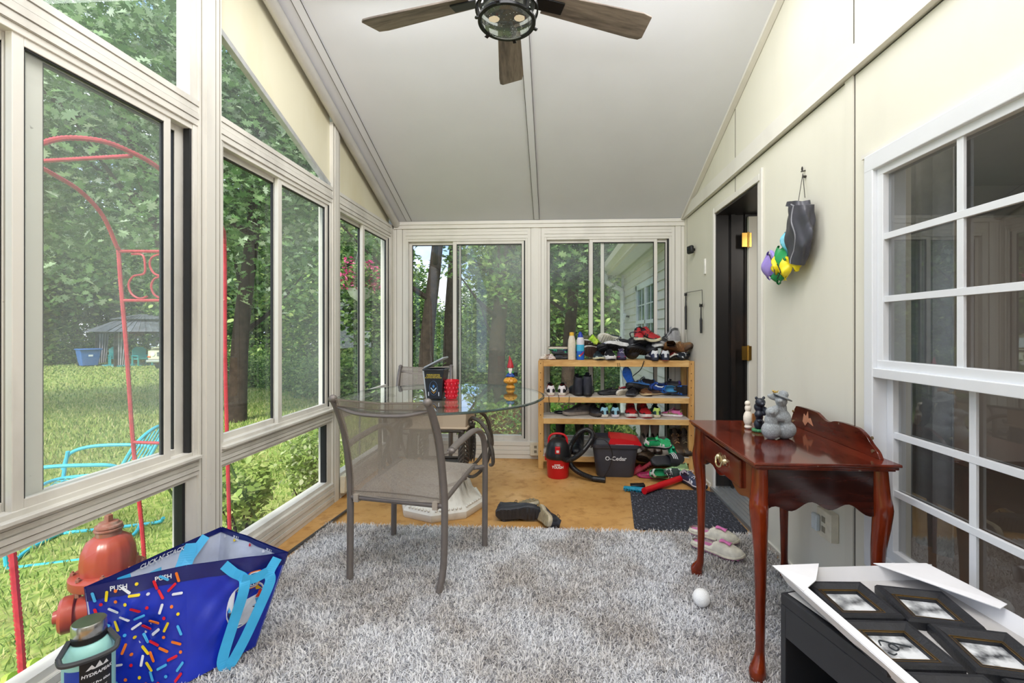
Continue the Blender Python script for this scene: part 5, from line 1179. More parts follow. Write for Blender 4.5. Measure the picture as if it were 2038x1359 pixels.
W('sneaker', (0.342, 4.02, Z1+.09), (20, 70, 125), ('#17181d', '#2a2b33', '#cfcfce', '#3a2a22', '#17181d'), 'black sneaker on its side with white rimmed brown sole, upper left of the heap')
W('sneaker', (0.364, 4.00, Z1+.055), (10, 75, 130), ('#1d1c22', '#34343c', '#d4d0cc', '#43302a', '#1d1c22'), 'black sneaker below it on its side with pale edged brown sole')
W('low', (0.372, 3.99, Z1), (0, 0, 185), ('#23323a', '#9aa8a4', '#cfc9a4', '#17181c', '#23323a'), 'dark shoe with cream toe at the foot of the heap near the blue spray can', .95)
W('sneaker', (0.442, 4.03, Z1+.055), (15, 20, 165), ('#23264e', '#34386a', '#17181c', '#1a1a22', '#8a2a3c'), 'navy sneaker wedged in the middle of the left heap', .95)
W('sneaker', (0.472, 3.985, Z1), (0, 0, 182), ('#1b1b20', '#d5d3d2', '#d5d3d2', '#17181c', '#2c2c32'), 'black sneaker with big white toe cap on the top shelf edge')
W('sneaker', (0.503, 4.04, Z1+.125), (25, 60, 145), ('#17202c', '#2c3848', '#d8d6c8', '#c8c6b8', '#17181c'), 'navy sneaker high on the heap with ribbed cream sole')
W('sneaker', (0.555, 4.00, Z1+.075), (10, 35, 120), ('#26262b', '#dadada', '#dadada', '#1c1c20', '#e0e0e0'), 'charcoal sneaker with white band beside the black backpack')
W('sneaker', (0.572, 3.98, Z1), (0, 0, 178), ('#4a4464', '#9c2848', '#352f4c', '#241f34', '#c9c6da'), 'small purple sneaker with magenta lacing on the top shelf edge', .8)
W('sneaker', (0.732, 4.04, Z1+.135), (-8, 0, 178), ('#b02028', '#1a2434', '#cfcbb4', '#1a1a20', '#17181c'), 'red and navy high shoe with cream toe atop the heap, the left one', .85)
W('sneaker', (0.814, 4.03, Z1+.135), (-10, 15, 215), ('#a81e24', '#1f2a26', '#dad2b0', '#1a1a20', '#17181c'), 'red and black shoe with cream sole atop the heap, the right one', .95)
W('slide', (0.754, 4.0, Z1+.05), (12, 40, 120), ('#1b1b22', '#3a3a44', '#17181c', '#121216', '#1b1b22'), 'black rubber slide leaning below the red shoes', 1.)
W('sneaker', (0.891, 4.03, Z1+.08), (0, 5, 178), ('#4c4b4c', '#6a6968', '#cfcfca', '#2a2a2c', '#2a2a2c'), 'grey leather sneaker toe on, in the upper right of the heap', .95)
W('sneaker', (0.831, 3.98, Z1), (0, 0, 4), ('#20284a', '#d8dade', '#1c2034', '#141826', '#e0e2e6'), 'navy sneaker with white heel stripe on the top shelf edge, the left one', .88)
W('sneaker', (0.934, 3.98, Z1), (0, 0, -6), ('#262a3c', '#d8dade', '#1c2034', '#c06a4c', '#e0e2e6'), 'navy sneaker with white heel stripe and orange edge, the right one', .88)
W('boot', (0.994, 4.05, Z1+.10), (0, 12, 110), ('#9a9a9c', '#b8b8b6', '#c9c7be', '#4a4a4c', '#7a7a7c'), 'silver grey high top shoe crowning the right of the heap', .85)
W('low', (1.028, 3.98, Z1+.02), (0, 30, 160), ('#7a2a24', '#d9d6c8', '#d9d6c8', '#1c1c20', '#3a2a24'), 'dark shoe with pale oval toe under the brown leather shoe', .8)
W('boot', (1.033, 4.0, Z1+.075), (0, 72, -86), ('#7a5232', '#8c6238', '#cbb89a', '#3c2416', '#a8845c'), 'brown leather boot lying with its opening toward us, left of its pair', .85)
W('boot', (1.122, 4.04, Z1+.05), (20, 20, 205), ('#7c5a36', '#6a4a2c', '#5a4230', '#3c2a1c', '#a8845c'), 'brown suede boot at the far right end of the top shelf', .95)
W('low', (1.088, 3.975, Z1+.012), (0, -25, 150), ('#1c2630', '#e0e2e4', '#232c36', '#141a20', '#e0e2e4'), 'dark teal shoe with white stripe in the bottom right corner of the heap', .8)
for (px_, dz, rt, cl, lb, sc3) in ((0.294, .05, (0, 35, 130), ('#2a2320', '#4a3c34', '#6a5648', '#2a1e18', '#4a3c34'), 'dark brown shoe just right of the blue spray can, under the lime one', .95),
        (0.403, .095, (-15, 60, 100), ('#17181d', '#3a3b42', '#8d8d8c', '#2a2522', '#17181d'), 'black shoe on its side between the two brown soled sneakers', .95),
        (0.788, .085, (15, 20, 140), ('#17181d', '#26272e', '#1c1d22', '#121216', '#d0d0d0'), 'black running shoe under the red and black one', 1.),
        (0.943, .09, (5, -20, 160), ('#2a2b30', '#55565a', '#9a9a98', '#1c1c20', '#55565a'), 'dark grey shoe under the silver grey high top', .95),
        (0.848, .05, (0, 10, 175), ('#1c1d22', '#2c2d33', '#26272c', '#121216', '#2c2d33'), 'black shoe above the two white heeled navy sneakers', 1.)):
    W('sneaker', (px_, 4.05, Z1+dz), rt, cl, lb, sc3)
# black backpack in the heap
bp = thing('backpack', 'small black backpack squashed into the middle of the shoe heap', 'backpack', (0.659, 4.05, Z1+.005), (0, R(14), 0))
blob('bag_body', [((0, 0, .07), (.072, .055, .075)), ((0, 0, .14), (.062, .045, .055)), ((.01, -.035, .06), (.055, .03, .045))], M('#1d1e24', .5, 0, .2, 30, .2), bp, .006)
m = MB(); m.tube(smooth_path([(-.035, -.03, .17), (-.06, -.035, .215), (-.01, -.035, .235), (.04, -.03, .20), (.05, -.03, .17)], 6), .010, 8, flat=.5); m.build('top_handle', M('#2c2c33', .5), bp)
m = MB(); m.tube(smooth_path([(-.05, -.052, .10), (-.01, -.064, .13), (.04, -.055, .12)], 5), .002, 6); m.build('piping', M('#aeb0b4', .5), bp)
m = MB(); m.ell((.008, -.044, .172), (.012, .003, .007)); m.build('tag', M('#e4e4e6', .5), bp)
for i, (pa) in enumerate(([(0.524, 3.87, 0.909), (0.533, 3.87, 0.812), (0.528, 3.9, 0.681)], [(0.537, 3.87, 0.909), (0.562, 3.87, 0.812), (0.575, 3.9, 0.724)], [(0.746, 3.87, 0.927), (0.717, 3.87, 0.855), (0.659, 3.9, 0.797)])):
    m = MB(); m.tube(smooth_path(pa, 5), .004 if i < 2 else .008, 6, flat=.4); m.build('hanging_strap', M('#15161a', .6), bp, world=True)
# loose laces hanging over the second shelf
for pa in ([(-0.055, 3.875, 0.629), (-0.051, 3.875, 0.573), (-0.039, 3.9, 0.475)], [(0.026, 3.875, 0.634), (0.034, 3.875, 0.599), (0.026, 3.875, 0.578)], [(0.119, 3.875, 0.626), (0.115, 3.875, 0.553), (0.124, 3.9, 0.515)]):
    MB().tube(smooth_path(pa, 5), .0022, 6).build('shoelace', M('#17181c', .7), label='black lace dangling over the front edge of the second shelf', cat='shoelace', group='laces over the second shelf')
# spray containers
sp = thing('spray_can', 'cream tall spray bottle with yellow cap on the top shelf', 'bottle', (0.143, 3.95, Z1))
m = MB(); m.lathe([(0, 0), (.031, 0), (.033, .01), (.034, .12), (.031, .17), (.021, .205), (.018, .208)], seg=28); m.build('bottle_body', M('#ddd3bf', .45, 0, .08, 60), sp)
m = MB(); m.lathe([(.019, .206), (.020, .21), (.019, .236), (0, .238)], seg=24); m.build('cap', M('#e6b93c', .45), sp)
sp = thing('spray_can', 'white and blue sunscreen spray can with dark blue cap on the top shelf', 'bottle', (0.217, 3.95, Z1))
m = MB(); m.lathe([(0, 0), (.033, 0), (.034, .006), (.034, .075)], seg=28); m.build('blue_sleeve', M('#1d62c4', .35, 0, .2, 25), sp)
m = MB(); m.lathe([(.034, .075), (.0342, .13)], seg=28, cap=False); m.build('cyan_band', M('#46b4dc', .35), sp)
m = MB(); m.lathe([(.034, .13), (.034, .165), (.026, .19), (.022, .195)], seg=28); m.build('white_shoulder', M('#d8d6de', .4), sp)
m = MB(); m.lathe([(.024, .193), (.023, .205), (.012, .235), (.006, .24)], seg=20); m.build('cap', M('#1f3ca8', .4), sp)
m = MB(); m.grid(8, 1, lambda u, v: (.0348*math.cos(-PI/2-.1+u*1.0), .0348*math.sin(-PI/2-.1+u*1.0), .045+.03*u-.018*v)); m.build('red_flash', M('#b8244c', .4), sp); m = MB(); m.ell((-.008, -.0335, .035), (.009, .002, .008)); m.build('yellow_sun', M('#e8d23c', .4), sp)
# bottom tier
W('tallboot', (0.075, 4.02, Z4), (0, 0, 200), ('#17191f', '#23252d', '#121318', '#0f1014', '#17191f'), 'tall black rubber boot behind the vacuum, the left one')
W('tallboot', (0.203, 4.02, Z4), (0, 0, 170), ('#191b22', '#23252d', '#121318', '#0f1014', '#17191f'), 'tall black rubber boot behind the vacuum hose, the right one')
W('tallboot', (0.805, 4.04, Z4), (0, 0, 185), ('#8a7a72', '#4a3a30', '#3a2c24', '#2a1e18', '#8a7a72'), 'tall taupe boot with dark inner side on the bottom shelf, left one', .95)
W('tallboot', (0.887, 4.06, Z4), (0, 0, 178), ('#8a7a72', '#4a3a30', '#3a2c24', '#2a1e18', '#8a7a72'), 'tall taupe boot on the bottom shelf behind the green cleats, right one', .9)
W('boot', (1.051, 4.03, Z4), (0, 0, 182), ('#4c3a2c', '#7c6448', '#2c241c', '#1c1612', '#c89a68'), 'dark brown laced hiking boot on the bottom shelf, left one', 1.1)
W('boot', (1.128, 4.03, Z4), (0, 0, 176), ('#43372c', '#6a5a44', '#2c241c', '#1c1612', '#8a7a5c'), 'dark brown laced hiking boot against the right upright, right one', 1.1)
W('sneaker', (0.76, 3.84, .10), (25, 25, 150), ('#3a2a1e', '#4c3828', '#5a4a3c', '#1c1612', '#4c3828'), 'brown shoe leaning between mop bucket and green cleats', .95)
W('sneaker', (0.839, 3.80, .235), (0, 38, -80), ('#2fb070', '#e8ece8', '#1c2026', '#1fae6c', '#3cc47c'), 'green and black football boot with collar open, topmost of the floor heap', .85)
W('sneaker', (0.944, 3.84, .20), (50, 0, 20), ('#26c088', '#1c3c34', '#23b47c', '#2cc48c', '#1c1c20'), 'bright mint green shoe tongue up, right of the topmost green boot', .6)
W('slide', (0.898, 3.74, .125), (0, 48, -68), ('#23242a', '#e4e6ea', '#26272e', '#1c1d22', '#23242a'), 'black slide sandal with three white stripes propped on the floor heap', 1.05)
W('sneaker', (0.863, 3.64, .055), (0, 66, -82), ('#2a3a38', '#e0e8e4', '#2fc07c', '#24b070', '#d8e0dc'), 'green lined black football boot lying lowest with its opening toward us', .9)
W('sneaker', (0.963, 3.70, .04), (0, 30, 100), ('#7a9a6a', '#a8c890', '#c9d8a8', '#3a4a34', '#d8e0c8'), 'pale green shoe under the striped slide sandal', .8)
W('slide', (0.716, 3.76, .035), (-40, 20, 60), ('#a02438', '#c83c58', '#8a1c2c', '#6a1420', '#a02438'), 'crimson slide sandal leaning on the mop bucket', .9)
W('low', (0.772, 3.70, .0), (0, 0, 80), ('#8a1f48', '#b82c68', '#a8285c', '#4a1028', '#b82c68'), 'magenta flat shoe on the floor beside the mop bucket', .8)
W('low', (1.041, 3.66, .01), (15, 0, 160), ('#6a2848', '#8a3a60', '#c9a8b8', '#3a1428', '#a85a80'), 'plum child shoe behind the console leg', .7)
W('sneaker', (1.049, 3.50, .014), (0, 15, 205), ('#2c3450', '#e4e6ec', '#1c2236', '#1a1e2c', '#e4e6ec'), 'navy shoe with white stripes at the corner of the doormat', .9)
# pair on the floor by the table, slippers
W('sneaker', (-0.237, 2.859, 0.085), (165, 8, 100), ('#23252c', '#34363e', '#b8ae98', '#8a7c60', '#17181c'), 'upturned dark sneaker showing cream waffle sole, far one of the floor pile', .95)
W('sneaker', (-0.225, 2.794, 0.048), (0, -78, -88), ('#2c2d33', '#383940', '#2c2d33', '#33343a', '#17181c'), 'dark grey flat shoe lying sole up in front of the floor pile', 1.0)
W('sneaker', (-0.082, 2.772, 0.06), (8, 108, 25), ('#202228', '#34363e', '#b9ad95', '#a09478', '#17181c'), 'dark sneaker tipped on its side showing dirty cream sole, right of the floor pile', .9)
W('slipper', (0.839, 2.408, 0.035), (0, 0, -128), ('#ded8c8', '#e07ab8', '#d8d0bc', '#d080b0', '#ded8c8'), 'cream knitted slipper with pink bow in front, on the rug edge', .95)
W('slipper', (0.878, 2.581, 0.03), (0, 0, -125), ('#ded8c8', '#e07ab8', '#d8d0bc', '#d080b0', '#ded8c8'), 'cream knitted slipper with pink bow behind its twin, touching the doormat', .95)

# ================================================================ outdoors
def gz(x, y):
    d = math.hypot(x, y); return -.36-.55*min(1, max(0, (d-3.5)/24))+.02*math.sin(x*1.7)*math.sin(y*1.3)
t = NT('lawn'); v = t.coord('Object'); n = t.noise(1.1, 5, v); n2 = t.noise(18, 4, v); n3 = t.noise(.35, 4, v, .6)
c = t.ramp(n2, [(.3, srgb('#5f7a35')), (.5, srgb('#86994c')), (.7, srgb('#a9ab69'))])
c = t.mix(t.ramp(n, [(.50, (0, 0, 0, 1)), (.68, (.7, .7, .7, 1))]), c, srgb('#8d8a55'))
sx = t.n('ShaderNodeSeparateXYZ'); t.l(v, sx.inputs[0])
# leaf litter under the woods: beyond y ~ 5.5 right of x ~ -6
w1 = t.math('ADD', t.math('MULTIPLY', sx.outputs[1], .16), t.math('MULTIPLY', t.math('SUBTRACT', n3, .5), 2.2)); w2 = t.math('MULTIPLY', t.math('ADD', sx.outputs[0], 9.), .16)
m_ = t.math('MULTIPLY', t.ramp(w1, [(.85, (0, 0, 0, 1)), (1.0, (1, 1, 1, 1))]), t.ramp(w2, [(.1, (0, 0, 0, 1)), (.4, (1, 1, 1, 1))]))
lit = t.ramp(t.noise(9, 5, v), [(.35, srgb('#4a4324')), (.5, srgb('#5f6b2e')), (.65, srgb('#7d6142'))]); c = t.mix(m_, c, lit)
# bare bed beside the sunroom
LAWN = t.done(t.bsdf(c, .9, 0, .1))
m = MB(); nx_, ny_ = 70, 80
m.grid(nx_, ny_, lambda u, v: (-62+84*u, -14+70*v, gz(-62+84*u, -14+70*v)))
m.build('ground', LAWN, label='green lawn running back to the woods behind the sunroom', cat='ground', kind='structure')
def in_room(x, y): return (x > XL-.12 and y < YE+.12)
# soil bed with mossy edging along the left wall
t = NT('bed_soil'); n = t.noise(16, 5, t.coord()); SOIL = t.done(t.bsdf(t.ramp(n, [(.35, srgb('#3f3426')), (.55, srgb('#6b5a44')), (.7, srgb('#8a7d5c'))]), .95))
m = MB(); m.grid(8, 30, lambda u, v: (-1.62-.50*u-.10*math.sin(v*9), .2+5.2*v, -.33+.012*math.sin(u*9+v*30))); m.build('soil_bed', SOIL, label='bare soil bed along the outside of the left window wall', cat='soil', kind='structure')
MOSS = M('#9a9a2e', .95, 0, .35, 30)
m = MB(); m.tube(smooth_path([(-2.02, 1.6, -.30), (-2.06, 2.3, -.30), (-2.13, 3.1, -.30), (-2.10, 4.0, -.30), (-1.98, 5.0, -.30)], 8), .055, 8, flat=1); m.build('garden_edging', painted('mossy_timber', '#6d5636', '#8f9a2a', .95, .9, 4.), label='moss covered timber edging round the soil bed outside', cat='edging', kind='structure')
# grass blades
def blades(name, N, xr, yr, hh, mat, label, cat, ok, density=1., wid=.0020, lean=.03):
    x = RNG.uniform(*xr, N); y = RNG.uniform(*yr, N); k = np.array([ok(a, b_) for a, b_ in zip(x, y)]); x, y = x[k], y[k]; n = len(x)
    z = np.array([gz(a, b_) for a, b_ in zip(x, y)]); d = np.hypot(x, y); a = RNG.uniform(0, 2*PI, n); h_ = hh*(.5+RNG.random(n)); w = wid*(1+d*.22)
    root = np.stack([x, y, z-.005], 1); tip = root+np.stack([np.cos(a)*lean*(.4+RNG.random(n)), np.sin(a)*lean*(.4+RNG.random(n)), h_], 1)
    side = np.stack([-np.sin(a), np.cos(a), 0*a], 1); o = strips(name, root, tip, np.array([[0, 0, hh*.12]]), w, side, mat)
    return props(o, label, cat, None, 'stuff')
GRASSM = island('grass_blade', [(0, srgb('#61803a')), (.35, srgb('#8aa350')), (.7, srgb('#abb568')), (1, srgb('#cdc892'))], .7, .35)
r2 = random.Random(3)
r3 = random.Random(8)
def okn(a, b_):
    if a > -1.66 and b_ < 5: return False
    if a > -2.1 and b_ < 4.6: return False
    return r2.random() < min(1, (4.2/max(2., math.hypot(a, b_)))**1.1)
blades('grass', 170000, (-13, -1.7), (.6, 13), .045, GRASSM, 'short lawn grass outside the left windows', 'grass', okn)
blades('grass', 90000, (-32, -3), (3, 30), .07, GRASSM, 'lawn grass farther back toward the gazebo', 'grass', lambda a, b_: math.hypot(a, b_) > 8 and r3.random() < 14/(math.hypot(a, b_)+6), wid=.0035)
blades('grass', 26000, (-3.2, 3), (4.7, 12), .05, island('woodland_grass', [(0, srgb('#3d5a20')), (.6, srgb('#66862f')), (1, srgb('#8a8f45'))], .7, .3), 'thin woodland grass beyond the end windows', 'grass', lambda a, b_: True)  # darker greens than the lawn blades

# ---- leaves
def rotmats(nrm, spin):
    z = nrm/np.linalg.norm(nrm, axis=1)[:, None]; a = np.where(np.abs(z[:, 2:3]) < .9, np.array([[0, 0, 1.]]), np.array([[1., 0, 0]]))
    x = np.cross(a, z); x /= np.linalg.norm(x, axis=1)[:, None]; y = np.cross(z, x); c, s = np.cos(spin)[:, None], np.sin(spin)[:, None]
    return x*c+y*s, -x*s+y*c, z
OAK = np.array([(.02, -.62, 0), (.06, -.36, .01), (.22, -.34, .05), (.20, -.26, .04), (.11, -.16, .01), (.34, -.10, .07), (.33, .02, .06), (.14, .06, .01), (.30, .26, .05), (.20, .34, .03), (.10, .30, .0), (.05, .52, -.05), (-.04, .54, -.05), (-.09, .30, .0), (-.22, .36, .04), (-.29, .24, .05), (-.13, .08, .01), (-.35, .04, .07), (-.33, -.08, .06), (-.11, -.14, .01), (-.22, -.25, .04), (-.20, -.34, .05), (-.05, -.36, .01), (-.01, -.62, 0)])
SIMPLE = np.array([(0, -.5, 0), (.26, -.15, .06), (.22, .2, .05), (0, .5, -.06), (-.22, .2, .05), (-.26, -.15, .06)])
def leafcloud(name, P, size, templ, mat, parent=None, loc=(0, 0, 0), up=.6, droop=None):
    n = len(P); nr = RNG.normal(size=(n, 3)); nr[:, 2] = np.abs(nr[:, 2])+up; X_, Y_, Z_ = rotmats(nr, RNG.uniform(0, 2*PI, n)); s = (size*(.6+.8*RNG.random(n)))[:, None, None]
    V = P[:, None, :]+s*(X_[:, None, :]*templ[None, :, 0:1]+Y_[:, None, :]*templ[None, :, 1:2]+Z_[:, None, :]*templ[None, :, 2:3])
    return npmesh(name, V.reshape(-1, 3), len(templ), mat, parent, loc)
def crown(n, rad, centres=26, spread=.32, hollow=.5, clusters=None):
    """clustered points inside an ellipsoid of radii rad"""
    C = RNG.normal(size=(centres, 3)); C /= np.linalg.norm(C, axis=1)[:, None]; C *= (hollow+(1-hollow)*RNG.random((centres, 1)))
    idx = RNG.integers(0, centres, n); g = RNG.normal(size=(n, 3)); g /= np.linalg.norm(g, axis=1)[:, None]; g *= RNG.random((n, 1))**.4
    return (C[idx]+g*spread*1.25)*np.array(rad)
LEAF_OAK = island('oak_leaf', [(0, srgb('#466a38')), (.3, srgb('#6b9154')), (.65, srgb('#93b47c')), (.88, srgb('#bfd3ae')), (1, srgb('#e2ead8'))], .45, .35, None)
LEAF_DK = island('wood_leaf', [(0, srgb('#2a4420')), (.4, srgb('#4a7038')), (.75, srgb('#7a9c54')), (1, srgb('#b4c87c'))], .5, .35)
LEAF_MID = island('mid_leaf', [(0, srgb('#37592a')), (.4, srgb('#5c8540')), (.8, srgb('#92b45c')), (1, srgb('#c4d888'))], .5, .4)
BARK = M('#3c322b', .9, 0, .4, 12, .8, .1); BARK2 = M('#54473d', .9, 0, .35, 12, .8, .1)
def trunk(parent, h, r, lean=(0, 0), branches=5, mat=None, seed=0, low=.35):
    rnd = random.Random(seed); m = MB()
    P_ = smooth_path([(0, 0, -.3), (lean[0]*.2, lean[1]*.2, h*.25), (lean[0]*.6+.1, lean[1]*.5, h*.6), (lean[0], lean[1], h)], 6); n = len(P_)
    m.tube(P_, [r*(1.25 if i == 0 else 1)*(1-.6*i/n) for i in range(n)], 12)
    for k in range(branches):
        i = int(n*(low+(.95-low)*k/max(1, branches))); p = P_[min(i, n-1)]; a = rnd.random()*2*PI; L = h*rnd.uniform(.22, .4)
        m.tube(smooth_path([p, p+Vector((math.cos(a)*L*.5, math.sin(a)*L*.5, L*.3)), p+Vector((math.cos(a)*L, math.sin(a)*L, L*.75))], 4), [r*.35, r*.3, r*.26, r*.22, r*.18, r*.14, r*.1, r*.07, r*.04], 7)
    m.build('trunk', mat or BARK, parent)
def tree(label, x, y, h, r, rad, cz, nleaf, size, mat, templ=SIMPLE, centres=26, spread=.32, lean=(0, 0), hollow=.5, group=None, seed=0, bark=None, branches=5, name='tree', low=.35):
    t_ = thing(name, label, 'tree', (x, y, gz(x, y)), 0, group); trunk(t_, h, r, lean, branches, bark, seed, low)
    leafcloud('foliage', crown(nleaf, rad, centres, spread, hollow)+np.array([lean[0]*.6, lean[1]*.6, cz]), size, templ, mat, t_); return t_
# near oak whose boughs fill the left windows
tree('large near oak with lobed grey green leaves filling the left windows', -7.329, 9.11, 7, .22, (5.0, 4.0, 3.1), 6.1, 24000, .145, LEAF_OAK, OAK, 70, .30, (-1.2, -1.0), .3, bark=BARK2, seed=1, low=.5)
tree('second near oak with pale lobed leaves at the far left edge', -12.547, 8.321, 7, .20, (4.2, 3.8, 3.1), 6.0, 15000, .15, LEAF_OAK, OAK, 46, .32, (0, 0), .35, bark=BARK2, seed=2, low=.5)
tree('oak leaning over the middle left window with drooping leaf tips', -5.948, 8.185, 6.5, .17, (2.4, 2.2, 2.4), 4.6, 11000, .14, LEAF_OAK, OAK, 36, .32, (.3, .2), .3, bark=BARK, seed=3)
tree('oak with big lobed leaves in front of the right end window', 0.248, 9.027, 5.5, .15, (1.7, 1.6, 2.1), 4.0, 8000, .135, island('oak_leaf_dark', [(0, srgb('#22401d')), (.4, srgb('#3f6632')), (.8, srgb('#6f9650')), (1, srgb('#a3bd80'))], .5, .4), OAK, 34, .30, (.1, 0), .3, seed=4)
tree('slim oak with thick forked trunk left in the end window', -2.865, 9.857, 6.5, .19, (1.6, 1.6, 1.1), 6.1, 1500, .15, LEAF_DK, OAK, 22, .35, (.35, .0), .3, seed=5, low=.45)
tree('dark thick trunk beside the sliding window stile', -2.751, 11.866, 8, .24, (2.0, 2.0, 1.4), 7.6, 1700, .16, LEAF_DK, OAK, 22, .35, (.1, .0), .3, seed=6, low=.5)
tree('broad oak trunk seen low through the hazy end pane', -1.418, 10.938, 5.5, .24, (1.3, 1.2, 1.0), 3.2, 2200, .15, LEAF_MID, OAK, 28, .32, (.1, 0), .3, seed=7)
# tree wall of the woods: templates copied round the back of the plot
protoA = tree('dense dark green tree in the woods, left of the roofed gazebo', -39.801, 28.851, 9, .28, (4.6, 4.6, 5.6), 6.2, 15000, .34, LEAF_DK, SIMPLE, 44, .34, hollow=.45, group='woodland trees', seed=11)
protoB = tree('mid green tree behind the gazebo roof', -37.889, 33.964, 9, .26, (4.8, 4.6, 5.0), 6.4, 14000, .36, LEAF_MID, SIMPLE, 44, .36, hollow=.4, group='woodland trees', seed=12)
spots = [('A', -33.23, 35.22, 1.0, 'dark tree directly behind the gazebo peak'), ('B', -27.19, 33.55, 1.0, 'mid green tree behind the parked van'), ('A', -21.69, 29.85, .95, 'dark tree right of the parked van'),
         ('A', -14.81, 23.22, .9, 'dark tree seen right of the middle window mullion'), ('B', -15.58, 27.18, .9, 'mid green tree seen through the hazy middle pane'), ('A', -10.91, 21.43, .85, 'dark tree behind the second cream post'),
         ('B', -8.82, 19.54, 0.6, 'mid green tree behind the flower basket'), ('A', -9.39, 23.52, 0.5, 'dark tree at the far left room corner'), ('B', -6.72, 19.66, .40, 'mid green tree left of the forked trunk'),
         ('B', -7.74, 26.61, .36, 'low green tree under the sky gap between the trunks'), ('A', -4.96, 24.76, .40, 'dark low tree behind the end window stile'), ('B', -2.78, 20.88, .36, 'mid green tree under the sky gap in the hazy pane'),
         ('A', -1.21, 19.96, 0.55, 'dark tree behind the post between the end windows'), ('B', 0.00, 18.03, 0.6, 'mid green tree left of the twin trunks'), ('A', 1.09, 22.09, .9, 'dark tree right of the twin trunks'),
         ('B', 1.87, 17.13, .7, 'mid green tree beside the grey house gutter'), ('A', 3.73, 26.25, 1., 'dark tree beyond the house corner'), ('A', -43.97, 25.62, 1.05, 'dark tree off to the far left'), ('B', -42.82, 27.68, 1.1, 'mid green tree at the far left frame edge'), ('A', -33.40, 27.20, 1.1, 'dark tree behind the grey bin')]
MORE = 1
for i, (k, x, y, s, lb) in enumerate(spots):
    c = copy_tree(protoA if k == 'A' else protoB); c.location = (x, y, gz(x, y)); c.rotation_euler = (0, 0, i*1.3); c.scale = (s, s, s*(1. if s > .8 else .9)); c['label'] = lb
# far misty hedge of trees closing the horizon gaps low down
protoH = thing('understory_shrub', 'leafy undergrowth shrub at the back of the lawn, left of the blue bin', 'shrub', (0, 0, 0), 0, 'undergrowth shrubs'); 
leafcloud('foliage', np.abs(crown(9000, (2.2, 2.0, 1.5), 30, .4, .4)*np.array([1, 1, 1]))*np.sign(RNG.normal(size=(9000, 3)))*np.array([1, 1, 0])+np.stack([np.zeros(9000), np.zeros(9000), np.abs(RNG.normal(size=9000))*.75], 1), .17, SIMPLE, LEAF_MID, protoH)
m = MB(); [m.tube([(0, 0, -.1), (math.cos(a)*.6, math.sin(a)*.6, 1.0)], [.03, .01], 5) for a in range(6)]; m.build('stem', BARK, protoH)
protoH.location = (-31.8, 27.289, -0.9)
hs = [((-35.873, 28.066, 1.18)[0:2], 1.2, 'undergrowth at the far left behind the rusty cart'), ((-30.406, 29.369, 1.18)[0:2], 1.1, 'undergrowth just behind the gazebo'), ((-22.648, 28.796, 1.18)[0:2], 1.1, 'undergrowth behind the van tail'), ((-13.556, 19.282, 1.18)[0:2], .75, 'leafy undergrowth beside the van rear wheel'),
      ((-10.315, 15.455, 1.18)[0:2], .55, 'low shrub on the leaf litter right of the van'), ((-8.679, 14.544, 1.18)[0:2], .5, 'low shrub below the hazy middle pane'), ((-7.175, 13.625, 1.18)[0:2], .5, 'shrub left of the second post'), ((-5.946, 12.692, 1.18)[0:2], .6, 'shrub under the flower basket'), ((-4.761, 11.756, 1.18)[0:2], .7, 'bright shrub at the far left corner window'),
      ((-3.835, 11.807, 1.18)[0:2], .5, 'shrub at the foot of the forked trunk'), ((-3.626, 13.821, 1.18)[0:2], .7, 'shrub between the two end window trunks'), ((-2.546, 13.881, 1.18)[0:2], .6, 'shrub right of the end window stile'), ((-1.218, 12.953, 1.18)[0:2], .6, 'shrub behind the gnome figurine'), ((0.072, 13.024, 1.18)[0:2], .7, 'dark shrub behind the twin trunks'), ((0.926, 12.069, 1.18)[0:2], .6, 'shrub behind the spray cans'), ((1.334, 11.09, 1.18)[0:2], .55, 'shrub at the foot of the house downspout'), ((-39.79, 26.848, 1.18)[0:2], 1.3, 'undergrowth outside the frame on the left')]
for i, ((x, y), s, lb) in enumerate(hs):
    c = copy_tree(protoH); c.location = (x, y, gz(x, y)); c.rotation_euler = (0, 0, i*1.1); c.scale = (s, s, s); c['label'] = lb
def bush(label, x, y, rad, n, size, stops, zc_=0, up=.6):
    b_ = thing('bush', label, 'bush', (x, y, gz(x, y))); leafcloud('foliage', crown(n, rad, 26, .4, .3)+np.array([0, 0, rad[2]*.8+zc_]), size, SIMPLE, island('bush_leaf', stops, .5, .4), b_, up=up)
    m = MB(); [m.tube([(0, 0, 0), (math.cos(a)*rad[0]*.6, math.sin(a)*rad[1]*.6, rad[2]*1.1)], [.012, .004], 5) for a in range(7)]; m.build('stem', BARK, b_)
bush('golden orange leaved bush just outside the end window behind the table', -.50, 4.85, (.60, .35, .40), 6500, .045, [(0, srgb('#6a3f14')), (.4, srgb('#b0762a')), (.75, srgb('#c9a24a')), (1, srgb('#8f9a3a'))])
bush('green bush outside behind the lower shelves of the shoe rack', .35, 4.95, (.55, .38, .34), 5600, .045, [(0, srgb('#2f5a22')), (.5, srgb('#5c8f38')), (1, srgb('#98bd5c'))])
bush('bright lime bush outside behind the left upright of the shoe rack', -.05, 5.7, (.5, .4, .36), 4200, .06, [(0, srgb('#4f8a2a')), (.5, srgb('#82b942')), (1, srgb('#b8d86a'))])
bush('pale yellow green weed with white flower heads by the middle window', -1.95, 3.55, (.22, .25, .30), 1500, .045, [(0, srgb('#7f9c46')), (.6, srgb('#a8c06a')), (1, srgb('#d8dcb4'))], .25)
bush('small leafy weed in the soil bed outside the low middle pane', -1.86, 2.62, (.13, .15, .11), 900, .035, [(0, srgb('#5a8a34')), (.6, srgb('#8fb84a')), (1, srgb('#c0d66a'))])
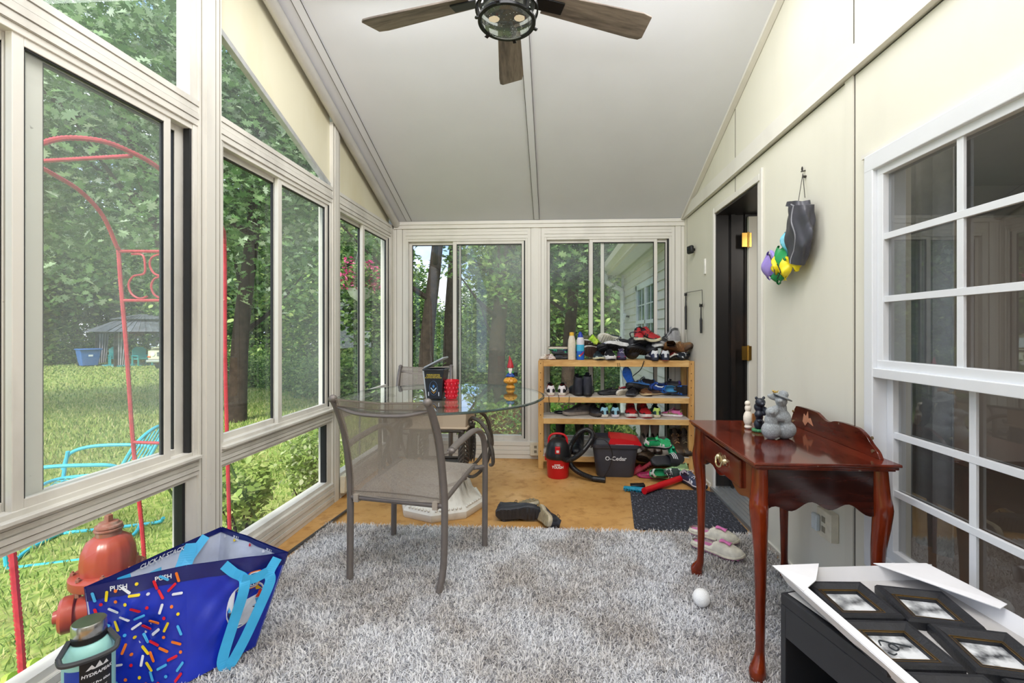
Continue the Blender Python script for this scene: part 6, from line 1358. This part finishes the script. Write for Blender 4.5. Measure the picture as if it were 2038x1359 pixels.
bush('silver green ground plant outside the low middle pane', -1.80, 2.30, (.13, .14, .06), 700, .045, [(0, srgb('#5f8a5a')), (.6, srgb('#8fb086')), (1, srgb('#c4d8b0'))])
bush('tall yellow green weed outside the hazy middle pane', -2.15, 3.0, (.16, .2, .34), 1100, .05, [(0, srgb('#7f9c46')), (.6, srgb('#9fb860')), (1, srgb('#cdd490'))], .2)
# leaning stems
for i, (a, b_) in enumerate((((-2.05, 2.75, -.33), (-2.15, 2.35, .42)), ((-1.95, 3.05, -.33), (-2.10, 2.75, .48)))):
    m = MB(); P_ = smooth_path([a, ((a[0]+b_[0])/2-.02, (a[1]+b_[1])/2, (a[2]+b_[2])/2), b_], 6); m.tube(P_, [.007]*len(P_), 6); m.tube([P_[6], P_[6]+Vector((-.02, .05, .10))], .003, 5)
    m.build('plant_stem', M('#4f6a34', .7), label=['thin green stem leaning left outside the low middle pane', 'second thin stem leaning left, nearer the post'][i], cat='stem')
# hosta
ho = thing('hosta_plant', 'bright yellow green broad leaved hosta outside the near left pane', 'plant', (-1.86, 1.42, -.34))
t = NT('hosta_leaf'); g_ = t.n('ShaderNodeNewGeometry'); c = t.ramp(g_.outputs['Random Per Island'], [(0, srgb('#6f9a2e')), (.4, srgb('#9cc43c')), (.75, srgb('#c3dc5a')), (1, srgb('#dfe8a0'))])
b = t.bsdf(c, .45); tl = t.n('ShaderNodeBsdfTranslucent'); t.l(c, tl.inputs[0]); mm = t.n('ShaderNodeMixShader'); mm.inputs[0].default_value = .35; t.l(b.outputs[0], mm.inputs[1]); t.l(tl.outputs[0], mm.inputs[2]); HOS = t.done(mm)
m = MB(); rnd = random.Random(9)
for k in range(46):
    a = k*2.4; r0 = .05+.32*(k/46)**.7; L_ = rnd.uniform(.13, .20); w_ = L_*rnd.uniform(.30, .42); zt_ = rnd.uniform(.10, .30)*(1-.35*k/46)+.04
    u = Vector((math.cos(a), math.sin(a), 0)); s_ = Vector((-u.y, u.x, 0)); b0 = u*r0*.6+Vector((0, 0, zt_))
    m.tube([(0, 0, 0), tuple(b0*.6+Vector((0, 0, .02))), tuple(b0)], [.006, .005, .004], 5)
    def hl(p, q): ww = w_*math.sin(PI*min(1, p*1.02))**.75*(1-.25*p); return tuple(b0+u*L_*p+s_*ww*(2*q-1)+Vector((0, 0, .05*math.sin(p*2.2)-.09*p*p-.02*(1-abs(2*q-1))+.006*math.sin(q*18))))
    m.grid(7, 6, hl)
m.build('leaf_rosette', HOS, ho)
m = MB(); rnd = random.Random(4)
for k in range(60):
    a = rnd.random()*6.28; r_ = rnd.random()*.22; p = Vector((r_*math.cos(a)+.05, r_*math.sin(a)+.22, 0)); e = p+Vector((rnd.uniform(-.08, .08), rnd.uniform(-.08, .08), rnd.uniform(.14, .26))); s_ = Vector((rnd.uniform(-1, 1), rnd.uniform(-1, 1), 0)).normalized()*.007
    m.add([p-s_, p+s_, e], [(0, 1, 2)])
m.build('narrow_leaves', M('#7fa63a', .5), ho)['kind'] = 'stuff'

# ---- fire hydrant
HYR = painted('hydrant_red', '#903a28', '#5a1d14', .8, .3, 7.); HYS = painted('hydrant_rust', '#7d4a3a', '#8f8a80', .8, .55, 20.)
hy = thing('fire_hydrant', 'weathered red fire hydrant standing outside the low near window', 'hydrant', (-2.057, 1.99, -.35), R(25))
HS = .80
m = MB(); m.lathe([(.14, 0), (.145, .02), (.115, .03), (.10, .06), (.098, .40), (.105, .44), (.12, .46), (.125, .47)], seg=40); m.build('barrel', HYR, hy)
m = MB(); m.lathe([(.125, .48), (.165, .485), (.170, .495), (.170, .535), (.155, .545), (.125, .548)], seg=48); m.build('flange', HYR, hy)
m = MB()
for k in range(8): a = k*PI/4+.2; m.lathe([(.014, .462), (.014, .485)], (.150*math.cos(a), .150*math.sin(a), 0), 6); m.lathe([(.014, .545), (.013, .558), (.007, .560), (.006, .568)], (.150*math.cos(a), .150*math.sin(a), 0), 6)
m.build('bolt', HYS, hy)
m = MB(); m.lathe([(.122, .545), (.124, .60), (.118, .66), (.098, .71), (.066, .735), (.055, .74)], seg=72, mod=lambda a, h: 1+(.028*max(0, math.sin(a*14))**2 if .56 < h < .72 else 0)); m.build('bonnet', HYR, hy)
m = MB(); m.lathe([(.058, .735), (.060, .765), (.066, .768), (.066, .775), (.058, .779), (.063, .786), (.061, .795), (.050, .80), (.044, .812), (.028, .815)], seg=36); m.build('stem_collar', HYS, hy)
m = MB(); m.lathe([(.022, .81), (.019, .85), (.017, .852)], seg=5); m.build('operating_nut', HYS, hy)
for ang, rr_, zz, nn in ((R(195), .075, .34, 1), (R(15), .055, .36, 0), (R(285), .055, .36, 0)):
    m = MB(); m.lathe([(rr_, .08), (rr_, .135), (rr_*1.25, .14), (rr_*1.28, .15), (rr_*1.28, .185), (rr_*1.1, .20), (rr_*.5, .205), (rr_*.42, .225), (rr_*.2, .226)], (0, 0, 0), 32, axis='x', mod=lambda a, h: 1+(.03*math.sin(a*16) if .145 < h < .19 else 0))
    o = m.build('nozzle_cap', HYR, hy); o.location = (0, 0, zz); o.rotation_euler = (0, 0, ang)

for q in children(hy): q.scale = (HS,)*3; q.location = q.location*HS
# ---- rebar arbor
def rebar(m, path, r=.0105, pitch=.016):
    P_ = [Vector(p) for p in path]; L = [0]
    for a, b_ in zip(P_, P_[1:]): L.append(L[-1]+(b_-a).length)
    n = max(2, int(L[-1]/pitch*2)); out = []
    for i in range(n+1):
        s = L[-1]*i/n; j = 0
        while j < len(L)-2 and L[j+1] < s: j += 1
        q = (s-L[j])/max(1e-6, L[j+1]-L[j]); out.append(P_[j].lerp(P_[j+1], q))
    m.tube(out, [r*(1.16 if i % 2 else .92) for i in range(n+1)], 7)
RB = M('#b4303c', .45, 0, .2, 30); ab = thing('garden_arbor', 'red rebar garden arch with scroll side panel outside the near windows', 'arbor', (-2.25, 2.1, -.36))
a1 = [(-2.44, 2.569, -0.07800000000000007), (-2.5, 2.566, 0.5179999999999999), (-2.538, 2.564, 1.055), (-2.574, 2.562, 1.472), (-2.586, 2.561, 1.6509999999999998)]
a2 = [(-1.925, 2.598, -0.137), (-1.943, 2.597, 0.5179999999999999), (-1.955, 2.596, 1.055), (-1.958, 2.596, 1.6509999999999998)]
a1.insert(0, (a1[0][0]+.01, a1[0][1], -.40)); a2.insert(0, (a2[0][0]+.01, a2[0][1], -.40))
top1 = [(-2.578, 2.542, 1.677), (-2.579, 2.462, 1.834), (-2.569, 2.342, 1.927), (-2.54, 2.203, 1.963), (-2.488, 2.016, 1.97), (-2.461, 1.817, 1.886), (-2.56, 1.641, 1.6869999999999998)]
top2 = [(-1.92, 2.518, 1.782), (-1.942, 2.397, 1.8639999999999999), (-1.941, 2.277, 1.916), (-1.945, 2.116, 1.984), (-1.967, 1.995, 2.01), (-1.995, 1.893, 2.014), (-2.042, 1.79, 1.983), (-2.043, 1.69, 1.915), (-2.023, 1.591, 1.829), (-1.973, 1.514, 1.74)]
leg2 = [(-1.938, 1.475, 1.595), (-1.924, 1.476, 0.9319999999999999), (-1.903, 1.477, 0.6529999999999999), (-1.868, 1.479, 0.2699999999999999), (-1.846, 1.481, -0.04200000000000004)]
leg2.append((leg2[-1][0], leg2[-1][1], -.42))
m = MB(); rebar(m, smooth_path(a1+top1, 6)); m.build('far_arch', RB, ab, world=True)
m = MB(); rebar(m, smooth_path(a2+top2+leg2, 6)); m.build('near_arch', RB, ab, world=True)
m = MB(); rebar(m, [(-1.97, 2.015, 1.9939999999999998), (-2.476, 2.007, 1.974)], .009); m.build('top_tie', RB, ab, world=True)
for p, q in (((-2.586, 2.561, 1.6509999999999998), (-1.958, 2.596, 1.648)), ((-2.553, 2.563, 1.359), (-1.955, 2.596, 1.359)), ((-2.494, 2.566, 0.5179999999999999), (-1.943, 2.597, 0.5009999999999999))):
    m = MB(); rebar(m, [p, q], .009); m.build('cross_bar', RB, ab, world=True)
def sc(pts): return smooth_path(pts, 7)
for pp in ([(-2.508, 2.566, 1.633), (-2.443, 2.569, 1.627), (-2.428, 2.57, 1.561), (-2.437, 2.57, 1.517), (-2.497, 2.566, 1.502), (-2.526, 2.565, 1.454), (-2.508, 2.566, 1.398), (-2.461, 2.568, 1.371), (-2.416, 2.571, 1.383)],
           [(-2.33, 2.576, 1.636), (-2.386, 2.572, 1.615), (-2.401, 2.572, 1.567), (-2.372, 2.573, 1.517), (-2.321, 2.576, 1.505), (-2.27, 2.579, 1.517), (-2.244, 2.58, 1.567), (-2.264, 2.579, 1.6179999999999999), (-2.33, 2.576, 1.636)],
           [(-2.321, 2.576, 1.502), (-2.372, 2.573, 1.4869999999999999), (-2.392, 2.572, 1.442), (-2.372, 2.573, 1.392), (-2.321, 2.576, 1.371), (-2.267, 2.579, 1.392), (-2.247, 2.58, 1.442), (-2.27, 2.579, 1.4869999999999999), (-2.321, 2.576, 1.502)],
           [(-2.122, 2.587, 1.633), (-2.199, 2.583, 1.627), (-2.211, 2.582, 1.561), (-2.199, 2.583, 1.517), (-2.139, 2.586, 1.502), (-2.11, 2.588, 1.454), (-2.134, 2.586, 1.398), (-2.181, 2.584, 1.371), (-2.217, 2.582, 1.383)],
           [(-2.038, 2.592, 1.636), (-2.086, 2.589, 1.561), (-2.038, 2.592, 1.502), (-2.086, 2.589, 1.436), (-2.038, 2.592, 1.371)]):
    m = MB(); rebar(m, sc(pp), .006, .012); m.build('scroll', RB, ab, world=True)

# ---- turquoise garden chair
TQ = M('#3fb5cf', .45, 0, .08, 20); gc = thing('garden_chair', 'turquoise metal garden chair with mesh seat on the lawn behind the arbor', 'chair', (-3.433, 3.176, gz(-3.4, 3.4)), R(112))
def tb_(nm, pts, r=.013, n=7):
    m = MB(); [m.tube(smooth_path(q, n), r, 8) for q in pts]; m.build(nm, TQ, gc)
for s in (-1, 1):
    tb_('leg', [[(s*.29, .27, .64), (s*.29, .30, .40), (s*.28, .30, .02), (s*.28, .24, .01), (s*.28, -.28, .01), (s*.26, -.36, .05)]])
    tb_('armrest', [[(s*.29, .30, .50), (s*.30, .26, .62), (s*.30, .10, .665), (s*.29, -.20, .65), (s*.26, -.28, .62)]])
tb_('base_tube', [[(-.28, .30, .02), (0, .34, .02), (.28, .30, .02)], [(-.28, -.20, .02), (0, -.26, .03), (.28, -.20, .02)]])
tb_('back_frame', [[(-.24, -.20, .40), (-.25, -.30, .62), (-.22, -.38, .78), (0, -.41, .84), (.22, -.38, .78), (.25, -.30, .62), (.24, -.20, .40)]])
tb_('back_bar', [[(x*1., -.20, .42), (x*1.2, -.30, .62), (x, -.40, .81)] for x in (-.14, -.07, 0, .07, .14)], .006)
m = MB(); m.grid(14, 14, lambda u, v: ((u-.5)*.52, -.22+.52*v, .42-.03*math.sin(PI*u)+.02*v))
o = m.build('seat', TQ, gc); w = o.modifiers.new('mesh', 'WIREFRAME'); w.thickness = .008; w.use_replace = True
tb_('seat_ring', [[(-.26, -.22, .42), (-.27, .28, .44), (0, .33, .43), (.27, .28, .44), (.26, -.22, .42), (-.26, -.22, .42)]], .012)

# ---- gazebo, bin, van, far chairs
gx_, gy_ = -25.787, 27.12; G0 = -.93; va = math.atan2(gy_, gx_)-PI/2
gb = thing('gazebo', 'dark metal roofed gazebo with grey curtains at the back of the lawn', 'gazebo', (gx_, gy_, G0), va+R(16))
RF = wood('standing_seam', '#4a4d55', '#747983', (1, 1, 1), .4, 3., .02); DM = M('#26272b', .5)
m = MB(); e, h0, h1, t1 = 2.25, 2.05, 2.72, 1.05
def hip(m, e, h0, h1, t1):
    ring0 = [(-e, -e, h0), (e, -e, h0), (e, e, h0), (-e, e, h0)]; ring1 = [(-t1, -t1, h1), (t1, -t1, h1), (t1, t1, h1), (-t1, t1, h1)]
    m.add(ring0+ring1, [(i, (i+1) % 4, 4+(i+1) % 4, 4+i) for i in range(4)]+[(3, 2, 1, 0)]); n = 13
    for i in range(4):
        a, b_ = Vector(ring0[i]), Vector(ring0[(i+1) % 4]); c, d_ = Vector(ring1[i]), Vector(ring1[(i+1) % 4])
        for k in range(n+1): m.bar(a.lerp(b_, k/n), c.lerp(d_, k/n), .05, .05)
hip(m, e, h0, h1, t1); m.build('roof', RF, gb, sm=False)
m = MB(); hip(m, 1.25, 2.82, 3.12, .12); m.box((-1.0, -1.0, 2.7), (1.0, 1.0, 2.83)); m.build('top_roof', RF, gb, sm=False)
for sx in (-1, 1):
    for sy in (-1, 1): m = MB(); m.box((sx*1.75-.06, sy*1.75-.06, 0), (sx*1.75+.06, sy*1.75+.06, 2.05)); m.build('post', DM, gb, sm=False)
CU = M('#a7a3ad', .8, 0, .2, 3)
for sx in (-1, 1):
    for sy in (-1, 1):
        m = MB(); m.grid(28, 8, lambda u, v: (sx*(1.68-.50*u*(.75+.35*v)), sy*1.75+.06*math.sin(u*26), .12+1.9*v)); m.build('curtain', CU, gb)
m = MB(); m.box((-1.75, -1.75, 1.93), (1.75, -1.68, 2.05)); m.box((-1.75, 1.68, 1.93), (1.75, 1.75, 2.05)); m.box((-1.75, -1.75, 1.93), (-1.68, 1.75, 2.05)); m.box((1.68, -1.75, 1.93), (1.75, 1.75, 2.05)); m.build('beam', DM, gb, sm=False)
m = MB(); m.box((-1.8, -1.8, -.05), (1.8, 1.8, .06)); m.build('floor_mat', M('#4aa0ae', .7), gb, sm=False)
TE = M('#2f9a9c', .5)
for i, (p, lb) in enumerate((((-26.493, 26.18, -0.587), 'teal garden armchair under the left side of the gazebo'), ((-24.459, 25.691, -0.548), 'teal garden armchair under the right side of the gazebo'))):
    c = thing('patio_chair', lb, 'chair', (p[0], p[1], G0+.06), va+R(10+i*20), 'teal chairs under the gazebo')
    m = MB(); m.prism([(-.32, .35), (.32, .35), (.36, .9), (.2, 1.08), (-.2, 1.08), (-.36, .9)], .25, .31, 'xz'); m.build('backrest', TE, c, sm=False)
    m = MB(); m.box((-.33, -.3, .36), (.33, .3, .42)); m.build('seat', TE, c, sm=False)
    for s in (-1, 1): m = MB(); m.box((s*.36-.05, -.34, .56), (s*.36+.05, .3, .60)); m.box((s*.36-.03, -.32, 0), (s*.36+.03, -.26, .58)); m.box((s*.36-.03, .2, 0), (s*.36+.03, .28, .58)); m.build('armrest', TE, c, sm=False)
def wheelie(x, y, col, label, s=1.):
    b_ = thing('wheelie_bin', label, 'bin', (x, y, gz(x, y)), va+.3); CM = M(col, .5)
    m = MB(); loft(m, [rrect(.36*s, .36*s, .05, .06), rrect(.48*s, .46*s, .95*s, .06)], True, True); m.build('bin_body', CM, b_)
    m = MB(); m.box((-.52*s, -.52*s, .95*s), (.52*s, .50*s, 1.03*s)); m.build('lid', CM, b_, bev=.03)
    for q in (-1, 1): m = MB(); m.lathe([(.13, -.03), (.13, .03)], (q*.36*s, .36*s, .13), 16, axis='x'); m.build('wheel', DM, b_)
    return b_
wb_ = wheelie(-27.643, 25.516, '#3568b0', 'blue wheeled bin with white emblem left of the gazebo')
m = MB(); m.lathe([(.12, -.43), (.12, -.425)], (0, 0, .72), 12, axis='y'); m.box((-.1, -.432, .58), (.1, -.426, .64)); m.build('emblem', M('#e8ecf0', .5), wb_, sm=False)
wheelie(-31.876, 26.283, '#4c5058', 'dark grey wheeled bin between the window stiles at the far left', .8)
rc = thing('garden_cart', 'rusty red cart at the far left edge of the lawn', 'cart', (-32.523, 25.246, -1.0250000000000001)[0:2]+(-.92,), va)
m = MB(); m.box((-1., -.4, .35), (1., .4, .75)); m.build('cart_box', M('#8a3a28', .7), rc, sm=False, bev=.02)
for q in (-.7, .7): m = MB(); m.lathe([(.22, -.05), (.22, .05)], (q, -.4, .22), 16, axis='y'); m.build('wheel', DM, rc)
m = MB(); m.bar((1., 0, .5), (1.6, 0, .8), .05, .05); m.build('handle', DM, rc)
# the van: x forward
vn = thing('van', 'old olive and white van parked beside the gazebo', 'van', (-21.6, 26.0, -.93), R(-78))
VG = M('#77785a', .35, 0, .08, 2); VW = M('#d5d8bd', .35, 0, .05, 2)
side = [(-2.35, .42), (-2.40, .95), (-2.30, 1.25), (-2.12, 1.86), (-1.9, 1.92), (1.0, 1.94), (1.25, 1.88), (1.75, 1.22), (2.25, 1.08), (2.38, .95), (2.42, .45)]
m = MB(); m.prism(side, -.93, .93, 'xz'); m.v = [(v[0], v[1]*(1-.10*max(0, (v[2]-1.1)/.85)), v[2]) for v in m.v]; m.build('body', VG, vn, sm=False, bev=.06)
m = MB(); m.box((2.34, -.90, .56), (2.45, .90, 1.02)); m.box((1.62, -.86, 1.15), (2.3, .86, 1.18)); m.box((-1.9, -.80, 1.925), (1.05, .80, 1.96)); m.build('front_panel', VW, vn, sm=False, bev=.02)
m = MB(); m.box((2.44, -.45, .72), (2.47, .45, .95)); [m.box((2.465, -.45, .73+.05*k), (2.475, .45, .75+.05*k), 1) for k in range(5)]; m.build('grille', [DM, M('#b9bcb8', .3, .8)], vn, sm=False)
m = MB(); m.add([(1.27, -.80, 1.84), (1.27, .80, 1.84), (1.77, .84, 1.26), (1.77, -.84, 1.26)], [(0, 1, 2, 3)]); m.build('windscreen', M('#b5c4c4', .1), vn, sm=False)
m = MB(); [m.add([(a, s*.875, 1.74), (b_, s*.875, 1.74), (b_+.05, s*.93, 1.26), (a-.02, s*.93, 1.26)], [(0, 1, 2, 3)]) for s in (-1, 1) for a, b_ in ((-2.0, -1.0), (-.9, .1), (.3, 1.2))]; m.build('side_window', M('#2e3130', .1), vn, sm=False)
for s in (-1, 1):
    m = MB(); m.lathe([(.10, 2.44), (.10, 2.48), (.07, 2.485)], (0, s*.65, .83), 16, axis='x'); m.build('headlight', M('#e4e8e4', .1), vn)
    m = MB(); m.box((2.44, s*.84-.07, .66), (2.48, s*.84+.07, .74)); m.build('indicator', M('#c9682a', .3), vn, sm=False)
    for q in (-1.45, 1.5):
        m = MB(); m.lathe([(.34, -.1), (.35, 0), (.34, .1), (.20, .1), (.18, .06)], (q, s*.86, .34), 24, axis='y'); m.build('wheel', M('#1b1b1c', .7), vn)
        m = MB(); m.lathe([(.18, -.11), (.18, .11)], (q, s*.86, .34), 16, axis='y'); m.build('hub_cap', M('#8f908c', .3, .7), vn)
m = MB(); m.box((2.40, -.95, .40), (2.55, .95, .54)); m.build('bumper', M('#c9ccc8', .3, .6), vn, bev=.03)
m = MB(); m.box((2.55, -.22, .42), (2.565, .22, .53)); m.build('number_plate', M('#dfe3e4', .5), vn, sm=False)

# ---- flower basket on a shepherd's hook
fb = thing('flower_basket', 'hanging basket of pink flowers outside the far left window', 'flower basket', (-2.01, 4.596, 1.585))
m = MB(); m.lathe([(.03, -.10), (.10, -.05), (.13, .02), (.135, .03)], seg=24); m.build('pot', M('#c9cdc8', .5), fb)
leafcloud('leaves', crown(1500, (.20, .20, .15), 22, .4, .4)+np.array([0, 0, .12]), .035, SIMPLE, LEAF_MID, fb)
leafcloud('blossoms', crown(420, (.22, .22, .17), 16, .35, .6)+np.array([0, 0, .13]), .045, SIMPLE, island('pink_petal', [(0, srgb('#b02a68')), (.5, srgb('#e0488c')), (1, srgb('#f08cb8'))], .6, .4), fb)
m = MB(); [m.tube([(.12*math.cos(a), .12*math.sin(a), .03), (0, 0, .52)], .0022, 5) for a in (0, 2.1, 4.2)]; m.tube(smooth_path([(0, 0, .52), (.02, .03, .60), (-.03, .10, .66), (-.1, .22, .60), (-.12, .26, .4), (-.12, .26, -2.1)], 6), .008, 6); m.build('hanger_pole', M('#7d8284', .4, .6), fb)

# ---- neighbouring wing of the house beyond the end wall
SID = NT('vinyl_siding'); SIDM = M('#dcd5d0', .6, 0, .05, 3); TRW = M('#dfe2e6', .45)
wg = thing('house_wing', 'grey clapboard house wing with white gutter outside the right end window', 'house', (1.30, 6.4, -.4))
hx = 1.28; m = MB(); z = -.4
while z < 2.2:
    zt_ = min(z+.115, 2.2); m.add([(hx-.022, 4.34, z), (hx-.022, 8.55, z), (hx-.004, 8.55, zt_), (hx-.004, 4.34, zt_)], [(0, 1, 2, 3)]); m.add([(hx, 4.34, z), (hx, 8.55, z), (hx-.022, 8.55, z), (hx-.022, 4.34, z)], [(0, 1, 2, 3)]); z += .115
m.box((hx, 4.34, -.5), (hx+3, 8.55, 2.2)); m.build('siding', SIDM, wg, world=True, sm=False)
m = MB(); m.box((.98, 4.34, 2.20), (hx+3, 8.85, 2.22)); m.build('soffit', M('#c9cbca', .6), wg, world=True, sm=False)
m = MB(); m.box((.93, 4.34, 2.20), (.98, 8.9, 2.36)); m.prism([(.86, 2.27), (.93, 2.22), (.93, 2.36), (.85, 2.36)], 4.34, 8.95, 'xz'); m.build('gutter', M('#cfc8b4', .5), wg, world=True, sm=False)
m = MB(); m.add([(.86, 4.34, 2.37), (.86, 8.95, 2.37), (3.5, 8.95, 3.6), (3.5, 4.34, 3.6)], [(0, 1, 2, 3)]); m.build('roof', M('#5b554e', .9), wg, world=True, sm=False)
m = MB(); m.tube(smooth_path([(.93, 8.45, 2.25), (.93, 8.45, 2.10), (1.05, 8.45, 2.0), (1.21, 8.45, 1.92), (1.235, 8.45, 1.75)], 6)+[Vector((1.235, 8.45, -.4))], .045, 8); m.build('downspout', M('#e2e4e6', .45), wg, world=True)
m = MB(); m.box((hx-.05, 8.50, -.4), (hx, 8.58, 2.2)); m.build('corner_trim', TRW, wg, world=True, sm=False)
wd = MB()
for a0_, a1_, b0_, b1_ in ((5.72, 5.80, .75, 1.86), (6.98, 7.06, .75, 1.86), (5.72, 7.06, 1.78, 1.86), (5.72, 7.06, .75, .83), (6.33, 6.38, .83, 1.78), (5.8, 6.98, 1.28, 1.33)): wd.box((hx-.05, a0_, b0_), (hx-.005, a1_, b1_))
o = wd.build('window_trim', TRW, wg, world=True, sm=False)
m = MB(); m.add([(hx-.026, 5.8, .83), (hx-.026, 6.98, .83), (hx-.026, 6.98, 1.78), (hx-.026, 5.8, 1.78)], [(0, 1, 2, 3)]); m.build('window_pane', M('#4f6a66', .08), wg, world=True, sm=False)
m = MB()
for y in (6.05, 6.68): m.box((hx-.034, y-.008, .83), (hx-.026, y+.008, 1.78))
for z in (1.06, 1.55): m.box((hx-.034, 5.8, z-.008), (hx-.026, 6.98, z+.008))
m.build('window_grid', TRW, wg, world=True, sm=False)
fl = thing('flood_light', 'small white square floodlight on the grey house wing by the downspout', 'light', (1.20, 7.9, 1.43))
m = MB(); m.box((-.05, -.04, -.05), (.01, .05, .05), rot=(.3, .2, 0)); m.build('lamp_head', TRW, fl, bev=.008); m = MB(); m.tube([(.0, 0, 0), (.07, 0, -.01)], .015, 8); m.build('arm', M('#2a2a2c', .5), fl)

# ================================================================ light
wd = bpy.data.worlds.new('sky'); SC.world = wd; wd.use_nodes = True; nt = wd.node_tree; nt.nodes.clear()
def wn_(k): return nt.nodes.new(k)
tc = wn_('ShaderNodeTexCoord'); nz = wn_('ShaderNodeTexNoise'); nz.inputs['Scale'].default_value = 3.2; nz.inputs['Detail'].default_value = 6
mp = wn_('ShaderNodeMapping'); mp.inputs['Scale'].default_value = (1, 1, 2.2); nt.links.new(tc.outputs['Generated'], mp.inputs[0]); nt.links.new(mp.outputs[0], nz.inputs['Vector'])
cr = wn_('ShaderNodeValToRGB'); cr.color_ramp.elements[0].position = .37; cr.color_ramp.elements[0].color = (.30, .50, .92, 1); cr.color_ramp.elements[1].position = .55; cr.color_ramp.elements[1].color = (.95, .97, 1.05, 1)
nt.links.new(nz.outputs['Fac'], cr.inputs[0]); bg = wn_('ShaderNodeBackground'); bg.inputs[1].default_value = 1.5; nt.links.new(cr.outputs[0], bg.inputs[0]); ow = wn_('ShaderNodeOutputWorld'); nt.links.new(bg.outputs[0], ow.inputs[0])
def light(kind, name, loc, energy, rot=(0, 0, 0), size=1., size_y=None, color=(1, 1, 1), angle=None):
    l = bpy.data.lights.new(name, kind); l.energy = energy; l.color = color
    if kind == 'AREA': l.size = size; l.shape = 'RECTANGLE' if size_y else 'SQUARE'; l.size_y = size_y or size
    if kind == 'SUN': l.angle = R(angle)
    if kind == 'POINT': l.shadow_soft_size = size
    o = bpy.data.objects.new(name, l); COL.objects.link(o); o.location = loc; o.rotation_euler = rot; return o
light('SUN', 'sun', (0, 0, 10), 5.2, (R(38), R(22), R(-30)), color=(1, .96, .88), angle=12)
light('AREA', 'ridge_fill', (-.15, .9, 3.28), 58, (R(36), 0, 0), 2.0, 1.1, (1, .985, 1))  # unseen area lamp added under the ridge to brighten the sunroom
light('AREA', 'rear_ceiling_bounce', (-.15, -.9, 1.5), 50, (PI, 0, 0), 1.8, 1.2, (1, .985, .985))
light('AREA', 'eave_fill', (-.15, 2.12, 2.86), 13, (R(14), 0, 0), 2.1, .25, (1, .99, .98))
light('AREA', 'house_room_fill', (3.0, 1.0, 2.5), 22, (0, 0, 0), 1.2, 1.2, (1, .9, .8))  # added ambient fill for the house room, not a real fitting
light('POINT', 'door_leaf_fill', (1.9, 2.3, 1.9), 8, size=.15, color=(1, .93, .85))  # unseen point lamp added to brighten the open door leaf

# ================================================================ camera
cam = bpy.data.cameras.new('camera'); cam.sensor_fit = 'HORIZONTAL'; cam.sensor_width = 36; cam.lens = 906/2038*36
cam.shift_x = (1019-1055)/2038; cam.shift_y = -(679.5-658)/2038; cam.clip_start = .02; cam.clip_end = 300
co = bpy.data.objects.new('camera', cam); COL.objects.link(co); co.location = (0, 0, 1.18); co.rotation_euler = (PI/2, 0, math.atan(50/906)); SC.camera = co
SC.view_settings.view_transform = 'Standard'; SC.view_settings.look = 'None'; SC.view_settings.exposure = .24; SC.view_settings.gamma = 1
SC.cycles.max_bounces = 8; SC.cycles.diffuse_bounces = 4; SC.cycles.glossy_bounces = 4; SC.cycles.transmission_bounces = 4; SC.cycles.transparent_max_bounces = 24
SC.cycles.caustics_reflective = False; SC.cycles.caustics_refractive = False; SC.cycles.sample_clamp_indirect = 6
